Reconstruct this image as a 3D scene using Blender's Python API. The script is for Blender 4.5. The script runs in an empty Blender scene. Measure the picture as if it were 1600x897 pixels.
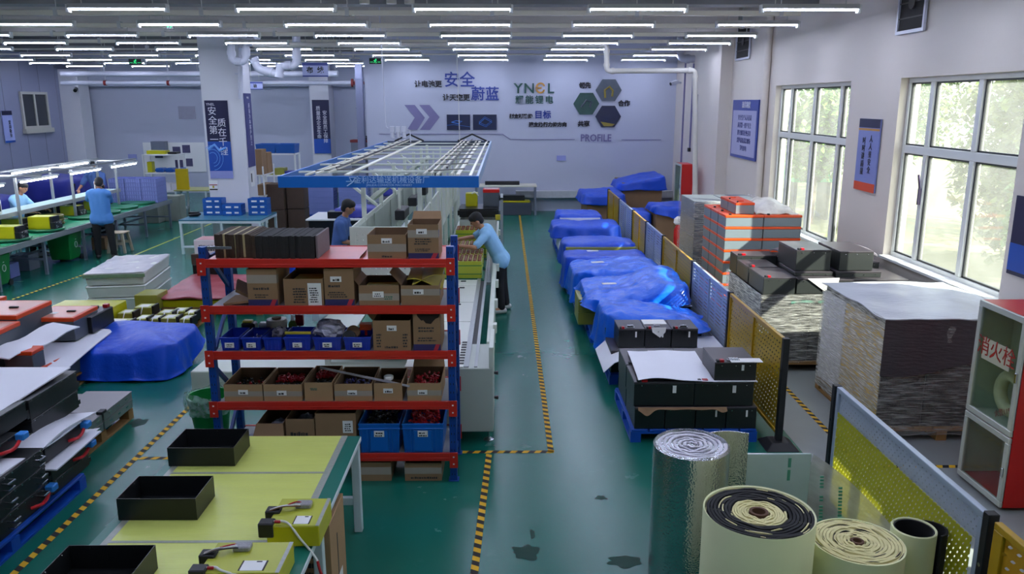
import bpy, bmesh, math, random
from mathutils import Vector, Matrix, noise as mnoise

# ------------------------------------------------------------------ camera, sky, sun, exposure
SC = bpy.context.scene
COL = SC.collection
F_PX = 1250.0; CAM_H = 3.2; PITCH = math.radians(13.0); YAW = math.radians(-0.45)
cam_d = bpy.data.cameras.new('camera'); cam = bpy.data.objects.new('camera', cam_d); COL.objects.link(cam)
cam_d.sensor_width = 36.0; cam_d.lens = F_PX / 1600.0 * 36.0; cam_d.clip_start = 0.05; cam_d.clip_end = 300
cam.location = (0, 0, CAM_H); cam.rotation_euler = (math.radians(90) - PITCH, 0, YAW)
SC.camera = cam
SC.view_settings.view_transform = 'Standard'; SC.view_settings.look = 'None'
SC.view_settings.gamma = 1.0; SC.view_settings.use_curve_mapping = False
SC.view_settings.exposure = 0.72
SC.cycles.max_bounces = 7; SC.cycles.diffuse_bounces = 4; SC.cycles.glossy_bounces = 3
SC.cycles.transparent_max_bounces = 24; SC.cycles.transmission_bounces = 4
SC.cycles.caustics_reflective = False; SC.cycles.caustics_refractive = False
SC.cycles.sample_clamp_indirect = 6.0
SC.cycles.use_denoising = True

SKY_STRENGTH = 0.6
SUN_STRENGTH = 13.0
LAMP_STRENGTH = 27.0
w = bpy.data.worlds.new('sky'); SC.world = w; w.use_nodes = True
nt = w.node_tree; bgn = nt.nodes['Background']
sky = nt.nodes.new('ShaderNodeTexSky'); sky.sky_type = 'NISHITA'; sky.sun_disc = False
sky.sun_elevation = math.radians(42); sky.sun_rotation = math.radians(130)
hz = nt.nodes.new('ShaderNodeMix'); hz.data_type = 'RGBA'; hz.inputs['Factor'].default_value = .6; hz.inputs['B'].default_value = (3.2, 3.0, 2.75, 1)
nt.links.new(sky.outputs['Color'], hz.inputs['A']); nt.links.new(hz.outputs['Result'], bgn.inputs['Color']); bgn.inputs['Strength'].default_value = SKY_STRENGTH
sun_d = bpy.data.lights.new('sun', 'SUN'); sun_o = bpy.data.objects.new('sun', sun_d); COL.objects.link(sun_o)
sun_d.energy = SUN_STRENGTH; sun_d.angle = math.radians(0.6); sun_d.color = (1.0, 0.93, 0.82)
SUN_DIR = Vector((-1.0, 0.62, -0.88)).normalized()      # the way the light travels
sun_o.rotation_euler = SUN_DIR.to_track_quat('-Z', 'Y').to_euler(); sun_o.location = (12, -4, 12)

# ------------------------------------------------------------------ where a photo pixel lies in the room
def _ray(x, y):
    a = (x - 800) / F_PX; b = -(y - 448.5) / F_PX
    fy = math.cos(PITCH) + b * math.sin(PITCH); fz = -math.sin(PITCH) + b * math.cos(PITCH)
    c, s = math.cos(YAW), math.sin(YAW)
    return Vector((a * c - fy * s, a * s + fy * c, fz))
def at_z(x, y, z=0.0):
    d = _ray(x, y); t = (z - CAM_H) / d.z; return Vector((d.x * t, d.y * t, z))
def at_y(x, y, Y):
    d = _ray(x, y); t = Y / d.y; return Vector((d.x * t, Y, CAM_H + d.z * t))
def at_x(x, y, X):
    d = _ray(x, y); t = X / d.x; return Vector((X, d.y * t, CAM_H + d.z * t))

# ------------------------------------------------------------------ materials
def lin(h):
    h = h.lstrip('#'); o = []
    for i in (0, 2, 4):
        c = int(h[i:i+2], 16) / 255; o.append(c / 12.92 if c <= .04045 else ((c + .055) / 1.055) ** 2.4)
    return (*o, 1.0)
MATS = {}
def mat(name, col, rough=.5, metal=0., var=.06, vscale=6., bump=0., bscale=40., spec=.5, col2=None, stretch=(1, 1, 1), coat=0.):
    if name in MATS: return MATS[name]
    m = bpy.data.materials.new(name); m.use_nodes = True; MATS[name] = m
    n = m.node_tree.nodes; l = m.node_tree.links; b = n['Principled BSDF']
    b.inputs['Roughness'].default_value = rough; b.inputs['Metallic'].default_value = metal
    b.inputs['Specular IOR Level'].default_value = spec; b.inputs['Coat Weight'].default_value = coat
    tc = n.new('ShaderNodeTexCoord'); mp = n.new('ShaderNodeMapping'); mp.inputs['Scale'].default_value = stretch
    l.new(tc.outputs['Object'], mp.inputs['Vector'])
    t = n.new('ShaderNodeTexNoise'); t.inputs['Scale'].default_value = vscale; t.inputs['Detail'].default_value = 4
    l.new(mp.outputs['Vector'], t.inputs['Vector'])
    mx = n.new('ShaderNodeMix'); mx.data_type = 'RGBA'; c = lin(col)
    if col2: c1, c2 = c, lin(col2)
    else:
        c1 = tuple(min(1, x * (1 + var)) for x in c[:3]) + (1,); c2 = tuple(x * (1 - var) for x in c[:3]) + (1,)
    mx.inputs['A'].default_value = c1; mx.inputs['B'].default_value = c2
    l.new(t.outputs['Fac'], mx.inputs['Factor']); l.new(mx.outputs['Result'], b.inputs['Base Color'])
    if bump:
        t2 = n.new('ShaderNodeTexNoise'); t2.inputs['Scale'].default_value = bscale; t2.inputs['Detail'].default_value = 3
        l.new(mp.outputs['Vector'], t2.inputs['Vector'])
        bp = n.new('ShaderNodeBump'); bp.inputs['Strength'].default_value = bump; bp.inputs['Distance'].default_value = .02
        l.new(t2.outputs['Fac'], bp.inputs['Height']); l.new(bp.outputs['Normal'], b.inputs['Normal'])
    return m
def emit(name, col, strength):
    if name in MATS: return MATS[name]
    m = bpy.data.materials.new(name); m.use_nodes = True; MATS[name] = m
    b = m.node_tree.nodes['Principled BSDF']; c = lin(col)
    b.inputs['Base Color'].default_value = c; b.inputs['Emission Color'].default_value = c
    b.inputs['Emission Strength'].default_value = strength
    return m

# ------------------------------------------------------------------ mesh builder
class MB:
    def __init__(s): s.v = []; s.f = []; s.m = []; s.X = Matrix.Identity(4); s.mi = 0
    def add(s, vs, fs, mi=None):
        o = len(s.v); s.v += [s.X @ Vector(v) for v in vs]
        for f in fs: s.f.append([i + o for i in f]); s.m.append(s.mi if mi is None else mi)
        return s
    def box(s, x0, x1, y0, y1, z0, z1, mi=None):
        vs = [(x, y, z) for z in (z0, z1) for y in (y0, y1) for x in (x0, x1)]
        return s.add(vs, [(0, 2, 3, 1), (4, 5, 7, 6), (0, 1, 5, 4), (2, 6, 7, 3), (0, 4, 6, 2), (1, 3, 7, 5)], mi)
    def cbox(s, cx, cy, cz, sx, sy, sz, mi=None):
        return s.box(cx - sx/2, cx + sx/2, cy - sy/2, cy + sy/2, cz - sz/2, cz + sz/2, mi)
    def beam(s, p0, p1, w, h, mi=None, up=(0, 0, 1)):
        p0 = Vector(p0); p1 = Vector(p1); d = (p1 - p0).normalized(); u = Vector(up)
        if abs(d.dot(u)) > .98: u = Vector((0, 1, 0))
        r = d.cross(u).normalized() * w / 2; u = r.cross(d).normalized() * h / 2
        vs = [p + a * r + b * u for p in (p0, p1) for a, b in ((-1, -1), (1, -1), (1, 1), (-1, 1))]
        return s.add(vs, [(3, 2, 1, 0), (4, 5, 6, 7), (0, 1, 5, 4), (1, 2, 6, 5), (2, 3, 7, 6), (3, 0, 4, 7)], mi)
    def tube(s, pts, r, seg=10, mi=None, caps=True, rs=None):
        pts = [Vector(p) for p in pts]; n = len(pts); vs = []; fs = []; prev = None
        for i, p in enumerate(pts):
            d = (pts[min(i+1, n-1)] - pts[max(i-1, 0)]).normalized()
            if prev is None:
                a = Vector((0, 0, 1)) if abs(d.z) < .9 else Vector((1, 0, 0)); u = d.cross(a).normalized()
            else: u = (prev - d * prev.dot(d)).normalized()
            prev = u; v = d.cross(u); rr = rs[i] if rs else r
            vs += [p + (u * math.cos(2*math.pi*k/seg) + v * math.sin(2*math.pi*k/seg)) * rr for k in range(seg)]
        for i in range(n - 1):
            for k in range(seg):
                k2 = (k + 1) % seg; fs.append((i*seg+k, i*seg+k2, (i+1)*seg+k2, (i+1)*seg+k))
        if caps: fs.append(tuple(range(seg - 1, -1, -1))); fs.append(tuple((n-1)*seg + k for k in range(seg)))
        return s.add(vs, fs, mi)
    def cyl(s, p0, p1, r, seg=16, mi=None, r1=None):
        return s.tube([p0, p1], r, seg, mi, True, [r, r if r1 is None else r1])
    def lathe(s, prof, seg=24, c=(0, 0, 0), mi=None):
        n = len(prof); vs = []; fs = []
        for r, z in prof:
            vs += [(c[0] + r*math.cos(2*math.pi*k/seg), c[1] + r*math.sin(2*math.pi*k/seg), c[2] + z) for k in range(seg)]
        for i in range(n - 1):
            for k in range(seg):
                k2 = (k+1) % seg; fs.append((i*seg+k, i*seg+k2, (i+1)*seg+k2, (i+1)*seg+k))
        fs.append(tuple(range(seg-1, -1, -1))); fs.append(tuple((n-1)*seg + k for k in range(seg)))
        return s.add(vs, fs, mi)
    def prism(s, poly, d, mi=None):           # poly: 3D points of one face, d: extrusion vector
        n = len(poly); d = Vector(d); vs = [Vector(p) for p in poly] + [Vector(p) + d for p in poly]
        fs = [tuple(range(n-1, -1, -1)), tuple(range(n, 2*n))] + [(i, (i+1) % n, n + (i+1) % n, n + i) for i in range(n)]
        return s.add(vs, fs, mi)
    def grid(s, fn, nu, nv, mi=None, thick=0.0):
        vs = [Vector(fn(i/nu, j/nv)) for j in range(nv+1) for i in range(nu+1)]; W = nu + 1
        fs = [(j*W+i, j*W+i+1, (j+1)*W+i+1, (j+1)*W+i) for j in range(nv) for i in range(nu)]
        if thick:
            k = len(vs); vs += [v - Vector((0, 0, thick)) for v in vs]
            fs += [(d+k, c+k, b+k, a+k) for a, b, c, d in fs]
            rim = [i for i in range(W)] + [j*W+nu for j in range(1, nv+1)] + [nv*W+i for i in range(nu-1, -1, -1)] + [j*W for j in range(nv-1, 0, -1)]
            for a, b in zip(rim, rim[1:] + rim[:1]): fs.append((b, a, a+k, b+k))
        return s.add(vs, fs, mi)
    def tray(s, x0, x1, y0, y1, z0, z1, t, mi=None, mi_in=None, flare=0.0, fl=None):   # open-topped box with wall thickness t
        fl = flare; o = [(x0, y0), (x1, y0), (x1, y1), (x0, y1)]
        O1 = [(x0-fl, y0-fl), (x1+fl, y0-fl), (x1+fl, y1+fl), (x0-fl, y1+fl)]
        I0 = [(x0+t, y0+t), (x1-t, y0+t), (x1-t, y1-t), (x0+t, y1-t)]
        I1 = [(x0+t-fl, y0+t-fl), (x1-t+fl, y0+t-fl), (x1-t+fl, y1-t+fl), (x0+t-fl, y1-t+fl)]
        vs = [(*p, z0) for p in o] + [(*p, z1) for p in O1] + [(*p, z1) for p in I1] + [(*p, z0+t) for p in I0]
        s.add(vs, [(3, 2, 1, 0)] + [(i, (i+1) % 4, 4+(i+1) % 4, 4+i) for i in range(4)] + [(4+i, 4+(i+1) % 4, 8+(i+1) % 4, 8+i) for i in range(4)], mi)
        o2 = len(s.v) - 16
        for f in [(8+i, 8+(i+1) % 4, 12+(i+1) % 4, 12+i) for i in range(4)] + [(12, 13, 14, 15)]:
            s.f.append([q + o2 for q in f]); s.m.append((s.mi if mi is None else mi) if mi_in is None else mi_in)
        return s
    def build(s, name, mats, parent=None, bevel=0.0, smooth=False, seg=1, loc=None, ang=.6):
        me = bpy.data.meshes.new(name)
        me.from_pydata([tuple(v) for v in s.v], [], s.f)
        if not isinstance(mats, (list, tuple)): mats = [mats]
        for m in mats: me.materials.append(m)
        me.polygons.foreach_set('material_index', s.m); me.update()
        if bevel:
            bm = bmesh.new(); bm.from_mesh(me)
            es = [e for e in bm.edges if len(e.link_faces) == 2 and e.calc_face_angle(0) > .5]
            bmesh.ops.bevel(bm, geom=es, offset=bevel, segments=seg, affect='EDGES', clamp_overlap=True)
            bm.to_mesh(me); bm.free()
        if smooth:
            me.polygons.foreach_set('use_smooth', [True] * len(me.polygons)); me.set_sharp_from_angle(angle=ang)
        o = bpy.data.objects.new(name, me); COL.objects.link(o)
        if parent: o.parent = parent
        if loc: o.location = loc
        return o

def thing(name, label, cat, loc=(0, 0, 0), rz=0.0, group=None):
    o = bpy.data.objects.new(name, None); COL.objects.link(o); o.empty_display_size = .1
    o.location = loc; o.rotation_euler = (0, 0, rz); o['label'] = label; o['category'] = cat
    if group: o['group'] = group
    return o
def tag(o, label, cat, group=None):
    o['label'] = label; o['category'] = cat
    if group: o['group'] = group
    return o
def struct(o): o['kind'] = 'structure'; return o
def dup(root, loc, rz=None, label=None, group=None, parent=None):
    c = root.copy(); COL.objects.link(c)
    if parent is not None: c.parent = parent
    if loc is not None: c.location = loc
    if rz is not None: c.rotation_euler = (0, 0, rz)
    if label: c['label'] = label
    if group: c['group'] = group
    for ch in root.children: dup(ch, None, parent=c)
    return c
def text(s, size, m, parent, loc, rot=(math.pi/2, 0, 0), name='lettering', ext=.002, align='CENTER', sx=1.0, lh=1.0, bold=0.0):
    c = bpy.data.curves.new(name, 'FONT'); c.body = s; c.size = size; c.extrude = ext; c.align_x = align; c.align_y = 'CENTER'
    c.space_line = lh; c.offset = bold; c.resolution_u = 2
    o = bpy.data.objects.new(name, c); COL.objects.link(o)
    bpy.context.view_layer.update()
    me = bpy.data.meshes.new_from_object(o.evaluated_get(bpy.context.evaluated_depsgraph_get()))
    COL.objects.unlink(o); bpy.data.objects.remove(o); bpy.data.curves.remove(c)
    me.materials.clear(); me.materials.append(m)
    t = bpy.data.objects.new(name, me); COL.objects.link(t); t.parent = parent; t.location = loc; t.rotation_euler = rot; t.scale = (sx, 1, 1)
    return t
def ordinal(i): return ('first', 'second', 'third', 'fourth', 'fifth', 'sixth', 'seventh', 'eighth', 'ninth', 'tenth', 'eleventh', 'twelfth')[i]
# ------------------------------------------------------------------ the room
m_wall = mat('wall_paint', '#d6d6dc', .6, var=.03, vscale=1.2, bump=.05, bscale=30)
m_wallr = mat('wall_paint_warm', '#d9d0c6', .6, var=.03, vscale=1.2, bump=.05, bscale=30)
m_walll = mat('wall_paint_lavender', '#b6bacb', .6, var=.03, vscale=1.2, bump=.05, bscale=30)
m_wallp = mat('wall_panel', '#8a8ea8', .4, var=.03, vscale=.8)
m_ceil = mat('ceiling_paint', '#7a7a7b', .8, var=.08, vscale=.7)
m_white = mat('white_metal', '#e4e6e4', .35, var=.02)
m_cream = mat('cream_metal', '#e6e1cf', .4, var=.05, vscale=2)
m_upvc = mat('window_frame_white', '#dcdedb', .35, var=.03)
m_dark = mat('dark_rubber', '#15161a', .5, var=.1)
m_black = mat('black_powder_coat', '#17191b', .38, var=.12, vscale=10, bump=.05, bscale=300)
m_gasket = mat('window_gasket', '#2a2d30', .5)

def floor_mat():
    m = bpy.data.materials.new('floor_epoxy'); m.use_nodes = True
    n = m.node_tree.nodes; l = m.node_tree.links; b = n['Principled BSDF']
    tc = n.new('ShaderNodeTexCoord')
    def noise(sc, det, rough=.5, st=(1, 1, 1)):
        mp = n.new('ShaderNodeMapping'); mp.inputs['Scale'].default_value = st; l.new(tc.outputs['Object'], mp.inputs['Vector'])
        t = n.new('ShaderNodeTexNoise'); t.inputs['Scale'].default_value = sc; t.inputs['Detail'].default_value = det; t.inputs['Roughness'].default_value = rough
        l.new(mp.outputs['Vector'], t.inputs['Vector']); return t.outputs['Fac']
    def ramp(src, a, b_):
        r = n.new('ShaderNodeValToRGB'); r.color_ramp.elements[0].position = a; r.color_ramp.elements[1].position = b_
        l.new(src, r.inputs['Fac']); return r.outputs['Color']
    def mix(f, a, b_):
        x = n.new('ShaderNodeMix'); x.data_type = 'RGBA'
        if isinstance(f, float): x.inputs['Factor'].default_value = f
        else: l.new(f, x.inputs['Factor'])
        for k, v in (('A', a), ('B', b_)):
            if isinstance(v, tuple): x.inputs[k].default_value = v
            else: l.new(v, x.inputs[k])
        return x.outputs['Result']
    c = mix(noise(.7, 5), lin('#135f50'), lin('#176a5b'))
    c = mix(ramp(noise(3, 8, .7), .6, 1.0), c, lin('#38786a'))       # scuffed patches
    c = mix(ramp(noise(26, 6, .75), .75, .8), c, lin('#6f9c90'))     # small scratches and chips
    c = mix(ramp(noise(4, 10, .8, (9, .7, 1)), .76, .95), c, lin('#5d9386'))
    l.new(c, b.inputs['Base Color'])
    rr = n.new('ShaderNodeMapRange'); rr.inputs['To Min'].default_value = .2; rr.inputs['To Max'].default_value = .31
    l.new(noise(2.2, 6, .6), rr.inputs['Value']); l.new(rr.outputs['Result'], b.inputs['Roughness'])
    bp = n.new('ShaderNodeBump'); bp.inputs['Strength'].default_value = .03; bp.inputs['Distance'].default_value = .02
    l.new(noise(7, 3), bp.inputs['Height']); l.new(bp.outputs['Normal'], b.inputs['Normal'])
    return m
m_floor = floor_mat()
m_floorg = mat('floor_grey_epoxy', '#8a908f', .3, var=.12, vscale=2)
fb = MB(); fb.box(-16, 2.78, -4, 30, -.1, 0, 0); fb.box(2.78, 5.6, -4, 30, -.1, 0, 1)
struct(fb.build('floor', [m_floor, m_floorg]))
struct(MB().box(-16, 5.6, -4, 30, 5.3, 5.4).build('ceiling', m_ceil))
# ceiling beams and downstands
for i, Y in enumerate((13.6, 19.6, 25.6)):
    struct(MB().box(-15.4, 5.0, Y - .2, Y + .2, 4.72, 5.3).build('trim_%d' % (i + 1), m_ceil))
struct(MB().box(-15.4, 4.75, 17.1, 17.5, 4.6, 5.3).build('trim_4', mat('beam_paint', '#c9c3bd', .7)))

RX = 5.0
WIN = [(7.85, 10.4, 1.22, 3.5), (11.9, 15.2, 1.0, 3.5), (3.3, 4.3, 1.3, 2.85), (-2.8, .4, 1.2, 3.5)]     # openings in the right wall, the last one added for sky light
wb = MB(); ys = sorted(WIN); y = -4
for (a, b_, z0, z1) in ys:
    wb.box(RX, RX + .26, y, a, 0, 5.3); wb.box(RX, RX + .26, a, b_, 0, z0); wb.box(RX, RX + .26, a, b_, z1, 5.3); y = b_
wb.box(RX, RX + .26, y, 24.4, 0, 5.3)
wb.box(4.74, RX, 18.2, 20.2, 0, 5.3)                                # shallow pier at the far end
struct(wb.build('wall_right', m_wallr))
# front-facing end wall with its low skirting ledge, the return beside it, the far hall and left partition
struct(MB().box(-3.9, RX + .26, 24.1, 24.35, 0, 5.3).build('wall_back', m_walll))
struct(MB().box(-4.1, -3.9, 24.1, 29.2, 0, 5.3).build('wall_return', m_walll))
struct(MB().box(-15.4, -4.0, 29.2, 29.45, 0, 5.3).box(-15.4, -4.0, 28.9, 29.2, 3.75, 5.3).build('wall_far', m_walll))
lw = MB(); lw.box(-15.45, -15.2, -4, 29.4, 0, 5.3)
for k in range(28): lw.box(-15.2, -15.19, 2 + k - .008, 2 + k + .008, .1, 4.6, 1)
struct(lw.build('wall_left', [m_wallp, mat('panel_joint', '#8a8c9c', .5)]))
struct(MB().box(-16, 5.6, -4.2, -4, 0, 5.3).build('wall_rear', m_wall))
struct(MB().box(-15.2, -14.55, 28.2, 28.9, 0, 4.3).build('trim_5', m_wall))          # corner pier
struct(MB().box(-6.75, -6.1, 28.4, 29.2, 0, 4.6).build('trim_6', m_wall))           # pier with the dark banner
struct(MB().box(.3, 4.99, 23.85, 24.1, .42, .62).build('baseboard_back', mat('skirting', '#b9bcc0', .5, var=.15, vscale=9)))

# ------------------------------------------------------------------ windows
def glass_mat():
    m = bpy.data.materials.new('hazy_glass'); m.use_nodes = True
    n = m.node_tree.nodes; l = m.node_tree.links; n.remove(n['Principled BSDF'])
    tr = n.new('ShaderNodeBsdfTransparent'); tr.inputs['Color'].default_value = (.93, .97, .95, 1)
    gl = n.new('ShaderNodeBsdfGlossy'); gl.inputs['Roughness'].default_value = .04
    tl = n.new('ShaderNodeBsdfTranslucent'); tl.inputs['Color'].default_value = (.9, .95, .93, 1)
    tc = n.new('ShaderNodeTexCoord'); ns = n.new('ShaderNodeTexNoise'); ns.inputs['Scale'].default_value = 2.2; ns.inputs['Detail'].default_value = 6
    l.new(tc.outputs['Object'], ns.inputs['Vector'])
    mr = n.new('ShaderNodeMapRange'); mr.inputs['To Min'].default_value = .03; mr.inputs['To Max'].default_value = .11; l.new(ns.outputs['Fac'], mr.inputs['Value'])  # translucent share puts the pale haze of the overexposed outdoors into the panes
    m1 = n.new('ShaderNodeMixShader'); l.new(mr.outputs['Result'], m1.inputs[0]); l.new(tr.outputs[0], m1.inputs[1]); l.new(tl.outputs[0], m1.inputs[2])
    m2 = n.new('ShaderNodeMixShader'); m2.inputs[0].default_value = .06; l.new(m1.outputs[0], m2.inputs[1]); l.new(gl.outputs[0], m2.inputs[2])
    l.new(m2.outputs[0], n['Material Output'].inputs['Surface']); return m
m_glass = glass_mat()
def window(name, y0, y1, z0, z1, splits, ztr):
    r = bpy.data.objects.new(name, None); COL.objects.link(r); r.location = (RX + .14, y0, z0); struct(r)
    W, H = y1 - y0, z1 - z0; zt = ztr - z0; f = MB()
    f.box(-.04, .04, 0, W, 0, .06); f.box(-.04, .04, 0, W, H - .06, H); f.box(-.04, .04, 0, .06, .06, H - .06); f.box(-.04, .04, W - .06, W, .06, H - .06)
    f.box(-.04, .04, .06, W - .06, zt - .05, zt + .05)
    xs = [0] + [s for s in splits] + [W]
    for s in splits: f.box(-.045, .045, s - .045, s + .045, .06, zt - .05); f.box(-.045, .045, s - .045, s + .045, zt + .05, H - .06)
    f.build('window_frame', m_upvc, r, bevel=.006)
    for a, b_ in zip(xs[:-1], xs[1:]):
        for za, zb in ((.06, zt - .05), (zt + .05, H - .06)):
            ya, yb = a + .05, b_ - .05; g = MB()
            for q in ((ya, ya + .025, za, zb), (yb - .025, yb, za, zb), (ya, yb, za, za + .02), (ya, yb, zb - .02, zb)): g.box(-.02, .02, *q)
            s = g.build('gasket', m_gasket, r)
            MB().box(-.004, .004, ya + .02, yb - .02, za + .015, zb - .015).build('pane', m_glass, r)
    MB().box(-.2, -.02, 0.01, W - .01, -.02, .015).build('window_sill', m_upvc, r, bevel=.005)
    return r
bw = window("window_1", 7.85, 10.4, 1.22, 3.5, (.95, 1.95), 2.62)
h = MB(); h.box(-.07, -.045, 1.93, 1.97, .75, .95); h.beam((-.06, 1.95, .95), (-.11, 1.91, 1.12), .02, .02); h.build('window_handle', mat('handle_purple', '#5a4d6a', .4), bw)
window('window_2', 11.9, 15.2, 1.0, 3.5, (.55, 1.62, 2.72), 2.62)
window('window_added', -2.8, .4, 1.2, 3.5, (.55, 1.6, 2.65), 2.62)  # unseen, added behind the camera to let in more sky light
window('window_3', 3.3, 4.3, 1.3, 2.85, (.5,), 2.3)

# ------------------------------------------------------------------ tube lamps and rails below the ceiling
m_tube = emit('lit_tube', '#d9e2ff', LAMP_STRENGTH)
m_hood = mat('lamp_hood', '#c9cac6', .45, var=.04)
lamp0 = None
LROWS = [10.71, 12.8, 14.84, 16.7, 18.6, 21.0, 23.2]; LCOLS = [3.85 - 2.2 * k for k in range(9)]
def make_lamp():
    t = thing('tube_light', '', 'ceiling light')
    b = MB(); b.prism([(-.62, -.055, .0), (-.62, .055, .0), (-.62, .03, .06), (-.62, -.03, .06)], (1.24, 0, 0)); b.build('housing', m_hood, t, bevel=.004)
    for q in (-.645, .6): MB().box(q, q + .045, -.035, .035, -.05, .05).build('end_cap', m_white, t, bevel=.004)
    MB().box(-.6, .6, -.045, .045, -.016, -.004).build('tube', m_tube, t, bevel=.004)
    for q in (-.45, .45): MB().cyl((q, 0, .055), (q, 0, .126), .008, 8).build('hanger', m_hood, t)
    return t
lamp0 = make_lamp(); first = True
for r, Y in enumerate([2.2, 4.3, 6.4, 8.5] + LROWS + [25.2, 27.2]):
    for c, X in enumerate(LCOLS):
        if r >= 11 and X > -4.5: continue
        if abs(X) > .64 * Y + 2.2: continue
        if r < 4: lab = 'tube batten in the unseen %s row overhead, %s from the right wall' % (ordinal(r), ordinal(c))
        else: lab = 'lit white tube batten, %s row from the front, %s from the right wall' % (ordinal(r - 4), ordinal(c))
        Xj = X + random.Random(r * 31 + c).uniform(-.04, .04)
        if first: lamp0.location = (Xj, Y, 4.36); lamp0['label'] = lab; lamp0['group'] = 'tube lights'; first = False
        else: dup(lamp0, (Xj, Y, 4.36), label=lab, group='tube lights')
for r, Y in enumerate(LROWS + [25.2, 27.2]):
    b = MB(); b.box(-9 - r if r < 6 else -15, 4.5 if r < 7 else -4.4, Y - .04, Y + .04, 4.485, 4.56 if r < 5 else 4.52)
    t = tag(b.build('lighting_rail', m_cream, bevel=.006), 'cream trunking rail carrying the %s row of tube lights from the front' % ordinal(r), 'rail', 'lighting rails')
    for k in range(8):
        x = (4.2 if r < 7 else -4.6) - 2.2 * k; q = MB(); q.cyl((x, Y, 4.55), (x, Y, 5.3), .007, 6); q.box(x - .03, x + .03, Y - .05, Y + .05, 4.475, 4.59)
        if x > -14.9: q.build('hanger', m_hood, t)
# ------------------------------------------------------------------ pallet rack with its cartons and bins
m_blue = mat('rack_blue', '#0d3f8f', .4, var=.08, vscale=8)
m_red = mat('rack_red', '#c5281c', .38, var=.06, vscale=5)
m_hole = mat('slot_dark', '#0a0d16', .7)
m_card = mat('cardboard', '#8d6f50', .8, var=.1, vscale=9, bump=.03, bscale=60)
m_card2 = mat('cardboard_light', '#a5845f', .8, var=.1, vscale=7, bump=.03, bscale=60)
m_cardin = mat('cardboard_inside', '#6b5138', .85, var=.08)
m_tape = mat('packing_tape', '#a2978a', .2, var=.06, vscale=20, spec=.7)
m_paper = mat('label_paper', '#e6e6e4', .6, var=.02)
m_ink = mat('print_ink', '#33302f', .7)
m_inkb = mat('print_blue_band', '#2b2a5c', .6, var=.06)
m_inkr = mat('print_red_slash', '#b03040', .6)
m_grn = mat('print_pen_green', '#3c6a58', .7)
RY = 6.39; RZ = (1.96, 1.57, 1.18, .735, .265)
rack = thing('storage_rack', 'blue and red steel storage rack filled with cartons and bins', 'shelf rack', (0, RY, 0))
def upright(x, y, top):
    b = MB(); b.box(x - .03, x + .03, y, y + .06, 0, top, 0)
    zz = .05
    while zz < top - .04:
        for dx in (-.012, .012): b.box(x + dx - .004, x + dx + .004, y - .0012, y + .001, zz, zz + .022, 1)
        zz += .075
    b.box(x - .045, x + .045, y - .015, y + .075, 0, .006, 0)
    return b
for x in (-2.46, -.455):
    for y in (0, .54): upright(x, y, 2.06).build('upright', [m_blue, m_hole], rack, bevel=.004)
    b = MB()
    zs = (.12, .62, 1.12, 1.62)
    for k, z in enumerate(zs):
        y0, y1 = (.06, .54) if k % 2 == 0 else (.54, .06)
        b.beam((x, y0, z), (x, y1, z + .4), .025, .035)
    for z in (.12, 1.95): b.beam((x, .05, z), (x, .55, z), .025, .035)
    b.build('brace', m_blue, rack)
for z in RZ:
    for y in (-.03, .59):
        b = MB(); b.prism([(-2.43, y, z - .065), (-2.43, y + .035, z - .065), (-2.43, y + .035, z - .005), (-2.43, y + .022, z + .005), (-2.43, y, z + .005)], (1.945, 0, 0))
        b.box(-2.43, -.485, y - .003, y, z - .045, z - .035)
        for xx in (-2.465, -.45): b.box(xx - .035, xx + .035, y - .004, y + .004, z - .13, z + .012, 0); [b.box(xx - .008, xx + .008, y - .007, y, z - q, z - q + .014, 1) for q in (.035, .1)]
        b.build('beam', [m_red, m_white], rack, bevel=.003)
m_deckp = mat('shelf_board_red_film', '#c65f56', .3, var=.2, vscale=5)
for i, z in enumerate(RZ):
    MB().box(-2.42, -.49, .008, .588, z - .03, z).build('shelf_board', m_deckp if i == 0 else mat('shelf_board', '#8d8f91', .5), rack)

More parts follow.
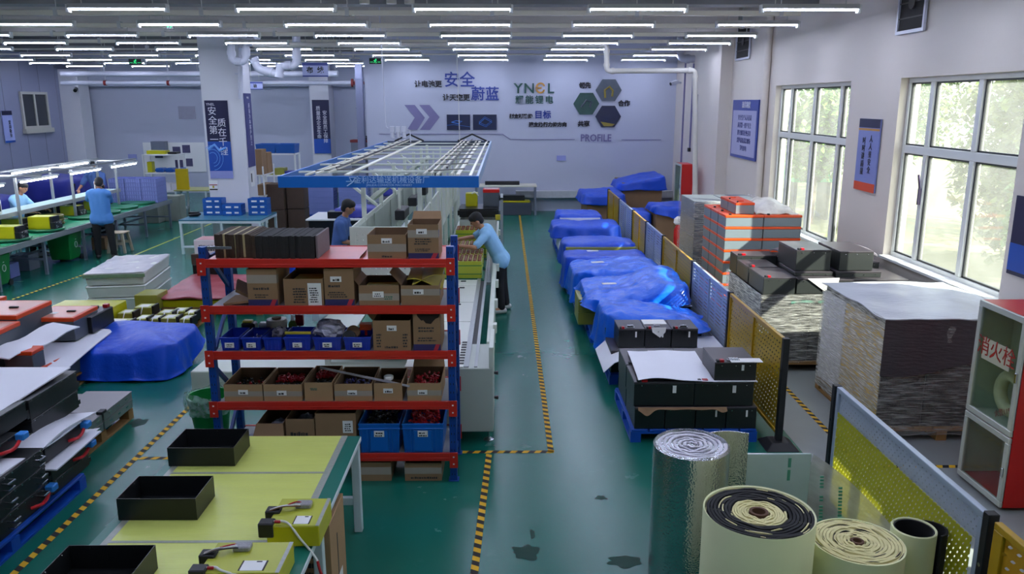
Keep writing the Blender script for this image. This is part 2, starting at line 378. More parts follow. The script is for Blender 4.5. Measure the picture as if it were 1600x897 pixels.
def marks(b, x0, x1, z0, z1, y, rows, mi, seed, fill=.7):
    """lines of small dark print on a face looking at -Y"""
    R = random.Random(seed); h = (z1 - z0) / rows
    for r in range(rows):
        x = x0 + R.uniform(0, .15) * (x1 - x0); e = x1 - R.uniform(0, .3) * (x1 - x0)
        while x < e:
            wd = min(R.uniform(.006, .022), e - x); hh = h * R.uniform(.45, .62)
            if wd > .004: b.box(x, x + wd, y - .0012, y + .0005, z0 + r * h, z0 + r * h + hh, mi)
            x += wd + R.uniform(.002, .006)
CN = [0]
def carton(label, pxl, pxr, pyt, z, depth=.42, y=RY + .0, open_=True, flaps='', tape=None, lab=None, band=False, pr=None, light=False, group='cartons on the rack', pen=None, zb=None, name='cardboard_carton', rz=0.0):
    CN[0] += 1; x0 = at_y(pxl, 600, y).x; x1 = at_y(pxr, 600, y).x
    a = at_y((pxl + pxr) / 2, pyt, y); H = a.z - z
    t = thing(name, label, 'carton', ((x0 + x1) / 2, y, z), rz, group)
    W = x1 - x0; hw = W / 2; mc = m_card2 if light else m_card
    b = MB()
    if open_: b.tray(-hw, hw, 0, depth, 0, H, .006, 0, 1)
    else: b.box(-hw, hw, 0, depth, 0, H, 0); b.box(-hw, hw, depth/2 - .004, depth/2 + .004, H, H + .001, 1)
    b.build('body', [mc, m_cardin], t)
    for f in flaps:
        q = MB()
        if f == 'b': q.prism([(-hw, depth, H), (hw, depth, H), (hw - .01, depth + .04, H + .06), (-hw + .01, depth + .04, H + .06)], (0, .005, 0))
        if f == 'l': q.prism([(-hw, .01, H), (-hw, depth - .01, H), (-hw - .09, depth - .03, H + .1), (-hw - .09, .03, H + .1)], (-.004, 0, .003))
        if f == 'r': q.prism([(hw, .01, H), (hw, depth - .01, H), (hw + .06, depth - .03, H + .1), (hw + .06, .03, H + .1)], (.004, 0, .003))
        if f == 'f': q.prism([(-hw, 0, H), (hw, 0, H), (hw + .02, -.06, H - .1), (-hw - .02, -.06, H - .1)], (0, -.005, 0))
        q.build('flap', mc, t)
    if tape: 
        q = MB(); q.box(-hw - .001, hw + .001, -.0015, .001, tape[0] * H, tape[1] * H); q.box(hw - .001, hw + .0012, 0, .05, tape[0] * H, tape[1] * H); q.build('tape_strip', m_tape, t)
    if band:
        q = MB(); q.box(-hw, hw, -.0015, .001, 0, .17 * H, 0); q.prism([(hw * .45, -.002, 0), (hw * .75, -.002, 0), (hw * .95, -.002, .17 * H), (hw * .65, -.002, .17 * H)], (0, .002, 0), 1); q.build('printed_band', [m_inkb, m_inkr], t)
    if pr:
        q = MB()
        for (u0, u1, v0, v1, rows) in pr: marks(q, -hw + u0 * W, -hw + u1 * W, v0 * H, v1 * H, 0, rows, 0, CN[0] * 7 + rows)
        q.build('print', m_ink, t)
    if pen:
        q = MB(); marks(q, -hw + pen[0] * W, -hw + pen[1] * W, pen[2] * H, pen[3] * H, -.002, 2, 0, CN[0]); q.build('pen_mark', m_grn, t)
    if lab:
        u, v, wd, hh = lab; q = MB(); q.box(-hw + u * W - wd/2, -hw + u * W + wd/2, -.004, -.001, v * H - hh/2, v * H + hh/2, 0)
        marks(q, -hw + u * W - wd * .4, -hw + u * W + wd * .4, v * H - hh * .35, v * H + hh * .35, -.004, max(1, int(hh / .025)), 1, CN[0] * 3)
        q.build('paper_label', [m_paper, m_ink], t)
    return t, x0, x1, H
LB = (.085, .042)
z = RZ[0] + .001
carton('wide open carton with a white label on top of the rack', 583, 641, 367, z, .4, tape=(.3, .62), lab=(.5, .75, *LB), pr=[(.35, .75, .06, .2, 1)])
carton('tall open carton with blue printed base on top of the rack at its right end', 644, 690, 351, z, .34, flaps='b', tape=(.62, .84), lab=(.45, .8, *LB), band=True, pr=[(.2, .75, .22, .32, 2), (.15, .8, .42, .62, 3)])
z = RZ[1] + .001
carton('brown carton with grey tape and blue printed base, leftmost carton of the second shelf', 398, 443, 421, z, .4, flaps='r', open_=False, tape=(.62, .85), band=True, pr=[(.1, .75, .44, .54, 1), (.15, .8, .22, .34, 2)])
carton('open carton with a tall white shipping label on the second shelf', 453, 513, 436, z, .4, flaps='b', lab=(.78, .42, .11, .19), pr=[(.2, .6, .1, .7, 6)])
carton('carton with a white label and blue printed base in the middle of the second shelf', 515, 560, 420, z, .36, flaps='r', lab=(.4, .72, .09, .045), band=True, pr=[(.1, .7, .5, .6, 1), (.1, .85, .22, .4, 3)])
carton('open carton with pen scribbles and a two-line label on the second shelf', 567, 628, 446, z, .4, flaps='l', tape=(.25, .6), lab=(.48, .55, .09, .05), pen=(.6, .9, .3, .5))
carton('open carton stuffed with yellow sheets at the right end of the second shelf', 631, 690, 446, z, .4, flaps='l', tape=(.5, .82), lab=(.45, .68, *LB))
z = RZ[2] + .001
carton('large brown carton with a torn white sticker on the third shelf', 586, 644, 501, z, .42, flaps='lb', lab=(.5, .75, .08, .045), pr=[(.08, .22, .12, .6, 5), (.3, .72, .08, .2, 1), (.78, .92, .12, .6, 5)])
carton('carton with a ragged hole torn in its face, right end of third shelf', 648, 690, 489, z, .4, band=True, open_=False, pr=[(.15, .8, .5, .66, 2), (.1, .9, .25, .38, 2)])
q = MB(); c0 = at_y(669, 490, RY); R = random.Random(4); pts = []
for k in range(15): a = math.pi * k / 14; pts.append((c0.x + math.cos(a) * .095, RY - .002, c0.z - .004 - math.sin(a) * (.07 + R.uniform(-.02, .02))))
hole = q.prism(pts, (0, .003, 0)).build('torn_hole', mat('carton_hole', '#1c120c', .9)); hole.parent = [o for o in COL.objects if o.get('label', '').startswith('carton with a ragged')][0]; hole.location = -Vector(hole.parent.location)
z = RZ[3] + .001
LBL = dict(tape=(.3, .6), light=True)
carton('open carton of thin dark wires, leftmost on the fourth shelf', 349, 409, 601, z, .45, lab=(.5, .55, .08, .04), **LBL)
carton('open carton filled with black and red caps with white label, fourth shelf', 411, 471, 601, z, .45, lab=(.47, .5, .08, .04), **LBL)
carton('open carton of caps with a pencilled mark and no label, fourth shelf', 475, 519, 598, z, .45, light=True, pen=(.2, .55, .6, .75))
carton('open carton half full of small clear parts, fourth shelf', 522, 581, 600, z, .45, lab=(.47, .5, .08, .04), **LBL)
carton('narrow open carton holding a steel jar, fourth shelf', 584, 628, 599, z, .4, lab=(.5, .58, .08, .04), light=True)
carton('open carton with raised inner flaps at the right end of the fourth shelf', 636, 689, 599, z, .45, flaps='b', lab=(.45, .5, .08, .04), **LBL)
z = RZ[4] + .001
carton('open carton with its front flap folded down on the bottom shelf', 396, 438, 662, z, .4, flaps='f')
carton('carton with a blue printed band round the top on the bottom shelf', 442, 487, 655, z, .4, pr=[(.1, .8, .5, .7, 1)], band=False)
carton('closed brown carton with a long white shipping sticker on the bottom shelf', 489, 553, 646, z, .4, open_=True, flaps='b', lab=(.8, .66, .085, .11))
b = MB(); b.box(-.0, .001, 0, .001, 0, .001)
carton('brown carton with plain tape on the floor under the rack', 551, 606, 723, .001, .36, tape=(.35, .75), open_=False, group='cartons under the rack')
carton('brown carton with torn top on the floor beneath the right end of the rack', 628, 687, 724, .001, .36, open_=True, tape=(.4, .75), pr=[(.1, .9, .12, .3, 1)], group='cartons under the rack')

# heaps of loose parts in the open cartons
def heap(name, label, x0, x1, y0, y1, z, n, mats, seed, sz=.02, cat='parts'):
    R = random.Random(seed); b = MB()
    for k in range(n):
        c = Vector((R.uniform(x0 + sz, x1 - sz), R.uniform(y0 + sz, y1 - sz), z + R.uniform(0, .03)))
        b.X = Matrix.Translation(c) @ Matrix.Rotation(R.uniform(0, 6.28), 4, Vector((R.uniform(-1, 1), R.uniform(-1, 1), R.uniform(-1, 1))).normalized())
        i = R.randrange(len(mats))
        if R.random() < .5: b.cyl((0, 0, -sz * .7), (0, 0, sz * .7), sz * .42, 8, i)
        else: b.box(-sz * .7, sz * .7, -sz * .35, sz * .35, -sz * .3, sz * .3, i)
    b.X = Matrix.Identity(4)
    o = b.build(name, mats); o['kind'] = 'stuff'; return tag(o, label, cat)
m_redp = mat('red_plastic', '#a80f1c', .3, var=.2, vscale=20); m_blkp = mat('black_plastic', '#101114', .35, var=.2); m_grp = mat('grey_parts', '#8c8a96', .4, var=.2)
def X(p): return at_y(p, 600, RY).x
heap('terminal_caps', 'black terminal caps heaped at the front of the labelled carton, fourth shelf', X(414), X(468), RY + .02, RY + .2, RZ[3] + .07, 90, [m_blkp], 1)
heap('terminal_caps', 'red terminal caps heaped at the back of the labelled carton, fourth shelf', X(414), X(468), RY + .24, RY + .42, RZ[3] + .08, 90, [m_redp], 2)
heap('terminal_caps', 'black caps at the front of the pencil-marked carton, fourth shelf', X(478), X(516), RY + .02, RY + .22, RZ[3] + .09, 80, [m_blkp], 3)
heap('terminal_caps', 'red caps at the back of the pencil-marked carton, fourth shelf', X(478), X(516), RY + .24, RY + .42, RZ[3] + .11, 70, [m_redp], 4)
heap('small_parts', 'small clear and violet parts lying in the carton beside the steel jar', X(525), X(578), RY + .02, RY + .42, RZ[3] + .05, 120, [m_grp, mat('violet_bits', '#6a63a8', .3)], 5, .014)
heap('terminal_caps', 'red caps lying deep in the rightmost carton of the fourth shelf', X(640), X(686), RY + .1, RY + .42, RZ[3] + .09, 60, [m_redp], 6)
heap('cable_ends', 'dark thin cable ends in the leftmost carton of the fourth shelf', X(352), X(406), RY + .02, RY + .4, RZ[3] + .06, 60, [m_blkp, m_redp, m_blkp], 7, .018)
# jar, rod, sheets
j = thing('steel_jar', 'shiny steel jar standing in the narrow carton on the fourth shelf', 'jar', (X(604), RY + .13, RZ[3] + .012))
m_steel = mat('polished_steel', '#b8bbc0', .22, 1.0, var=.05)
MB().lathe([(.036, 0), (.038, .004), (.038, .13), (.034, .14)], 20).build('body', m_steel, j, smooth=True)
MB().lathe([(.039, .14), (.041, .143), (.041, .165), (.036, .17)], 20).build('lid', m_white, j, smooth=True)
a, c = at_y(500, 572, RY + .2), at_y(640, 602, RY - .002)
tag(MB().beam((a.x, RY + .2, RZ[3] + .232), (c.x, RY - .006, RZ[3] + .135), .012, .016).build('plastic_strip', mat('grey_strip', '#a9a7ae', .4)), 'long grey plastic strip lying across the cartons of the fourth shelf', 'strip')
m_ys = mat('yellow_sheet', '#b5a52c', .45, var=.1, vscale=5)
for k, (dx, dz, tw, lab) in enumerate(((0, .0, .12, 'yellow film sheet bulging out of the right carton, second shelf, lower of two'), (.04, .035, -.1, 'yellow film sheet bulging out of the right carton, second shelf, upper of two'))):
    x0, x1 = X(640) + dx, X(694)
    z0 = RZ[1] + .17 + dz
    b = MB(); b.grid(lambda u, v: (x0 + (x1 - x0) * u, RY + .03 + .34 * v, z0 + .05 * math.sin(u * 3 + tw * 9) * (1 - .3 * v) + .04 * v), 8, 6, thick=.004)
    tag(b.build('yellow_sheet', m_ys, smooth=True), lab, 'sheet', 'yellow sheets on the rack')
tag(MB().box(X(571), X(622), RY + .02, RY + .36, RZ[1] + .11, RZ[1] + .118).build('yellow_sheet', m_ys, bevel=.002), 'yellow sheet lying flat in the pen-scribbled carton on the second shelf', 'sheet', 'yellow sheets on the rack')
tag(MB().box(X(462), X(506), RY + .03, RY + .34, RZ[1] + .19, RZ[1] + .196).build('yellow_sheet', m_ys, bevel=.002), 'yellow sheet on top of the carton with the tall shipping label', 'sheet', 'yellow sheets on the rack')
# flattened cardboard on the second shelf
b = MB(); b.X = Matrix.Translation((X(379), RY + .16, RZ[1] + .02)) @ Matrix.Rotation(-.12, 4, 'Y'); b.cbox(0, 0, 0, .22, .3, .02); 
tag(b.build('cardboard_pad', m_card, bevel=.002), 'flat cardboard pad lying at the left end of the second shelf', 'cardboard')
b = MB(); b.X = Matrix.Translation((X(386), RY + .2, RZ[1] + .085)) @ Matrix.Rotation(.55, 4, 'Y') @ Matrix.Rotation(.3, 4, 'Z'); b.cbox(0, 0, 0, .2, .26, .022)
tag(b.build('corrugated_pad', m_cardin, bevel=.002), 'corrugated cardboard pad tilted against the leftmost carton of the second shelf', 'cardboard')

# dark foam sheets standing on the top shelf
m_foam = [mat('dark_foam', '#232323', .85, var=.25, vscale=30), mat('brown_foam', '#3d3024', .85, var=.3, vscale=30), mat('cream_foam', '#a79a72', .85, var=.1)]
R = random.Random(8); xa, xb = at_y(333, 405, RY).x, at_y(491, 405, RY).x; n = 46; sh = None
for k in range(n):
    x = xa + (xb - xa) * (k + .5) / n; H = .185 + R.uniform(-.004, .004) + (.01 if k < 16 else 0)
    kind = 0 if k > 18 else (2 if k in (4, 9, 13) else 1)
    o = MB().box(-.0105, .0105, 0, .44, 0, H).build('foam_sheet', [m_foam[kind]], bevel=.002)
    o.location = (x, RY + .02 + R.uniform(-.01, .012) + (.03 if k < 18 else 0), RZ[0] + .001)
    tag(o, ('dark grey foam sheet standing in the right bundle on top of the rack', 'brown foam sheet standing in the left bundle on top of the rack', 'cream foam sheet standing in the left bundle on top of the rack')[kind], 'foam sheet', 'foam sheets on the rack top')
o = MB().box(xb + .012, xb + .03, RY + .02, RY + .46, RZ[0] + .001, RZ[0] + .19).build('fleece_board', mat('grey_fleece', '#6f6668', .9, var=.2, vscale=40), bevel=.003)
tag(o, 'grey fleece board closing the right end of the foam sheet row', 'board')
a = at_y(324, 387, RY - .03); c = at_y(363, 387, RY - .03)
tag(MB().box(a.x, c.x, RY - .045, RY - .015, a.z - .012, a.z + .012).build('aluminium_bar', m_steel, bevel=.002), 'short grey bar laid in front of the foam sheets above the left rack post', 'bar')

# picking bins
m_bin = mat('bin_blue', '#1533a8', .35, var=.06)
def bin_(label, pl, pr, lab=True, depth=.3, H=.115):
    x0, x1 = X(pl) + .004, X(pr) - .004; t = thing('picking_bin', label, 'bin', ((x0 + x1) / 2, RY + .005, RZ[2] + .001), 0, 'blue picking bins on the third shelf')
    hw = (x1 - x0) / 2; b = MB(); b.tray(-hw + .012, hw - .012, .012, depth, 0, H, .004, flare=.01)
    b.box(-hw - .004, hw + .004, -.004, .006, H - .016, H + .002)
    for s in (-.6, -.2, .2, .6): b.box(s * hw - .003, s * hw + .003, .003, .01, .01, H - .016)
    b.build('body', m_bin, t, bevel=.002)
    if lab:
        q = MB(); q.box(-.038, .038, -.007, -.003, .03, .072, 0); marks(q, -.03, .03, .036, .066, -.007, 2, 1, int(pl)); q.build('paper_label', [m_paper, m_ink], t)
    return t
bin_('blue empty bin with white label, leftmost on the third shelf', 348, 379)
bin_('blue bin with white parts and a label, second from the left on the third shelf', 381, 413)
bin_('blue bin without a label on the third shelf', 414.5, 445, False)
bin_('blue bin with a yellow-edged tray in it on the third shelf', 446.5, 490)
bin_('blue bin heaped with clear plastic bags on the third shelf', 492, 537)
bin_('blue bin with orange and brown rolls on the third shelf', 539, 583)
heap('small_screws', 'white screws lying in the second bin from the left', X(384), X(410), RY + .03, RY + .26, RZ[2] + .04, 60, [m_grp, m_white], 11, .012)
def bag(label, cx, cy, cz, rx, ry, rz, seed, m):
    me = bmesh.new(); bmesh.ops.create_icosphere(me, subdivisions=3, radius=1)
    for v in me.verts:
        n = mnoise.noise(v.co * 2.2 + Vector((seed, 0, 0))) * .35 + mnoise.noise(v.co * 5 + Vector((0, seed, 0))) * .18
        v.co = Vector((v.co.x * rx, v.co.y * ry, max(v.co.z, -.6) * rz)) * (1 + n)
    o = bpy.data.meshes.new('plastic_bag'); me.to_mesh(o); me.free(); o.materials.append(m)
    ob = bpy.data.objects.new('plastic_bag', o); COL.objects.link(ob); ob.location = (cx, cy, cz); return tag(ob, label, 'bag', 'plastic bags')
m_clear = mat('clear_bag', '#9a98ac', .15, var=.25, vscale=25, bump=.6, bscale=25, spec=.8)
bag('crumpled clear plastic bag bulging from a bin on the third shelf', X(514), RY + .12, RZ[2] + .15, .12, .09, .09, 3, m_clear)
bag('small crumpled bag of dark parts lying over the unlabelled bin', X(437), RY + .1, RZ[2] + .13, .06, .07, .05, 7, mat('dark_bag', '#4a4656', .2, var=.4, vscale=30, bump=.5, bscale=30))
bag('grey plastic bag at the left end of the bottom shelf', X(376), RY + .12, RZ[4] + .05, .07, .08, .06, 9, m_clear)
bag('clear bag sagging out of the folded-flap carton on the bottom shelf', X(420), RY + .2, RZ[4] + .16, .08, .09, .06, 12, m_clear)
bag('clear bag with red bits in the blue-banded carton on the bottom shelf', X(464), RY + .2, RZ[4] + .21, .08, .09, .06, 15, m_clear)
t = thing('tape_roll', 'big roll of clear tape standing behind the second bin', 'tape', (X(417), RY + .4, RZ[2]))
prof = [(.04, 0), (.085, .003), (.09, .02), (.09, .15), (.085, .17), (.04, .17)]
MB().lathe(prof, 24).build('wound_tape', mat('clear_tape_roll', '#b5b1a6', .25, var=.12, vscale=40, bump=.3, bscale=80), t, smooth=True)
b = MB(); b.cyl((0, 0, .16), (0, 0, .185), .04, 20); b.build('core', m_cardin, t)
t = thing('glue_bottle', 'small green bottle with white cap behind the unlabelled bin', 'bottle', (X(442), RY + .42, RZ[2]))
MB().lathe([(.035, 0), (.038, .01), (.038, .12), (.02, .15)], 18).build('body', mat('bottle_green', '#5c7a2c', .3), t, smooth=True); MB().lathe([(.016, .15), (.016, .19), (.01, .2)], 14).build('cap', m_white, t, smooth=True)
t = thing('red_clamp', 'red hand clamp standing behind the third shelf bins', 'clamp', (X(453), RY + .43, RZ[2]))
MB().cbox(0, 0, .15, .07, .03, .1).cyl((0, 0, 0), (0, 0, .25), .008).build('body', m_redp, t, bevel=.004); MB().cyl((0, 0, .2), (0, 0, .3), .01, 10).build('screw', m_steel, t)
t = thing('black_tool_box', 'black and yellow tool lying behind the leftmost bin', 'tool', (X(372), RY + .4, RZ[2]))
MB().cbox(0, 0, .07, .12, .1, .14).build('body', m_blkp, t, bevel=.01); MB().cbox(-.01, 0, .15, .08, .06, .02).build('grip', m_ys, t, bevel=.004); MB().cbox(.09, -.05, .03, .09, .05, .05).build('base', m_redp, t, bevel=.008)
t = thing('white_adapter', 'white and black adapter standing behind the second bin', 'adapter', (X(397), RY + .4, RZ[2]))
MB().cbox(0, 0, .09, .1, .07, .1).build('body', m_white, t, bevel=.012); MB().cbox(0, 0, .02, .12, .09, .04).build('base', m_blkp, t, bevel=.006)
t = thing('cable_tray', 'yellow-edged tray of black parts standing in the fourth bin', 'tray', (X(468), RY + .05, RZ[2] + .1))
MB().tray(-.1, .1, 0, .2, 0, .04, .004).build('tray_body', m_bin, t); MB().box(-.11, .11, -.006, .004, .03, .055).build('rim', m_ys, t, bevel=.004)
for k, (px_, c, lab) in enumerate(((552, m_cardin, 'brown tape roll in the rightmost blue bin'), (547, m_blkp, 'black tape roll in the rightmost blue bin'))):
    b = MB(); b.X = Matrix.Translation((X(px_), RY + .12 - .05 * k, RZ[2] + .13 - .03 * k)) @ Matrix.Rotation(1.2, 4, 'X'); b.lathe([(.025, -.025), (.055, -.025), (.055, .025), (.025, .025)], 20)
    tag(b.build('tape_ring', c, smooth=True), lab, 'tape', 'tape rolls in the bin')
t = thing('orange_dispenser', 'orange tape dispenser standing in the rightmost blue bin', 'dispenser', (X(571), RY + .14, RZ[2] + .1))
m_or = mat('orange_plastic', '#c8480f', .35, var=.1)
MB().box(-.05, .05, -.02, .02, .05, .09).box(-.05, .05, -.045, .045, .09, .1).box(-.05, .05, -.045, .045, .05, .06).build('frame', m_or, t, bevel=.004); MB().cyl((0, -.01, 0), (0, -.01, .06), .012, 12).build('handle', m_redp, t)

# big blue stacking crates on the bottom shelf
m_crate = mat('crate_blue', '#0f62b8', .35, var=.05)
def crate(label, pl, pr, seed):
    x0, x1 = X(pl), X(pr); t = thing('stacking_crate', label, 'crate', ((x0 + x1) / 2, RY - .02, RZ[4] + .001), 0, 'blue crates on the bottom shelf')
    hw = (x1 - x0) / 2; H = .27; b = MB(); b.tray(-hw + .015, hw - .015, .015, .5, 0, H, .006, flare=.012)
    b.box(-hw - .002, hw + .002, -.004, .012, H - .05, H - .04); b.box(-hw, hw, -.002, .012, H - .012, H + .002)
    for s in (-.85, -.6, -.45, .45, .6, .85): b.box(s * hw - .004, s * hw + .004, -.001, .014, .01, H - .04)
    b.box(-hw * .42, hw * .42, -.003, .013, 0.02, H - .06)
    b.build('body', m_crate, t, bevel=.002)
    q = MB(); q.box(-.043, .043, -.008, -.004, H - .115, H - .06, 0); marks(q, -.035, .035, H - .11, H - .065, -.008, 2, 1, seed); q.build('paper_label', [m_paper, m_ink], t)
    return (x0, x1)
x0, x1 = crate('blue stacking crate of black parts on the bottom shelf', 557, 623, 3)
heap('black_cables', 'black cables filling the left blue crate', x0 + .03, x1 - .03, RY + .03, RY + .45, RZ[4] + .2, 160, [m_blkp], 21, .025)
x0, x1 = crate('blue stacking crate of red parts on the bottom shelf', 626, 692, 4)
heap('red_cables', 'red cable ends filling the right blue crate', x0 + .03, x1 - .03, RY + .03, RY + .45, RZ[4] + .215, 200, [m_redp, m_redp, mat('red_bright', '#d0222e', .3)], 22, .022)
# ------------------------------------------------------------------ front work table with black trays and yellow packs
m_green = mat('green_mat', '#0d6a5c', .35, var=.06)
m_film = mat('yellow_film', '#cdd56e', .28, var=.1, vscale=3, stretch=(1, 4, 1), bump=.12, bscale=14)
m_greyt = mat('clear_edge_tape', '#9a9f96', .3, var=.2, vscale=40)
m_leg = mat('table_white', '#cfdade', .4, var=.03)
t = thing('work_table', 'white legged work table with yellow film and green border, nearest the camera', 'table')
MB().box(-2.37, -1.09, 2.9, 5.62, .715, .752).build('tabletop', m_leg, t, bevel=.004)
MB().box(-2.365, -1.095, 2.905, 5.615, .752, .756).build('mat', m_green, t)
MB().box(-2.28, -1.21, 2.95, 5.612, .756, .759).build('film', m_film, t)
b = MB(); b.box(-1.235, -1.19, 2.95, 5.612, .756, .7605); b.box(-2.3, -2.26, 2.95, 5.612, .756, .7605)
for Y in (5.0, 4.13, 3.3): b.box(-2.28, -1.2, Y - .012, Y + .012, .759, .761)
b.build('edge_tape', m_greyt, t)
for x in (-2.33, -1.13):
    for y in (5.57, 4.35, 3.0):
        MB().cbox(x, y, .357, .06, .06, .714).build('leg', m_leg, t, bevel=.004)
for y in (5.57, 4.35, 3.0): MB().box(-2.3, -1.16, y - .02, y + .02, .22, .28).build('stretcher', m_leg, t, bevel=.003)
def metal_tray(label, x, y, w, d, h, z):
    t = thing('black_tray', label, 'tray', (x, y, z), 0, 'black trays on the front table')
    b = MB(); b.tray(0, w, 0, d, 0, h, .004); b.build('body', m_black, t)
    q = MB()
    for (a, e) in ((.25, d), (.5, d), (.75, d), (0, .25 * d), (0, .75 * d)):
        px_ = a * w if e == d else a; py_ = d - .004 if e == d else e
        q.cyl((px_ + .004, py_, h - .012), (px_ + .004, py_ - .006, h - .012), .003, 6)
    q.build('rivet', m_steel, t); return t
metal_tray('open black metal tray on the table, farthest of the three', -2.32, 5.1, .455, .33, .135, .762)
metal_tray('open black metal tray on the table, middle of the three', -2.32, 4.37, .47, .3, .14, .762)
metal_tray('open black metal tray on the table, nearest and cut by the picture edge', -2.33, 3.55, .46, .31, .14, .762)

m_ypk = mat('yellow_pack', '#b9b516', .32, var=.1, vscale=3, stretch=(1, 1, 5))
m_ytop = mat('yellow_pack_top', '#aeb33a', .35, var=.08)
m_cab = mat('white_cable', '#d8d8d4', .4); m_pcb = mat('grey_board', '#8f8f93', .4, var=.4, vscale=90)
def cable(parent, pts, r, m, name='cable'):
    out = []
    n = len(pts); P = [Vector(p) for p in pts]
    for i in range(n - 1):
        p0, p1, p2, p3 = P[max(i-1, 0)], P[i], P[i+1], P[min(i+2, n-1)]
        for k in range(5):
            u = k / 5; out.append(.5 * ((2*p1) + (-p0+p2)*u + (2*p0-5*p1+4*p2-p3)*u*u + (-p0+3*p1-3*p2+p3)*u**3))
    out.append(P[-1]); return MB().tube(out, r, 8).build(name, m, parent, smooth=True)
def pack(label, x, y, w, d, h, z, hang, seed):
    R = random.Random(seed); t = thing('battery_pack', label, 'battery pack', (x, y, z), 0, 'yellow packs on the front table')
    b = MB(); b.box(0, w, 0, d, 0, h, 0); b.build('cell_block', m_ypk, t, bevel=.004)
    b = MB(); b.box(.006, w - .004, .002, d - .002, h, h + .003); b.build('top_film', m_ytop, t)
    b = MB(); b.box(w - .02, w + .001, 0, d, h + .003, h + .0045); b.build('edge_seam', m_greyt, t)
    for k in range(2):
        y0 = -.008 + k * .14; MB().box(-.045, .04, y0, y0 + .07, h * .45, h + .02).build('terminal_cover', m_dark, t, bevel=.006)
    b = MB(); b.box(w * .5, w * .78, .02, .11, h + .003, h + .005, 0); b.box(w * .48, w * .5, .02, .11, h + .003, h + .0055, 1); b.box(w * .78, w * .8, .02, .11, h + .003, h + .0055, 1); b.box(w * .66, w * .73, .095, .105, h + .005, h + .0055, 1)
    b.build('label', [m_paper, m_ink], t)
    for k in range(6):
        o = R.uniform(-.012, .012)
        cable(t, [(-.02, .15 + o, h + .02), (.05, .17 + o, h + .025 + R.uniform(0, .012)), (.12, .2 + o * 2, h + .02 + R.uniform(0, .02)), (.17, .22 + o, h + .015)], .004, (m_cab, m_dark, m_cab, m_cardin, m_cab, m_redp)[k], 'wire')
    MB().cbox(.16, .22, h + .018, .09, .06, .03).build('circuit_board', m_pcb, t, bevel=.006)
    cable(t, [(.03, .03, h + .012), (.08, .035, h + .014), (.13, .01, h + .006)] + hang, .0065, m_cab, 'lead')
    e = Vector(hang[-1]); cable(t, [e, e + Vector((.012, -.01, -.05)), e + Vector((.03, -.02, -.1))], .008, m_redp, 'lead_end')
    MB().box(.04, .075, .022, .036, h + .006, h + .022).build('red_sleeve', m_redp, t, bevel=.004)
    return t
pack('yellow battery pack with white lead hanging off the table edge, farther of two', -1.345, 4.07, .295, .32, .125, .762, [(.19, -.015, .06), (.25, -.03, -.01), (.29, -.05, -.06)], 1)
pack('yellow battery pack with wires on the table, cut by the lower picture edge', -1.56, 3.62, .41, .29, .12, .762, [(.3, -.01, .08), (.36, -.03, -.0), (.46, -.05, .0)], 2)
t = thing('leaning_carton', 'tan carton standing under the right edge of the front table', 'carton', (-1.09, 4.48, 0))
MB().box(-.3, 0, 0, .42, 0, .66).build('body', m_card2, t, bevel=.003); b = MB(); marks(b, -.25, -.05, .3, .5, 0, 3, 0, 5); b.box(0, .001, .18, .2, .2, .5); b.box(-.0, .0012, .1, .3, .12, .2, 1); b.build('print', [m_ink, m_paper], t)
t = thing('black_case', 'black case on the floor below the near end of the front table', 'case', (-1.42, 3.8, 0)); b = MB(); b.tray(0, .3, 0, .45, 0, .42, .006); b.build('body', m_black, t, bevel=.003); MB().cyl((.08, .1, .1), (.08, .1, .4), .05, 12).build('content', m_blkp, t)

# ------------------------------------------------------------------ hazard tapes on the floor
m_tapey = mat('hazard_yellow', '#dcab12', .7, var=.08); m_tapek = mat('hazard_black', '#151515', .75, var=.1)
m_yline = mat('yellow_line', '#a9a52c', .45, var=.15, vscale=8)
def hazard(label, p0, p1, w=.055, pitch=.115):
    p0, p1 = Vector((*p0, 0)), Vector((*p1, 0)); d = (p1 - p0); L = d.length; d.normalize(); n = Vector((-d.y, d.x, 0)) * w / 2
    b = MB(); s = 0; k = 0; sh = w * .5
    while s < L - pitch * .3:
        e = min(s + pitch / 2, L)
        b.add([p0 + d * (s - sh*.5) - n, p0 + d * (e - sh*.5) - n, p0 + d * (e + sh*.5) + n, p0 + d * (s + sh*.5) + n], [(0, 1, 2, 3)], k % 2)
        for v in b.v[-4:]: v.z = .0022
        s = e; k += 1
    b.v = [Vector(v) for v in b.v]
    n0 = len(b.v); b.v += [v - Vector((0, 0, .002)) for v in b.v[:n0]]
    tag(b.build('hazard_tape', [m_tapey, m_tapek]), label, 'floor tape', 'hazard tapes on the floor')
hazard('black and yellow floor tape running along the right side of the aisle', (.42, 6.96), (.40, 23.2))
hazard('short black and yellow floor tape crossing in front of the grey machine cabinet', (-.42, 6.97), (.46, 6.97))
hazard('black and yellow floor tape running from the cabinet towards the camera', (-.16, 6.92), (-.26, 3.9))
hazard('long black and yellow floor tape beside the blue pallet at left', (-3.44, 3.6), (-3.40, 9.2))
hazard('short black and yellow floor tape joining the left tape behind the black trays', (-3.38, 6.86), (-2.5, 6.86))
hazard('black and yellow floor tape behind the fence beside the wrapped pallet', (3.22, 9.2), (3.2, 6.6))
hazard('black and yellow floor tape crossing below the fire cabinet', (3.3, 6.63), (4.9, 6.63))
hazard('black and yellow floor tape by the bin left of the bench legs', (-8.22, 13.0), (-7.98, 15.6))
tag(MB().box(-8.0, -7.95, 15.7, 22.5, 0.0005, .002).build('yellow_line', m_yline), 'thin yellow floor line between bench and blue table', 'floor line')
MB()
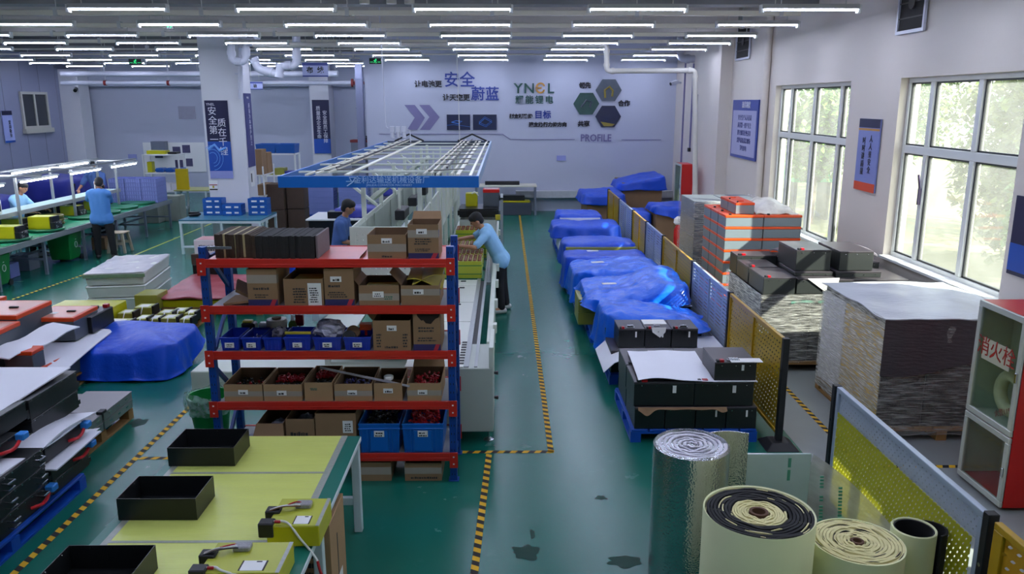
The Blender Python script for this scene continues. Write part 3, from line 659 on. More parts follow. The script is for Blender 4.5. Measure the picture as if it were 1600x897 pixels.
# wet patches on the floor
m_wet = mat('wet_floor', '#0a3a2e', .55, var=.1, spec=.2)
def puddle(label, px_, py_, r, seed, st=1.0):
    c = at_z(px_, py_); vs = []; n = 36
    for k in range(n):
        a = 2 * math.pi * k / n; rr = r * (1 + .7 * mnoise.noise(Vector((math.cos(a) * 1.6, math.sin(a) * 1.6, seed))))
        vs.append((c.x + math.cos(a) * rr * st, c.y + math.sin(a) * rr, .0008))
    o = MB().prism(vs, (0, 0, .0006)).build('puddle', m_wet); tag(o, label, 'puddle', 'wet patches')
puddle('dark wet patch on the green floor near the hazard tape', 822, 862, .085, 3, 1.2)
puddle('thin wet trail above the larger wet patch', 832, 835, .06, 8, .35)
puddle('dark wet patch on the floor left of the silver roll', 975, 877, .07, 12, 1.6)
puddle('small dark wet spot left of the silver roll', 940, 778, .035, 17, 1.3)
puddle('wet leaf-shaped spot on the floor beside the grey metal cases', 216, 660, .09, 21, 1.0)

# ------------------------------------------------------------------ black rack battery modules on the blue pallet
m_bpal = mat('pallet_blue', '#0f4bb0', .45, var=.1, vscale=6)
m_foamw = mat('white_foam', '#e4e4ec', .6, var=.03, vscale=4)
m_conn = mat('connector_blue', '#2f86d8', .4); m_rc = mat('cable_red', '#c31d26', .35)
def pallet(name, label, x0, x1, y0, y1, h, m, cat='pallet', slats=7, group=None):
    t = thing(name, label, cat, (x0, y0, 0), 0, group); W, D = x1 - x0, y1 - y0
    b = MB(); sw = W / slats
    for k in range(slats): b.box(k * sw + .008, (k + 1) * sw - .008, 0, D, h - .022, h)
    b.build('deck', m, t, bevel=.003)
    for k in range(3):
        yy = k * (D - .1) / 2; MB().box(0, W, yy, yy + .1, h - .042, h - .022).build('stringer', m, t)
        for j in range(3):
            xx = j * (W - .1) / 2; MB().box(xx, xx + .1, yy, yy + .1, .02, h - .042).build('block', m, t)
    for j in range(3): xx = j * (W - .1) / 2; MB().box(xx, xx + .1, 0, D, 0, .02).build('runner', m, t)
    return t
pallet('pallet', 'blue plastic pallet under the black battery modules at lower left', -4.9, -3.58, 4.3, 6.3, .13, m_bpal)
def module(label, x, y, w, d, h, z, handles=True, lead=False, ears=True):
    t = thing('battery_module', label, 'battery module', (x, y, z), 0, 'black rack modules')
    MB().box(-d, 0, 0, w, 0, h).build('case', m_black, t, bevel=.004)
    b = MB(); b.box(-d - .004, .004, -.003, w + .003, h - .018, h + .003); b.build('lid', m_black, t, bevel=.004)
    q = MB()
    for k in range(7): yy = .04 + k * (w - .08) / 6; q.cyl((.004, yy, h - .008), (.008, yy, h - .008), .006, 8)
    q.build('screw', m_steel, t)
    if handles:
        for yy in (w * .16, w * .78):
            z0 = h * .35; MB().tube([(0, yy, z0), (.045, yy, z0), (.045, yy + .075, z0 + .0), (0, yy + .075, z0)], .006, 8).tube([(0, yy, z0 + .05), (.05, yy, z0 + .05), (.05, yy + .075, z0 + .05), (0, yy + .075, z0 + .05)], .008, 8).build('handle', m_steel, t, smooth=True)
    if ears:
        for yy in (-.035, w): MB().box(-.01, -.004, yy, yy + .035, .02, .06).build('mounting_ear', m_black, t)
    if lead:
        MB().box(.0, .07, w - .05, w + .03, h * .55, h * .55 + .055).build('blue_connector', m_conn, t, bevel=.008)
        cable(t, [(.0, w - .24, h * .35), (.03, w - .22, h * .4), (.035, w - .16, h * .3), (.04, w - .1, h * .38), (.03, w - .04, h * .55)], .014, m_rc, 'red_lead')
    return t
mods = [  # x, y, w, d, h, z, handles, lead, label
    (-3.62, 4.5, .6, .75, .15, .131, 1, 0, 'black module at the near end of the blue pallet, bottom layer'),
    (-3.62, 4.5, .6, .75, .15, .286, 1, 0, 'black module at the near end of the blue pallet, second layer'),
    (-3.62, 5.2, .63, .7, .15, .131, 1, 1, 'black module on the blue pallet by the tape, bottom layer with red and blue lead'),
    (-3.62, 5.2, .63, .7, .14, .286, 1, 0, 'black two-handled module, second layer, left of the long hazard tape'),
    (-3.62, 5.2, .63, .7, .14, .43, 1, 0, 'black two-handled module with paper scrap on top, third layer'),
    (-3.62, 5.9, .56, .75, .11, .131, 0, 0, 'plain black module at the far end of the blue pallet, bottom layer'),
    (-3.62, 5.9, .56, .75, .11, .246, 0, 1, 'black module with red and blue lead at pallet far corner, second layer'),
    (-3.68, 5.95, .58, .7, .13, .38, 0, 1, 'black module with red and blue lead under the white strips, third layer, far'),
    (-3.78, 5.15, .66, .62, .11, .6, 0, 1, 'black module with red and blue lead, fourth layer left, near the white sheet'),
    (-3.86, 5.3, .78, .8, .15, .715, 0, 0, 'black module under the white top sheet, topmost layer, nearer'),
    (-3.86, 6.12, .72, .8, .16, .515, 0, 0, 'black module below the topmost far module, over white foam'),
    (-3.86, 6.12, .74, .8, .17, .68, 0, 0, 'black module with silver screws, topmost layer, farther corner'),
]
for x, y, w_, d_, h_, z_, hd, ld, lab in mods: module(lab, x, y, w_, d_, h_, z_, hd, ld)
MB()
# supports hidden behind: rear row of modules carrying the upper layers
module('black module deep inside the stack below the white sheet, near', -4.35, 5.2, .63, .6, .56, .131, 0, 0, False)
module('black module deep inside the stack below the white sheet, far', -4.4, 5.9, .9, .6, .38, .131, 0, 0, False)
def foam(label, fn, nu=10, nv=4, th=.012, m=None):
    b = MB(); b.grid(fn, nu, nv, thick=th); o = b.build('foam_sheet', m or m_foamw, smooth=True); return tag(o, label, 'foam sheet', 'white foam sheets at left')
foam('large white foam sheet covering the top of the black module stack', lambda u, v: (-5.0 + 1.06 * u + .04 * v, 4.9 + 1.95 * v, .888 + .004 * math.sin(v * 9) + (-.03 * (1 - v) * u)), 8, 12)
foam('long white foam strip between third and upper layers of black modules', lambda u, v: (-3.98 + .34 * u, 5.2 + 1.25 * v, .585 - .05 * v + .01 * math.sin(v * 7)), 4, 10)
foam('white foam strip curling out beside the far black module with red lead', lambda u, v: (-3.9 + .26 * u, 5.75 + .95 * v, .53 + .035 * math.sin(v * 4) + .02 * u * v), 4, 10)
foam('thin white foam strip poking over the second layer of black modules', lambda u, v: (-3.75 + .2 * u, 5.86 + .72 * v, .375 + .02 * v * u), 4, 8)
tag(MB().box(-3.9, -3.78, 5.42, 5.5, .5745, .577).build('paper_scrap', m_paper), 'white paper scrap lying on a black module', 'paper')

# ------------------------------------------------------------------ grey metal cases on the wooden pallet
m_wood = mat('pallet_wood', '#96703f', .75, var=.2, vscale=8, stretch=(1, 6, 1))
m_galv = mat('grey_sheet', '#8b8789', .45, .1, var=.05); m_galvs = mat('case_side', '#76817b', .4, .2, var=.08)
pallet('pallet', 'wooden pallet under the flat grey metal cases', -4.75, -3.88, 6.62, 7.85, .13, m_wood)
for i, (y0, y1, z0, z1, lab) in enumerate(((6.65, 7.2, .131, .215, 'flat grey metal case, nearer one of the lower layer'), (7.23, 7.82, .131, .215, 'flat grey metal case, farther one of the lower layer'), (6.65, 7.2, .218, .3, 'flat grey metal case, nearer one of the upper layer'), (7.23, 7.82, .218, .3, 'flat grey metal case on top at the far end of the pallet'))):
    t = thing('metal_case', lab, 'case', (-4.32, y0, z0), 0, 'grey metal cases'); W = .46; D = y1 - y0; h = z1 - z0
    MB().box(0, W, 0, D, 0, h - .006).build('body', m_galvs, t, bevel=.003); MB().box(-.003, W + .003, -.002, D + .002, h - .006, h).build('lid', m_galv, t)
    for k in range(3): MB().box(W, W + .003, .1 + k * .17, .15 + k * .17, h * .45, h * .62).build('latch', m_steel, t)
for px_, py_, lab in ((160, 646, 'small black clip between the grey metal cases, upper'),):
    tag(MB().box(-3.9, -3.84, 7.17, 7.26, .302, .33).build('corner_clip', m_dark, bevel=.004), lab, 'clip')
t = thing('metal_case', 'grey metal case lying left of the grey case pile beside the black stack', 'case', (-4.8, 6.95, .131), 0, 'grey metal cases'); MB().box(0, .44, 0, .85, 0, .14).build('body', m_galvs, t, bevel=.003); MB().box(-.003, .443, -.002, .852, .14, .147).build('lid', m_galv, t)
foam('thin white film tongue lying over the grey metal cases', lambda u, v: (-4.2 + .5 * u, 6.66 + .12 * v + .06 * u, .315 + .012 * math.sin(u * 6)), 8, 3, .004)

# ------------------------------------------------------------------ blue tarpaulins
m_tarp = mat('blue_tarpaulin', '#0d4bcb', .38, var=.12, vscale=3, bump=.9, bscale=7, spec=.5)
m_tarpb = mat('blue_tarpaulin_light', '#0a63e0', .3, var=.15, vscale=3, bump=1.0, bscale=9, spec=.6)
def tarp(label, x0, x1, y0, y1, ztop, zhem, seed, flare=.08, m=None, core=.72, n=44, rough=1.0, group='blue tarpaulins'):
    cx, cy, hx, hy = (x0 + x1) / 2, (y0 + y1) / 2, (x1 - x0) / 2, (y1 - y0) / 2
    zt = ztop if callable(ztop) else (lambda u, v: ztop)
    zh = zhem if callable(zhem) else (lambda u, v: zhem)
    def fn(u, v):
        s, t_ = u * 2 - 1, v * 2 - 1; mx = max(abs(s), abs(t_), 1e-6)
        k = min(mx, core) / mx / core
        su, tv = s * k, t_ * k                                   # on the core square, -1..1
        rad = (abs(su) ** 6 + abs(tv) ** 6) ** (1 / 6) if mx > .01 else 1
        rr = max(1, rad) ** .9
        qx, qy = su / rr, tv / rr
        f = max(0, (mx - core) / (1 - core)); e = f * f * (3 - 2 * f)
        ang = math.atan2(t_ * hy, s * hx); per = ang * 3.2
        fold = (math.sin(per * 2.3 + seed) + .6 * math.sin(per * 5.1 + seed * 2.1)) * .5
        out = f * (flare + .05 * fold * rough)
        x = cx + qx * hx + (qx * out); y = cy + qy * hy + (qy * out)
        top = zt(qx, qy) - .05 * (max(abs(qx), abs(qy)) ** 8)
        z = top * (1 - e) + (zh(qx, qy) + .02 * fold) * e
        n1 = mnoise.noise(Vector((x * 2.1, y * 2.1, seed))); n2 = mnoise.noise(Vector((x * 5, y * 5, z * 4 + seed))); n2 = 1.2 * (abs(n2) - .2) + .4 * abs(mnoise.noise(Vector((x * 11, y * 11, z * 9 + seed))))
        w_ = (1 - .6 * f)
        z += (n1 * .035 + abs(n2) * .025) * rough * w_
        x += n2 * .025 * f * rough; y += n1 * .03 * f * rough
        return (x, y, max(z, .006))
    b = MB(); b.grid(fn, n, n, thick=.0); o = b.build('tarpaulin', m or m_tarp, smooth=True, ang=3.2)
    md = o.modifiers.new('thickness', 'SOLIDIFY'); md.thickness = .004; md.offset = 1
    return tag(o, label, 'tarpaulin', group)
tarp('blue tarpaulin over a low pallet on the left, between black modules and yellow packs', -5.25, -3.98, 8.98, 10.05, lambda u, v: .43 + .04 * v - .06 * max(0, u) * max(0, v) - .1 * max(0, -u) ** 2 + .05 * math.exp(-((u + v) * 2.2) ** 2), lambda u, v: .02 + .2 * max(0, u) * max(0, v) + .16 * max(0, -u) * max(0, v + .4), 4, .08, n=64, rough=.75)
pallet('pallet', 'blue pallet hidden under the large left tarpaulin', -4.95, -4.05, 9.05, 9.95, .13, m_bpal)
for k in range(2):
    o = MB().box(-4.9 + .42 * k, -4.52 + .42 * k, 9.1, 9.9, .132, .36).build('covered_crate', m_black, bevel=.004); tag(o, 'black crate under the large left tarpaulin, %s' % ('left' if k == 0 else 'right'), 'crate', 'crates under the left tarpaulin')

# ------------------------------------------------------------------ grey batteries with orange lids
m_bgrey = mat('battery_grey', '#4e555b', .4, var=.05); m_lid = mat('battery_orange', '#d8491a', .38, var=.06); m_lidtop = mat('battery_lid_top', '#d08a78', .3, var=.05)
def obatt(label, x0, x1, y0, y1, z0, z1, face='y', tops=True, group='orange lidded batteries at left', body=None):
    t = thing('lidded_battery', label, 'battery', (x0, y0, z0), 0, group); W, D, h = x1 - x0, y1 - y0, z1 - z0; l = min(.05, h * .2)
    MB().box(0, W, 0, D, 0, h - l).build('case', body or m_bgrey, t, bevel=.006)
    MB().box(-.004, W + .004, -.004, D + .004, h - l, h).build('lid', m_lid, t, bevel=.006)
    if tops:
        MB().box(.03, W - .03, .03, D - .03, h, h + .002).build('lid_film', m_lidtop, t)
        MB().box(W * .6, W * .6 + .1, D * .45, D * .45 + .035, h + .002, h + .02).build('carry_handle', m_dark, t, bevel=.004)
        MB().box(W * .25, W * .25 + .1, D * .3, D * .3 + .09, h + .002, h + .004).build('sticker', m_paper, t)
    return t
pallet('pallet', 'wooden pallet under the orange lidded batteries at left', -6.3, -4.95, 7.5, 9.7, .13, m_wood)
lays = [(-6.25, -5.62, 7.6, 8.4), (-5.6, -4.98, 7.6, 8.4), (-6.25, -5.62, 8.45, 9.55), (-5.6, -4.98, 8.45, 9.55)]
for i, (a, b_, c, d) in enumerate(lays): obatt('grey battery with orange lid in the bottom layer, %s' % ('near left', 'near right, beside white foam', 'far left', 'far right under the foam sheet')[i], a, b_, c, d, .132, .42, tops=False)
foam('white foam sheet between battery layers spreading towards the left tarpaulin', lambda u, v: (-6.2 + 1.35 * u, 8.3 + 1.3 * v, .45 + .01 * math.sin(u * 5 + v * 4) - .12 * max(0, u - .88) / .12 * (1 - v)), 14, 8)
obatt('small grey battery with thin orange lid standing alone on the lower layer', -5.3, -5.0, 8.1, 8.32, .425, .64, tops=False)
obatt('grey battery with orange lid on foam, its lid pale pink, right of the big one', -5.58, -5.05, 9.05, 9.62, .468, .75)
obatt('large grey battery with orange lid and handle on top of the left stack, far', -6.1, -5.42, 8.6, 9.3, .47, .9)
obatt('large grey battery with orange lid nearest the left edge, near', -6.1, -5.36, 7.65, 8.55, .425, .85)
obatt('grey battery with orange lid at the left picture edge behind the large ones', -7.0, -6.2, 8.9, 9.7, .132, .86)
foam('crumpled white foam strip wedged below the large orange lidded battery', lambda u, v: (-5.45 + .3 * u + .25 * v, 7.95 + .95 * v, .66 + .07 * v - .05 * u + .02 * math.sin(v * 9)), 5, 10)
t = thing('black_battery', 'black battery with grey top and paper beyond the orange lidded one', 'battery', (-5.5, 9.35, .47)); MB().box(0, .5, 0, .55, 0, .2).build('case', m_black, t, bevel=.005); MB().box(.01, .49, .01, .54, .2, .206).build('top_plate', mat('dark_grey_plate', '#5c5a60', .4), t); MB().box(.1, .35, .1, .25, .206, .209).build('sticker', m_paper, t); MB().box(.28, .38, .38, .45, .206, .24).build('plug', m_dark, t, bevel=.004); MB().box(.42, .48, .45, .52, .206, .25).build('red_terminal', m_redp, t, bevel=.004)
# ------------------------------------------------------------------ barrier fence of perforated panels along the right of the aisle
def perf_mat(name, col, py, pz, hy, hz, slant=0.0, rough=.4, glow=.0, stag=.5):
    m = bpy.data.materials.new(name); m.use_nodes = True; n = m.node_tree.nodes; l = m.node_tree.links; b = n['Principled BSDF']
    b.inputs['Base Color'].default_value = lin(col); b.inputs['Roughness'].default_value = rough
    tc = n.new('ShaderNodeTexCoord'); sp = n.new('ShaderNodeSeparateXYZ'); l.new(tc.outputs['Object'], sp.inputs[0])
    def M(op, a, c=None):
        x = n.new('ShaderNodeMath'); x.operation = op
        for i, v in enumerate((a, c)):
            if v is None: continue
            if isinstance(v, (int, float)): x.inputs[i].default_value = v
            else: l.new(v, x.inputs[i])
        return x.outputs[0]
    zi = M('DIVIDE', sp.outputs['Z'], pz); row = M('FLOOR', zi); fz = M('SUBTRACT', M('FRACT', zi), .5)
    yi = M('ADD', M('DIVIDE', sp.outputs['Y'], py), M('MULTIPLY', row, stag)); yi = M('ADD', yi, M('MULTIPLY', fz, slant))
    fy = M('SUBTRACT', M('FRACT', yi), .5)
    e = M('ADD', M('POWER', M('ABSOLUTE', M('DIVIDE', fy, hy / py / 2)), 4), M('POWER', M('ABSOLUTE', M('DIVIDE', fz, hz / pz / 2)), 4))
    hole = M('LESS_THAN', e, 1.0)
    tr = n.new('ShaderNodeBsdfTransparent'); mx = n.new('ShaderNodeMixShader')
    l.new(hole, mx.inputs[0]); l.new(b.outputs[0], mx.inputs[1]); l.new(tr.outputs[0], mx.inputs[2]); l.new(mx.outputs[0], n['Material Output'].inputs['Surface'])
    return m
m_py = perf_mat('yellow_perforated_steel', '#b3941a', .07, .05, .034, .021, .5, .38)
m_pg = perf_mat('grey_louvred_steel', '#9aa8c2', .3, .045, .26, .014, .0, .4, stag=0)
m_fy = mat('fence_yellow', '#b08a14', .35, var=.06); m_fg = mat('fence_silver', '#a3aebd', .35, .2, var=.05)
FX = 2.6; FY = [7.1, 8.98, 10.85, 13.0, 14.6, 16.2, 18.15, 20.2]
pn = ['nearest', 'second', 'third', 'fourth', 'fifth', 'sixth', 'farthest']
for i in range(7):
    y0, y1 = FY[i] + .03, FY[i+1] - .03; yel = i % 2 == 0
    t = thing('barrier_fence', '%s fence panel of the row along the aisle, %s' % ('yellow perforated' if yel else 'grey louvred', pn[i] + ('' if i in (0, 6) else ' from the camera')), 'fence panel', (FX, y0, 0), 0, 'barrier fence panels')
    L = y1 - y0; fm, pm = (m_fy, m_py) if yel else (m_fg, m_pg)
    b = MB(); b.box(-.018, .018, 0, L, 1.02, 1.055); b.box(-.018, .018, 0, L, .1, .135); b.box(-.018, .018, 0, .035, .135, 1.02); b.box(-.018, .018, L - .035, L, .135, 1.02); b.box(-.02, .02, L/2 - .015, L/2 + .015, .135, 1.02)
    b.build('panel_frame', fm, t, bevel=.003)
    MB().box(-.002, .002, .035, L - .035, .135, 1.02).build('perforated_sheet', pm, t)
def fpost(y, lab, h=1.07):
    t = thing('fence_post', lab, 'fence post', (FX, y, 0), 0, 'barrier fence posts')
    MB().box(-.03, .03, -.028, .028, .05, h).build('post', m_dark, t, bevel=.004)
    b = MB(); b.add([(-.16, -.16, 0), (.16, -.16, 0), (.16, .16, 0), (-.16, .16, 0), (-.08, -.08, .06), (.08, -.08, .06), (.08, .08, .06), (-.08, .08, .06)], [(3, 2, 1, 0), (4, 5, 6, 7), (0, 1, 5, 4), (1, 2, 6, 5), (2, 3, 7, 6), (3, 0, 4, 7)])
    b.build('rubber_foot', m_dark, t, bevel=.006)
    q = MB(); q.cyl((-.032, 0, .75), (-.028, 0, .75), .012, 8); q.build('bolt', m_steel, t)
for i, y in enumerate(FY): fpost(y, 'black fence post with rubber foot, %s' % ('nearest, at the open end beside the clear film' if i == 0 else ordinal(i) + ' behind the nearest one'))
# nearer fence piece: silver frame with a yellow mesh sheet, then a yellow panel
m_dots = perf_mat('silver_dotted_steel', '#a8b2c2', .05, .03, .014, .014, 0, .35)
m_py2 = perf_mat('yellow_mesh_sheet', '#c4c23e', .042, .04, .016, .022, .6, .35)
def thin_glow(m, k):
    n = m.node_tree.nodes; l = m.node_tree.links; b = n['Principled BSDF']; tl = n.new('ShaderNodeBsdfTranslucent'); tl.inputs['Color'].default_value = b.inputs['Base Color'].default_value
    mx = n.new('ShaderNodeMixShader'); mx.inputs[0].default_value = k; to = b.outputs[0].links[0].to_socket; l.new(b.outputs[0], mx.inputs[1]); l.new(tl.outputs[0], mx.inputs[2]); l.new(mx.outputs[0], to)
thin_glow(m_py2, .45)
m_py3 = perf_mat('yellow_cross_holes', '#c08c1c', .075, .062, .03, .022, 1.0, .38)
fpost(5.92, 'black fence post at the far end of the silver framed panel', 1.04)
t = thing('barrier_fence', 'silver framed fence panel with yellow mesh sheet behind the foam rolls', 'fence panel', (FX, 3.92, 0), 0, 'barrier fence panels')
b = MB(); b.box(-.02, .02, 0, 1.96, 1.0, 1.04); b.box(-.02, .02, 0, 1.96, .1, .135); b.box(-.02, .02, 0, .04, .135, 1.0); b.box(-.02, .02, 1.92, 1.96, .135, 1.0); b.build('panel_frame', m_fg, t, bevel=.003)
MB().box(-.002, .002, .04, 1.92, .845, 1.0).build('perforated_sheet', m_dots, t)
MB().box(-.03, -.024, .06, 1.88, .12, .86).build('yellow_mesh', m_py2, t)
fpost(3.88, 'black fence post between the silver framed panel and the yellow end panel', 1.06)
t = thing('barrier_fence', 'yellow fence panel with cross holes at the lower right picture corner', 'fence panel', (FX, 2.2, 0), 0, 'barrier fence panels')
b = MB(); b.box(-.02, .02, 0, 1.62, 1.0, 1.04); b.box(-.02, .02, 0, 1.62, .1, .135); b.box(-.02, .02, 0, .05, .135, 1.0); b.box(-.02, .02, 1.54, 1.62, .135, 1.0); b.build('panel_frame', m_fy, t, bevel=.003); MB().box(-.002, .002, .05, 1.54, .135, 1.0).build('perforated_sheet', m_py3, t)
fpost(2.16, 'black fence post at the near end of the yellow end panel', 1.05)

# ------------------------------------------------------------------ black battery cases along the fence
def bcase(label, x0, x1, y0, y1, z0, z1, group='black battery cases by the fence', grip=True, term=True, mark=True, body=None, d='front'):
    t = thing('battery_case', label, 'battery', (x0, y0, z0), 0, group); W, D, h = x1 - x0, y1 - y0, z1 - z0
    MB().box(0, W, 0, D, 0, h - .02).build('case', body or m_black, t, bevel=.004)
    MB().box(-.002, W + .002, -.002, D + .002, h - .02, h).build('lid', m_lidk, t, bevel=.004)
    q = MB(); nn = max(3, int(W / .13))
    for k in range(nn): xx = W * (k + .5) / nn; q.cyl((xx, -.002, h - .035), (xx, -.006, h - .035), .005, 6)
    q.build('screw', m_steel, t)
    if grip: 
        MB().box(W * .3, W * .62, .03, .075, h, h + .012).box(W * .34, W * .58, .035, .07, h + .012, h + .03).build('carry_handle', m_steel, t, bevel=.003)
    if term:
        MB().box(W * .12, W * .22, .0, .045, h - .012, h + .022).build('red_terminal', m_redp, t, bevel=.004); MB().box(W * .04, W * .11, .0, .045, h - .012, h + .02).build('black_terminal', m_dark, t, bevel=.004)
    if mark: MB().box(W * .64, W * .7, -.004, -.001, h * .55, h * .85).build('white_tag', m_paper, t)
    return t
m_lidk = mat('black_lid', '#3a363b', .35, var=.06)
pallet('pallet', 'blue plastic pallet under the nearest black battery cases by the fence', 1.2, 2.42, 7.18, 8.35, .13, m_bpal)
xs = [1.235, 1.53, 1.825, 2.12]; o4 = ['leftmost', 'second from left', 'third from left', 'rightmost']
for i, x in enumerate(xs): bcase('black case in the bottom row on the near blue pallet, %s' % o4[i], x, x + .288, 7.2, 7.75, .132, .352, grip=False, term=False, mark=i > 1)
for i, x in enumerate(xs): bcase('black case in the hidden back row of the near blue pallet, %s' % o4[i], x, x + .288, 7.78, 8.32, .132, .352, grip=False, term=False, mark=False)
bcase('wide black case of the second layer on the near blue pallet, left, under white sheet', 1.225, 1.8, 7.22, 7.72, .356, .6, grip=False)
bcase('wide black case of the second layer on the near blue pallet, right', 1.805, 2.37, 7.22, 7.72, .356, .6, grip=False)
bcase('black case with paper sticker showing behind the white sheet, second layer back left', 1.225, 1.8, 7.75, 8.3, .356, .6, grip=False)
bcase('black case of the second layer at the back right of the near blue pallet', 1.805, 2.37, 7.75, 8.3, .356, .6, grip=False)
bcase('single black case with handle standing on top at the right of the near blue pallet', 1.99, 2.39, 7.24, 7.72, .606, .79)
tag(MB().box(1.52, 1.68, 8.05, 8.2, .601, .604).build('paper_sticker', m_paper), 'paper sticker on the black case behind the white sheet', 'paper')
def sheet(label, fn, nu=12, nv=8, th=.004, m=None, name='paper_sheet', cat='sheet', group='white sheets by the fence'):
    b = MB(); b.grid(fn, nu, nv, thick=th); return tag(b.build(name, m or m_foamw, smooth=True), label, cat, group)
sheet('large white sheet lying on the near black cases beside the single one', lambda u, v: (1.26 + .72 * u + .03 * v, 7.205 + .92 * v, .626 + .006 * math.sin(u * 9 + v * 3) + (.02 * (1 - v) ** 6 * math.sin(u * 5))))
sheet('white sheet under the single black case, its front edge curling', lambda u, v: (1.97 + .43 * u, 7.205 + .3 * v, .6035 + .004 * (1 - v) ** 3))
tag(MB().box(2.14, 2.44, 7.215, 7.33, .795, .8).build('paper_sheet', m_paper), 'folded white paper on the single black case by the yellow fence', 'sheet', 'white sheets by the fence')
b = MB(); b.grid(lambda u, v: (1.26 + .85 * u, 7.185 - .03 * v * (1 + .3 * math.sin(u * 20)), .358 - v * (.012 + .06 * math.exp(-((u - .1) * 14) ** 2) + .03 * math.exp(-((u - .95) * 18) ** 2))), 60, 2, thick=.003)
tag(b.build('torn_cardboard', m_card), 'strip of torn brown cardboard sticking out between the two layers of black cases', 'cardboard')
# second pallet with three cases on a white sheet, tarpaulin behind
pallet('pallet', 'blue plastic pallet behind the near one, half under a tarpaulin', 1.2, 2.45, 8.8, 10.15, .13, m_bpal)
for i in range(4): bcase('black case in the covered lower layer of the second pallet, %s' % o4[i], 1.22 + i * .3, 1.51 + i * .3, 8.85, 9.4, .132, .395, grip=False, term=False, mark=False)
for i in range(4): bcase('black case in the covered rear layer of the second pallet, %s' % o4[i], 1.22 + i * .3, 1.51 + i * .3, 9.45, 10.1, .132, .5, grip=False, term=False, mark=False)
sheet('white foam sheet hanging over the left edge under the three black cases', lambda u, v: (1.1 + 1.45 * u, 8.55 + .87 * v, .402 - .16 * max(0, .12 - u) / .12 - .1 * max(0, .3 - v) * 0), th=.008)
for i in range(3): bcase('black handled case of the three on the white sheet, %s' % ('left', 'middle, with a pointed paper hanging', 'right')[i], 1.31 + i * .31, 1.61 + i * .31, 8.92, 9.32, .412, .64)
b = MB(); b.prism([(1.69, 8.917, .655), (1.86, 8.917, .655), (1.85, 8.912, .6), (1.79, 8.912, .535), (1.7, 8.912, .6)], (0, .003, 0)); tag(b.build('pointed_paper', m_paper), 'pointed white paper hanging over the middle black case', 'paper')
tag(MB().box(1.63, 1.9, 9.1, 9.3, .641, .648).build('paper_sheet', m_paper), 'white paper on top of the middle black case', 'sheet', 'white sheets by the fence')
tarp('light blue tarpaulin right behind the row of three black cases', 1.2, 2.42, 9.4, 10.15, lambda u, v: .64 - .06 * u + .02 * v, lambda u, v: .34 + .16 * u, 5.5, .07, m_tarpb, n=56, rough=1.5)
# further pallets
def stackblock(label, x0, x1, y0, y1, z0, z1, m, cat='crate', name='covered_crate', group='crates under the aisle tarpaulins'):
    o = MB().box(x0, x1, y0, y1, z0, z1).build(name, m, bevel=.005); return tag(o, label, cat, group)
m_ycase = mat('yellow_green_case', '#8f9038', .4, var=.08)
pallet('pallet', 'blue pallet below the large bright tarpaulin', 1.15, 2.45, 10.45, 11.75, .13, m_bpal)
bcase('black case showing below the large bright tarpaulin, left', 1.3, 1.85, 10.5, 11.6, .132, .52, grip=False); bcase('black case with screws showing below the right of the large bright tarpaulin', 1.87, 2.5, 10.5, 11.6, .132, .52, grip=False, mark=False)
sheet('white board sticking out at the right under the large bright tarpaulin', lambda u, v: (1.25 + 1.26 * u, 10.42 + 1.1 * v, .53), th=.012)
stackblock('yellow green case at the left below the large bright tarpaulin, lower', 1.02, 1.28, 10.9, 11.5, .132, .31, m_ycase); stackblock('yellow green case at the left below the large bright tarpaulin, upper', 1.02, 1.28, 10.9, 11.5, .314, .5, m_ycase)
bcase('black case propping up the right hump of the large bright tarpaulin', 1.85, 2.4, 10.7, 11.5, .546, .72, grip=False, term=False, mark=False)
tarp('large bright blue tarpaulin with a hump at the right beside the fence', 1.12, 2.48, 10.4, 11.75, lambda u, v: .64 + .16 / (1 + math.exp(-(u - .05) * 6)) + .03 * v, lambda u, v: .52 + .04 * u - .24 * max(0, -v) * max(0, 1 - abs(u + .15) * 1.2), 2.2, .07, m_tarpb, n=64, rough=1.6)
pallet('pallet', 'blue pallet under the third tarpaulin of the aisle row', 1.1, 2.4, 11.95, 13.1, .13, m_bpal)
stackblock('crate under the third tarpaulin of the aisle row', 1.12, 2.35, 12.0, 13.05, .132, .6, m_ycase)
tarp('blue tarpaulin with a white tag behind the large bright one', 1.05, 2.42, 11.95, 13.1, lambda u, v: .68 + .04 * u, lambda u, v: .26 + .2 * (u > 0) + .1 * u, 8.1, .05, m_tarpb, n=56, rough=1.5)
pallet('pallet', 'blue pallet under the fourth tarpaulin of the aisle row', 1.05, 2.4, 13.3, 14.9, .13, m_bpal)
stackblock('crate under the fourth tarpaulin of the aisle row, near', 1.08, 2.35, 13.35, 14.1, .132, .58, m_ycase); stackblock('crate under the fourth tarpaulin of the aisle row, far', 1.08, 2.35, 14.15, 14.85, .132, .66, m_ycase)
tarp('blue tarpaulin folded low over the near half of the fourth pallet', 1.02, 2.42, 13.3, 14.1, lambda u, v: .64, lambda u, v: .22 + .14 * u, 3.3, .05, n=40)
tarp('blue tarpaulin over the far half of the fourth pallet', 1.04, 2.36, 14.2, 15.0, lambda u, v: .73, lambda u, v: .3, 6.4, .05, n=36)
pallet('pallet', 'blue pallet under the farthest tarpaulin of the aisle row', 1.1, 2.35, 16.6, 18.6, .13, m_bpal)
stackblock('white crate under the farthest tarpaulin of the aisle row, near', 1.12, 2.3, 16.65, 17.5, .132, .6, m_white); stackblock('white crate under the farthest tarpaulin of the aisle row, far', 1.2, 2.1, 17.6, 18.5, .132, .7, m_white)
tarp('dark blue tarpaulin farthest along the aisle row, near half', 1.0, 2.42, 16.6, 17.6, lambda u, v: .68, lambda u, v: .4, 1.3, .05, n=36)
tarp('dark blue tarpaulin farthest along the aisle row, far half', 1.15, 2.15, 17.65, 18.6, lambda u, v: .76, lambda u, v: .5, 9.3, .04, n=32)
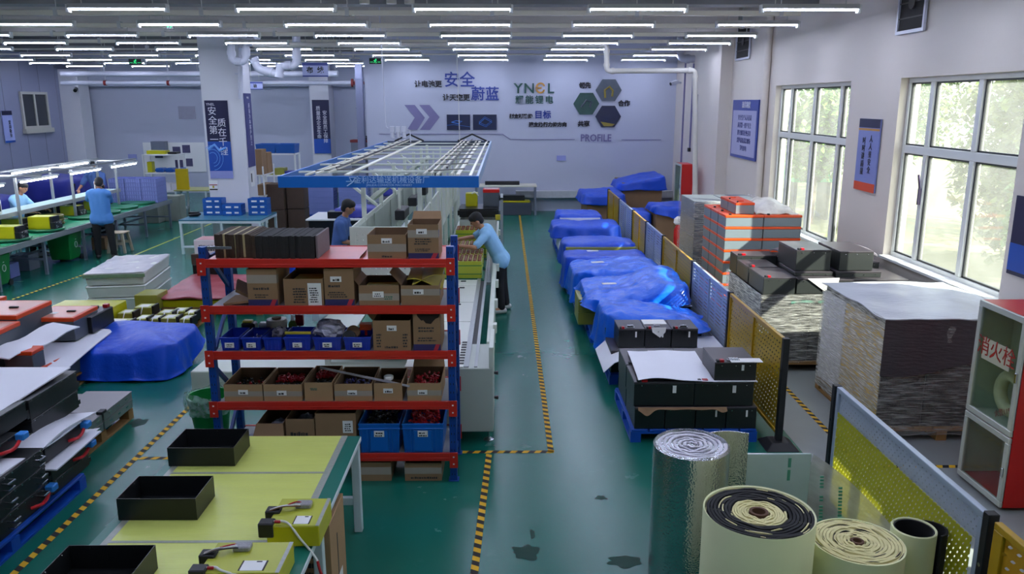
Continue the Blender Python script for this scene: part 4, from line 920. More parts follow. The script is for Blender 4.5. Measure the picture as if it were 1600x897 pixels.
for lab, x, y, z, rz in (('white tag on the large bright tarpaulin', 1.45, 10.95, .72, .1), ('white tag on the third aisle tarpaulin', 1.45, 12.4, .74, .2), ('white tag on the fourth aisle tarpaulin', 1.5, 13.6, .7, .1), ('white tag on the light tarpaulin behind the three cases', 1.7, 9.8, .655, -.1)):
    b = MB(); b.X = Matrix.Translation((x, y, z)) @ Matrix.Rotation(rz, 4, 'Z'); b.cbox(0, 0, 0, .2, .09, .006); tag(b.build('white_tag', m_paper), lab, 'tag', 'tags on the tarpaulins')
# corner goods beyond the end of the fence
m_cart = m_card
for i, (x0, x1, y0, y1, z1, lab) in enumerate(((2.1, 3.0, 20.6, 22.2, .82, 'carton pile block under the long dark tarpaulin at the end wall'), (3.2, 4.3, 22.0, 23.6, 1.05, 'carton pile block under the humped tarpaulin in the far right corner'), (3.45, 4.2, 18.2, 19.2, .8, 'brown carton under the tarpaulin before the red fire cabinet'), (2.95, 3.4, 18.6, 19.6, .6, 'brown carton behind the fence under a hanging tarpaulin'))):
    o = MB().box(x0, x1, y0, y1, .001, z1).build('carton_block', m_cart, bevel=.005); tag(o, lab, 'carton', 'cartons at the far right')
tarp('long dark blue tarpaulin at the foot of the end wall by the fence end', 2.0, 3.1, 20.5, 22.3, .9, .62, 4.4, .05, n=32)
tarp('humped dark blue tarpaulin in the far right room corner', 3.1, 4.4, 21.9, 23.6, lambda u, v: 1.15 + .12 * u, .85, 7.7, .04, n=32)
tarp('dark blue tarpaulin on cartons in front of the red fire cabinet', 3.4, 4.28, 18.1, 19.25, .88, lambda u, v: .62 - .1 * u, 2.9, .04, n=32)
tarp('narrow dark blue tarpaulin hanging behind the fence', 2.9, 3.42, 18.5, 19.6, .68, .2, 5.1, .02, n=26)
tarp('light blue tarpaulin heap at the foot of the far fire cabinet', 3.75, 4.3, 15.4, 16.2, lambda u, v: .62 - .2 * abs(u), .02, 3.7, .03, m_tarpb, n=30)
stackblock('low crate under the light blue heap by the far fire cabinet', 3.82, 4.22, 15.5, 16.1, .001, .42, m_black)

# ------------------------------------------------------------------ rolls of foil and foam in the foreground
def foil_mat():
    m = mat('bubble_foil', '#c6c9cc', .2, 1.0, var=.05); n = m.node_tree.nodes; l = m.node_tree.links
    tc = n.new('ShaderNodeTexCoord'); v = n.new('ShaderNodeTexVoronoi'); v.inputs['Scale'].default_value = 75; l.new(tc.outputs['Object'], v.inputs['Vector'])
    bp = n.new('ShaderNodeBump'); bp.inputs['Strength'].default_value = .35; bp.inputs['Distance'].default_value = .006
    l.new(v.outputs['Distance'], bp.inputs['Height']); l.new(bp.outputs['Normal'], n['Principled BSDF'].inputs['Normal']); return m
m_foil = foil_mat()
def spiral(r0, r1, turns, z0, z1, th, seg=40, wob=0.0, seed=0, a0=0.0):
    b = MB(); n = int(turns * seg); ins = []; out = []
    for k in range(n + 1):
        a = a0 + 2 * math.pi * k / seg; r = r0 + (r1 - r0) * k / n; dz = wob * mnoise.noise(Vector((math.cos(a) * 2, math.sin(a) * 2, k * .02 + seed)))
        for rr in (r - th / 2, r + th / 2): 
            for z in (z0, z1 + dz): ins.append((rr * math.cos(a), rr * math.sin(a), z))
    fs = []
    for k in range(n):
        o, p = 4 * k, 4 * k + 4
        fs += [(o, p, p+1, o+1), (o+3, p+3, p+2, o+2), (o+1, p+1, p+3, o+3), (o+2, p+2, p, o)]
    fs += [(0, 1, 3, 2), (4*n+2, 4*n+3, 4*n+1, 4*n)]
    return b.add(ins, fs)
t = thing('foil_roll', 'tall silver bubble foil roll standing left of the foam rolls', 'roll', (1.23, 4.93, 0), 0)
MB().lathe([(.24, 0), (.25, .01), (.25, .985), (.236, 1.0), (.236, .985), (.0001, .985)], 64).build('wound_foil', m_foil, t, smooth=True)
spiral(.03, .225, 6, .97, .992, .018, wob=.012, seed=2).build('foil_coil', mat('foil_ends', '#c9c6d0', .35, .8, var=.2, vscale=50, bump=.7, bscale=60), t, smooth=True)
b = MB(); pts = []
for k in range(13):
    u = k / 12; pts.append((.17 + .27 * u, .19 + .12 * u - .12 * u * u, 0))
vs = [(x, y, z) for (x, y, _) in pts for z in (.02, .985 - .04 * max(0, (x - .3)))]
b.add(vs + [(x, y + .012, z) for (x, y, z) in vs], [(2*k, 2*k+2, 2*k+3, 2*k+1) for k in range(12)] + [(26+2*k+1, 26+2*k+3, 26+2*k+2, 26+2*k) for k in range(12)] + [(2*k+1, 2*k+3, 26+2*k+3, 26+2*k+1) for k in range(12)] + [(24, 50, 51, 25)])
b.build('loose_end', m_foil, t, smooth=True)
m_fcream = mat('foam_cream', '#e9eab9', .75, var=.05, vscale=3); m_fk = mat('foam_black', '#131316', .8, var=.2); m_fy2 = mat('foam_yellow_edge', '#ddd39a', .8, var=.15, vscale=30)
m_core = mat('cardboard_core', '#5b3d2c', .8)
t = thing('foam_roll', 'large cream foam roll showing black wound layers on top', 'roll', (1.40, 4.03, 0))
MB().lathe([(.298, 0), (.302, .004), (.302, .99), (.3, .996), (.292, .99), (.292, .95), (.0001, .95)], 64).build('outer_wrap', m_fcream, t, smooth=True)
spiral(.15, .285, 7, .93, .99, .014, wob=.012, seed=1).build('black_layers', m_fk, t, smooth=True)
spiral(.155, .292, 7, .93, .984, .006, wob=.02, seed=5, a0=2.6).build('cream_layers', m_fy2, t, smooth=True)
spiral(.055, .145, 7, .93, .985, .011, wob=.015, seed=3).build('inner_yellow_layers', m_fy2, t, smooth=True)
MB().lathe([(.036, .6), (.052, .6), (.052, .992), (.036, .992), (.036, .6)], 32).build('core_tube', m_core, t, smooth=True); 
t = thing('foam_roll', 'cream foam roll with yellowish spiral top, beside the black layered one', 'roll', (1.98, 4.06, 0))
MB().lathe([(.248, 0), (.252, .004), (.252, .79), (.244, .79), (.244, .755), (.0001, .755)], 64).build('outer_wrap', m_fcream, t, smooth=True)
spiral(.04, .24, 11, .74, .79, .0155, wob=.014, seed=7).build('wound_layers', m_fy2, t, smooth=True)
spiral(.05, .243, 11, .74, .784, .003, wob=.02, seed=9, a0=1.0).build('dark_gaps', m_fk, t, smooth=True)
MB().lathe([(.024, .5), (.036, .5), (.036, .792), (.024, .792), (.024, .5)], 28).build('core_tube', m_core, t, smooth=True)
t = thing('foam_roll', 'thin cream foam roll with black hollow inside, against the yellow mesh', 'roll', (2.36, 4.18, 0))
MB().lathe([(.118, 0), (.122, .004), (.122, .8), (.116, .806), (.11, .8), (.11, .02), (.0001, .02)], 48).build('outer_wrap', m_fcream, t, smooth=True)
MB().lathe([(.109, .03), (.109, .795), (.1, .795), (.1, .03)], 48).build('black_lining', m_fk, t, smooth=True)
b = MB(); vs = []
for k in range(9):
    a = .9 - 1.5 * k / 8; r = .128 + .05 * math.sin(k / 8 * math.pi) ; 
    for rr in (r, r + .012):
        for z in (.0, .79): vs.append((rr * math.cos(a) + .01, rr * math.sin(a) - .0, z))
fs = []
for k in range(8): o, p = 4*k, 4*k+4; fs += [(o, o+1, p+1, p), (o+2, p+2, p+3, o+3), (o+1, o+3, p+3, p+1)]
b.add(vs, fs + [(0, 2, 3, 1), (32, 33, 35, 34)]).build('loose_black_flap', m_fk, t, smooth=True)
# clear film hanging between foil roll and fence
def film_mat(name, tint, alpha, bump=.5, sc=(3, 3, 30), rough=.12):
    m = bpy.data.materials.new(name); m.use_nodes = True; n = m.node_tree.nodes; l = m.node_tree.links; b = n['Principled BSDF']
    b.inputs['Base Color'].default_value = lin(tint); b.inputs['Roughness'].default_value = rough; b.inputs['Specular IOR Level'].default_value = .8
    tc = n.new('ShaderNodeTexCoord'); mp = n.new('ShaderNodeMapping'); mp.inputs['Scale'].default_value = sc; mp.inputs['Rotation'].default_value = (.25, .2, 0); l.new(tc.outputs['Object'], mp.inputs['Vector'])
    ns = n.new('ShaderNodeTexNoise'); ns.inputs['Scale'].default_value = 1.6; ns.inputs['Detail'].default_value = 6; l.new(mp.outputs['Vector'], ns.inputs['Vector'])
    bp = n.new('ShaderNodeBump'); bp.inputs['Strength'].default_value = bump; bp.inputs['Distance'].default_value = .03; l.new(ns.outputs['Fac'], bp.inputs['Height']); l.new(bp.outputs['Normal'], b.inputs['Normal'])
    mr = n.new('ShaderNodeMapRange'); mr.inputs['From Min'].default_value = .35; mr.inputs['From Max'].default_value = .68; mr.inputs['To Min'].default_value = alpha[0]; mr.inputs['To Max'].default_value = alpha[1]; l.new(ns.outputs['Fac'], mr.inputs['Value'])
    tr = n.new('ShaderNodeBsdfTransparent'); mx = n.new('ShaderNodeMixShader'); l.new(mr.outputs['Result'], mx.inputs[0]); l.new(tr.outputs[0], mx.inputs[1]); l.new(b.outputs[0], mx.inputs[2]); l.new(mx.outputs[0], n['Material Output'].inputs['Surface'])
    return m
m_mint = film_mat('mint_clear_film', '#c4d8d2', (.8, .95), .15, (1, 1, 1.5)); m_filmc = film_mat('clear_film', '#cfcab8', (.55, .85), .5, (2, 2, 5))
t = thing('film_sheet', 'folded clear plastic film with green print between foil roll and fence', 'plastic film', (0, 0, 0))
MB().box(1.6, 2.14, 5.18, 5.2, .012, .8).build('mint_board', m_mint, t, bevel=.004)
MB().grid(lambda u, v: (2.14 + .33 * u + .015 * math.sin(v * 8), 5.18 - .95 * u + .06 * math.sin(v * 3), .02 + (.775 - .3 * u * u) * v), 14, 12).build('clear_drape', m_filmc, t, smooth=True)
m_pg2 = mat('print_green', '#4f9a7c', .6); b = MB(); R = random.Random(3)
for c, (u0, dz) in enumerate(((.12, 0), (.3, .0))):
    for k in range(26):
        if R.random() < .25: continue
        z = .72 - k * .024 - u0 * .12; u = u0 + .05 * (k / 26); x = 2.14 + .33 * u; y = 5.18 - .95 * u
        b.box(x - .02, x + .004, y - .015, y - .008, z, z + .013)
b.box(1.98, 2.0, 5.176, 5.18, .6, .68); b.box(1.98, 2.0, 5.176, 5.18, .7, .77); b.build('green_print', m_pg2, t)
m_ws = film_mat('stretch_wrap', '#dcdcd6', (.06, .55), 1.0, (4, 4, 55), .12)
m_wsd = film_mat('stretch_wrap_bright_side', '#ecece4', (.22, .85), 1.0, (4, 4, 50), .14)  # whiter, less clear copy for left sides, brightness put into the film
m_wk = mat('wrapped_black_cases', '#161417', .3, var=.3, vscale=12, bump=.3, bscale=40)

# ------------------------------------------------------------------ big wrapped pallet below the near window
pallet('pallet', 'wooden pallet under the tall wrapped stack by the window', 3.56, 4.88, 7.2, 8.7, .14, m_wood)
tag(MB().box(3.567, 3.58, 7.24, 8.1, .16, 1.15).build('yellow_board', mat('yellow_board', '#d0ac22', .4)), 'yellow board imitating the fence reflected in the wrap of the tall stack', 'board')  # added inside the wrap in place of the sunlit fence's yellow reflection
tag(MB().box(3.567, 3.58, 8.12, 8.68, .16, 1.15).build('white_board', m_foamw), 'white board imitating bright glare on the wrap at the far end of the tall stack', 'board')  # added to whiten the end where the wrap shines bright
k = 0
for j in range(2):
    for i in range(3):
        for q in range(4):
            k += 1
            if i == 1 and j == 1: continue
            o = MB().box(0, .425, 0, .72, 0, .262).build('wrapped_case', m_wk, bevel=.006); o.location = (3.585 + i * .43, 7.22 + j * .74, .142 + q * .266)
            tag(o, 'black case in the tall wrapped stack, %s column, %s row, %s layer' % (('left', 'middle', 'right')[i], ('front', 'rear')[j], ordinal(q)), 'case', 'black cases in the wrapped stack')
t = thing('stretch_wrap', 'clear stretch wrap and grey cover sheet round the tall stack by the window', 'plastic wrap', (0, 0, 0))
def shell(x0, x1, y0, y1, z0, z1, seed, n=26, amp=.012):
    b = MB()
    for (p, q) in (((x0, y1), (x0, y0)), ((x0, y0), (x1, y0)), ((x1, y0), (x1, y1))):
        def fn(u, v, p=p, q=q):
            x = p[0] + (q[0] - p[0]) * u; y = p[1] + (q[1] - p[1]) * u; z = z0 + (z1 - z0) * v
            d = amp * mnoise.noise(Vector((x * 3, y * 3, z * 9 + seed)))
            nx, ny = (q[1] - p[1]), -(q[0] - p[0]); L = math.hypot(nx, ny); e = min(u, 1 - u) * 4; e = min(1, e)
            return (x + nx / L * d * e, y + ny / L * d * e, z)
        b.mi = min(len(b.v), 1) if False else (0 if not b.v else 1)
        b.grid(fn, n, n)
    return b
shell(3.555, 4.89, 7.19, 8.71, .06, 1.225, 1).build('wrap', [m_wsd, m_ws], t, smooth=True)
m_greyc = mat('grey_cover', '#4d484c', .35, var=.2, vscale=4, bump=.4, bscale=10, stretch=(1, 1, 5))
MB().grid(lambda u, v: (3.545 + 1.35 * u, 7.18 + .004 * math.sin(u * 30), 1.225 - (.5 + .07 * math.sin(u * 5 + 1)) * v), 24, 10, thick=0).build('grey_front_cover', m_greyc, t, smooth=True)
m_topc = mat('white_cover_sheet', '#b9bcc6', .35, var=.08, vscale=3, bump=.5, bscale=9, stretch=(1, 3, 1))
MB().grid(lambda u, v: (3.54 + 1.36 * u, 7.17 + 1.55 * v, 1.232 + .03 * mnoise.noise(Vector((u * 4, v * 4, 2))) + .05 * math.exp(-((u - .6) ** 2 + (v - .6) ** 2) * 9)), 30, 30, thick=.01).build('top_cover', m_topc, t, smooth=True)
m_yw = mat('yellow_reflection_board', '#b39a2e', .3, var=.1, vscale=4, bump=.3, bscale=20)

# ------------------------------------------------------------------ black battery stack with wrapped base beside it
pallet('pallet', 'wooden pallet under the half wrapped black battery stack', 3.05, 4.85, 9.25, 10.75, .13, m_wood)
lows = []
for j in range(2):
    for i in range(3):
        for q in range(3):
            o = MB().box(0, .585, 0, .72, 0, .268).build('wrapped_case', m_black, bevel=.006); o.location = (3.07 + i * .59, 9.27 + j * .74, .132 + q * .272)
            tag(o, 'black case in the wrapped base below loose batteries, %s column, %s row, %s layer' % (('left', 'middle', 'right')[i], ('front', 'rear')[j], ordinal(q)), 'case', 'black cases in the wrapped base')
t = thing('stretch_wrap', 'crinkled clear wrap round the base of the black battery stack', 'plastic wrap', (0, 0, 0))
shell(3.04, 4.86, 9.24, 10.76, .12, .97, 5, amp=.016).build('wrap', [m_wsd, m_ws], t, smooth=True)
MB().box(3.9, 4.1, 9.225, 9.23, .74, .92).build('paper_label', m_paper, t)
b = MB(); b.grid(lambda u, v: (3.4 + 1.45 * u, 9.226 - .004, .86 + .06 * u + .03 * v + .008 * math.sin(u * 20)), 20, 1); b.build('green_print', film_mat('green_print_film', '#4f9a86', (.0, .6), .2, (8, 8, 8)), t)
bc = lambda lab, x0, x1, y0, y1, z0, z1, **k: bcase(lab, x0, x1, y0, y1, z0, z1, group='loose black batteries on the wrapped base', body=m_bk2, **k)
m_bk2 = mat('black_matt', '#2c302f', .42, var=.06)
bc('black battery with red terminal at the near left corner of the wrapped base', 3.07, 3.45, 9.27, 9.85, .962, 1.17, grip=False, mark=False)
bc('black battery behind the near left corner one on the wrapped base', 3.07, 3.45, 9.9, 10.4, .962, 1.17, grip=False, mark=False)
bc('black battery half covered by white film in the middle of the wrapped base', 3.48, 3.95, 9.3, 9.9, .962, 1.15, grip=False, term=False, mark=False)
bc('long flat black case at the right end of the wrapped base', 3.98, 4.83, 9.32, 10.0, .962, 1.13, grip=False, term=False, mark=False)
bc('black battery at the back left on the wrapped base under film', 3.07, 3.6, 10.42, 10.74, .962, 1.22, grip=False, mark=False)
bc('black block behind the loose batteries on the wrapped base', 3.62, 4.8, 10.05, 10.74, .962, 1.2, grip=False, term=False, mark=False)
bc('topmost black battery with red terminal and lit front face, left of two', 3.52, 3.94, 9.5, 10.15, 1.205, 1.46, grip=False, mark=False)
bc('topmost black battery with lit front face, right of two by the window', 4.05, 4.46, 9.5, 10.2, 1.205, 1.44, grip=False, term=False, mark=False)
bc('black battery spacer below the topmost right one', 4.0, 4.55, 9.45, 10.02, 1.132, 1.2, grip=False, term=False, mark=False); bc('black battery spacer below the topmost left one', 3.5, 3.96, 9.45, 10.02, 1.152, 1.2, grip=False, term=False, mark=False)
for i, (x0, x1, lab) in enumerate(((3.6, 4.2, 'grey padded cover lying behind the topmost black batteries, left'), (4.24, 4.85, 'grey padded cover lying behind the topmost black batteries, right by the window'))):
    b = MB(); b.grid(lambda u, v: (x0 + (x1 - x0) * u, 10.22 + .5 * v, 1.2 + (.13 + .03 * i) * (math.sin(min(1, max(0, .06 + u * .9)) * math.pi) ** .25) * (math.sin(min(1, max(0.001, .05 + v * .9)) * math.pi) ** .3) + .012 * math.sin(u * 9 + v * 5)), 18, 12, thick=.02); tag(b.build('padded_cover', mat('grey_padding', '#6d6872', .6, var=.1, vscale=6, bump=.3, bscale=12), smooth=True), lab, 'cover', 'padded covers')
b = MB(); b.prism([(3.6, 9.29, 1.15), (3.98, 9.29, 1.16), (3.95, 9.29, .98), (3.85, 9.29, .97)], (0, -.003, 0)); tag(b.build('film_flap', m_paper), 'white film flap hanging below the topmost black batteries', 'film')

# ------------------------------------------------------------------ orange lidded battery stack by the far window
m_bl = mat('battery_light_grey', '#77838a', .4, var=.05); m_lidb = mat('battery_orange_bright', '#e8501a', .38, var=.05)
def ob2(label, x0, y0, z0, W=.54, D=.4, h=.165):
    t = thing('lidded_battery', label, 'battery', (x0, y0, z0), 0, 'orange lidded batteries by the far window')
    MB().box(0, W, 0, D, 0, h - .035).build('case', m_bl, t, bevel=.006); MB().box(-.004, W + .004, -.004, D + .004, h - .035, h).build('lid', m_lidb, t, bevel=.005)
    MB().box(W * .3, W * .6, D * .4, D * .6, h, h + .015).build('carry_handle', m_lidb, t, bevel=.004); MB().box(W * .1, W * .16, .02, .06, h, h + .02).build('terminal', m_dark, t, bevel=.003)
    return t
proto = None
pallet('pallet', 'wooden pallet under the orange lidded batteries by the far window', 3.1, 4.3, 11.3, 12.65, .13, m_wood)
for q in range(9):
    for i in range(2):
        for j in range(3):
            x, y, z = 3.14 + i * .55, 11.32 + j * .43, .132 + q * .1665
            lab = 'grey battery with orange lid by the far window, %s column, %s row, %s layer up' % (('left', 'right')[i], ('front', 'middle', 'rear')[j], ordinal(q))
            if proto is None: proto = ob2(lab, x, y, z)
            else: dup(proto, (x, y, z), label=lab)
for j in range(2): ob2('narrow orange lidded battery on the very top of the far window stack, %s' % ('front' if j == 0 else 'rear'), 3.3, 11.42 + j * .42, .132 + 9 * .1665 + .002, .27, .4, .165)
b = MB(); b.grid(lambda u, v: (3.6 + .6 * u, 11.4 + 1.1 * v, 1.64 + .17 * (math.sin(max(.001, min(1, u)) * math.pi) ** .7) * (math.sin(max(.001, min(1, v)) * math.pi) ** .6) + .04 * mnoise.noise(Vector((u * 5, v * 5, 3)))), 20, 24, thick=.01)
tag(b.build('plastic_bag', film_mat('white_film_heap', '#e2dccf', (.8, 1.0), .8, (6, 6, 6), .3), smooth=True), 'heap of white plastic film on top of the orange lidded stack', 'bag')
# the stack beyond it, wrapped
pallet('pallet', 'wooden pallet under the wrapped stack behind the orange lidded one', 3.1, 4.3, 13.1, 14.3, .13, m_wood)
for q in range(5):
    for i in range(2): 
        o = MB().box(0, .55, 0, 1.1, 0, .29).build('wrapped_case', mat('case_slate', '#5d646c', .35), bevel=.006); o.location = (3.13 + i * .57, 13.14, .132 + q * .294); tag(o, 'slate grey case in the far wrapped stack, %s column, %s layer' % (('left', 'right')[i], ordinal(q)), 'case', 'slate cases in the far wrapped stack')
t = thing('stretch_wrap', 'crinkled clear wrap round the slate cases beyond the orange lidded stack', 'plastic wrap', (0, 0, 0)); shell(3.1, 4.32, 13.1, 14.28, .1, 1.62, 8, amp=.016).build('wrap', [m_ws, m_ws], t, smooth=True)

# ------------------------------------------------------------------ fire hose cabinets
m_fire = mat('fire_red', '#c21813', .35, var=.04); m_alu = mat('aluminium_frame', '#c5c8c0', .35, .3, var=.05)
def cglass():
    m = glass_mat(); m.name = 'cabinet_glass'
    for q in m.node_tree.nodes:
        if q.type == 'MAP_RANGE': q.inputs['To Min'].default_value = .05; q.inputs['To Max'].default_value = .2
        if q.type == 'BSDF_TRANSLUCENT': q.inputs['Color'].default_value = (.4, .5, .45, 1)
    return m
m_cgl = cglass()
def firecab(label, x, y, L, D, H, zs, sign=True):
    t = thing('fire_cabinet', label, 'fire cabinet', (x, y, 0))
    MB().box(.02, D, 0, .012, .03, H).box(.02, D, L - .012, L, .03, H).box(D - .012, D, .012, L - .012, .03, H).box(.02, D - .012, .012, L - .012, H - .012, H).box(.02, D - .012, .012, L - .012, .03, .05).box(.02, D - .012, .012, L - .012, zs - .01, zs + .01).build('body', m_fire, t)
    for i, (a, c) in enumerate(((.03, zs - .005), (zs + .005, H))):
        f = MB(); f.box(0, .03, 0, L, a, a + .05); f.box(0, .03, 0, L, c - .05, c); f.box(0, .03, 0, .05, a + .05, c - .05); f.box(0, .03, L - .05, L, a + .05, c - .05)
        d = f.build('door', m_alu, t, bevel=.004); MB().box(.012, .017, .05, L - .05, a + .05, c - .05).build('pane', m_cgl, d)
        MB().box(-.015, 0, .01, .03, (a + c) / 2 - .04, (a + c) / 2 + .04).build('latch', m_steel, d, bevel=.003)
    b = MB(); b.box(D * .6, D * .6 + .01, .02, L - .02, zs + .02, H - .02).box(.03, D * .6, .014, .02, zs + .02, H - .02).box(.03, D * .6, L - .02, L - .014, zs + .02, H - .02).box(.03, D * .6, .02, L - .02, zs + .012, zs + .02); b.build('back_board', mat('cabinet_back', '#b9c4b0', .6), t); b = MB(); b.box(D * .7, D * .7 + .01, .02, L - .02, .06, zs - .02).box(.03, D * .7, L - .02, L - .014, .06, zs - .02); b.build('lower_liner', mat('cabinet_back', '#b9c4b0', .6), t)
    MB().tube([(D * .35, L / 2 + .15 * math.cos(a), zs + .25 + .15 * math.sin(a)) for a in [k * .35 for k in range(19)]], .05, 12).build('hose_reel', mat('hose_canvas', '#c9c8a0', .8), t, smooth=True)
    MB().lathe([(.07, 0), (.075, .01), (.075, .4), (.05, .46), (.025, .5), (.025, .56)], 20, (D * .5, L * .42, .06)).build('extinguisher', m_fire, t, smooth=True); MB().box(D * .5 - .077, D * .5 - .05, L * .38, L * .48, .2, .38).build('extinguisher_label', m_paper, t)
    if sign:
        s = MB().box(.006, .0115, L * .22, L * .82, zs + .5, zs + .68).build('notice', mat('notice_beige', '#b9b6a0', .6), t)
        text('消火栓', .17, mat('sign_red', '#a3271c', .5), s, (.004, L * .52, zs + .6), rot=(math.pi / 2, 0, -math.pi / 2), ext=.001)
        text('火警119', .06, mat('sign_red2', '#7a4038', .5), s, (.004, L * .22, zs + .16), rot=(math.pi / 2, -.5, -math.pi / 2), ext=.001)
    return t
firecab('red fire hose cabinet with silver framed glass doors at the right picture edge', 3.95, 5.82, .62, .5, 1.6, .63)
firecab('red fire hose cabinet near the far right corner behind the white drain pipe', 4.2, 19.3, .7, .3, 1.75, .7, False)
t = thing('fire_extinguisher', 'red extinguisher cylinder with a white rag on its head beside the far cabinet', 'extinguisher', (3.75, 17.2, 0)); MB().lathe([(.09, 0), (.095, .01), (.095, .5), (.06, .58), (.03, .62)], 20).build('cylinder', m_fire, t, smooth=True); o = MB().lathe([(.08, .62), (.11, .66), (.1, .74), (.04, .79)], 10).build('rag', m_paper, t, smooth=True)
# ------------------------------------------------------------------ canopied assembly line
m_ml = mat('machine_white', '#cfd6c9', .4, var=.03); m_mg = mat('machine_grey', '#b4bcb2', .4, var=.04); m_cblue = mat('canopy_blue', '#0b62b4', .35, var=.04)
m_belt = mat('belt_green', '#1f6a4e', .5, var=.08); m_alum = mat('aluminium_rail', '#a7abad', .35, .6, var=.05)
m_bst0 = mat('dark_lattice', '#6f6d66', .4)
t = thing('canopy_frame', 'white open canopy frame with a blue fascia above the assembly line', 'canopy', (0, 0, 0))
x0, x1, y0, y1, zb, zt = -2.54, -.3, 9.0, 17.3, 2.27, 2.4
MB().box(x0, x1, y0 - .03, y0, zb, zt).build('front_fascia', m_cblue, t, bevel=.004)
MB().box(x0, x0 + .03, y0, y1, zb, zt).build('left_fascia', m_cblue, t, bevel=.003)
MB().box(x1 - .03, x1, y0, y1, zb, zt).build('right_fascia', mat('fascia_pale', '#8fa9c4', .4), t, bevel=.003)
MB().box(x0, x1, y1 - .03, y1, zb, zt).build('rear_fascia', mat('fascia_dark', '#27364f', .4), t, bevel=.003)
for k in range(7):
    y = y0 + .8 + k * 1.15; MB().box(x0 + .03, x1 - .03, y - .025, y + .025, zt - .035, zt - .01).build('cross_bar', m_ml, t, bevel=.003)
for x, w_, z in ((x0 + .3, .03, zt), (x0 + .42, .03, zt + .02), (x0 + .75, .05, zt), (x0 + 1.62, .02, zt + .01), (x0 + 1.7, .02, zt + .02), (x0 + 1.77, .03, zt), (x0 + 1.93, .02, zt + .01), (x0 + 2.0, .04, zt), (x0 + 2.14, .03, zt - .01), (x0 + .55, .02, zt + .03)):
    MB().box(x - w_ / 2, x + w_ / 2, y0 + .05, y1 - .05, z - .006, z + .012).build('long_rail', m_cream, t)
R = random.Random(6)
for cx in (x0 + .55, x0 + 1.85):
    b = MB()
    for k in range(9): yy = y0 + .3 + k * .9; b.beam((cx - .2, yy, zt + .03), (cx + .2, yy + .3, zt + .03), .014, .014)
    b.build('lattice', m_bst0, t)
    b = MB(); b.tube([(cx - .3, y1 - .5, zt + .02), (cx, y1 - .5, zt + .16), (cx + .3, y1 - .5, zt + .02)], .02, 6).tube([(cx, y0 + .5, zt + .05), (cx, y1 - .5, zt + .06)], .012, 6).build('cable_duct', m_dark, t)
for x in (-1.65, -1.0):
    for y in (9.3, 10.6, 11.9, 13.2, 14.5, 15.8, 17.0): MB().box(x - .025, x + .025, y - .025, y + .025, 0, zt - .07).build('post', m_ml, t, bevel=.003)
for y in (9.9, 11.5, 13.1, 14.7, 16.3): MB().box(-1.33, -1.3, y - .015, y + .015, .8, zt - .07).build('thin_post', m_ml, t)
text('金利达输送机械设备厂', .085, mat('sign_pale_blue', '#9fc4e6', .5), t, (-1.27, y0 - .031, 2.352), name='lettering')
text('JINLIDA CONVEYOR MACHINERY', .034, mat('sign_pale_blue', '#9fc4e6', .5), t, (-1.3, y0 - .031, 2.298), name='lettering')
b = MB(); cx, cz = -1.72, 2.34
b.tube([(cx - .05, y0 - .033, cz - .05), (cx + .01, y0 - .033, cz - .01), (cx + .045, y0 - .033, cz + .045), (cx - .02, y0 - .033, cz + .045), (cx - .0, y0 - .033, cz - .0)], .007, 6).box(cx - .06, cx + .06, y0 - .034, y0 - .031, cz - .004, cz + .006); b.build('emblem', mat('sign_pale_blue', '#9fc4e6', .5), t)

t = thing('assembly_line', 'long pale green assembly line with high side panels below the canopy', 'assembly line', (0, 0, 0))
MB().box(-1.66, -1.64, 8.45, 16.9, 1.32, 1.9).build('left_panel', m_ml, t, bevel=.003)
for k in range(6): MB().box(-1.635, -1.625, 8.5 + 1.4 * k, 9.8 + 1.4 * k, 1.45, 1.86).build('panel_board', m_mg, t, bevel=.003)
MB().box(-1.01, -.99, 9.4, 16.9, 1.3, 1.92).build('right_panel', m_ml, t, bevel=.003)
for k in range(8): MB().box(-.99, -.97, 9.45 + .93 * k, 9.5 + .93 * k, .8, 1.92).build('panel_rib', m_ml, t)
m_peg = perf_mat('perforated_white', '#cfd6c9', .062, .062, .016, .016, 0, .4, stag=0)
for nd in m_peg.node_tree.nodes:
    if nd.type == 'SEPXYZ': sp_ = nd
lk = m_peg.node_tree.links
for l_ in list(lk):
    if l_.from_node == sp_ and l_.from_socket.name == 'Y': to = l_.to_socket; lk.remove(l_); lk.new(sp_.outputs['X'], to)
MB().box(-1.66, -1.0, 8.43, 8.45, .95, 1.905).build('end_panel', m_peg, t)
MB().box(-1.66, -1.0, 8.425, 8.455, 1.85, 1.91).box(-1.66, -1.6, 8.425, 8.455, .95, 1.85).build('end_panel_rim', m_ml, t)
MB().box(-1.62, -1.03, 8.6, 16.9, .74, .8).build('centre_belt', m_belt, t)
MB().box(-2.1, -1.66, 8.6, 16.9, .72, .76).build('left_worktop', m_ml, t, bevel=.004); MB().box(-2.12, -2.1, 8.6, 16.9, .66, .76).build('worktop_edge', m_alum, t)
for y in (8.8, 10.8, 12.8, 14.8, 16.7):
    for x in (-2.05, -1.05): MB().box(x - .03, x + .03, y - .03, y + .03, 0, .74).build('leg', m_ml, t)
    MB().box(-2.05, -1.05, y - .02, y + .02, .25, .29).build('stretcher', m_ml, t)
MB().box(-3.54, -.55, 8.55, 9.0, .0, .26).build('floor_trunk', m_ml, t, bevel=.01)
MB().beam((-2.2, 8.95, .78), (-1.9, 9.9, .84), .09, .1).build('side_guide', mat('guide_blue_white', '#bcd2dc', .35), t)
for k in range(4):
    b = MB(); y = 9.9 + k * 1.7; b.beam((-1.95, y, 2.25), (-1.6, y + .05, 1.95), .13, .03).beam((-1.45, y + .2, 2.2), (-1.7, y + .25, 2.0), .2, .05); b.build('tool_arm', m_ml, t, bevel=.004)
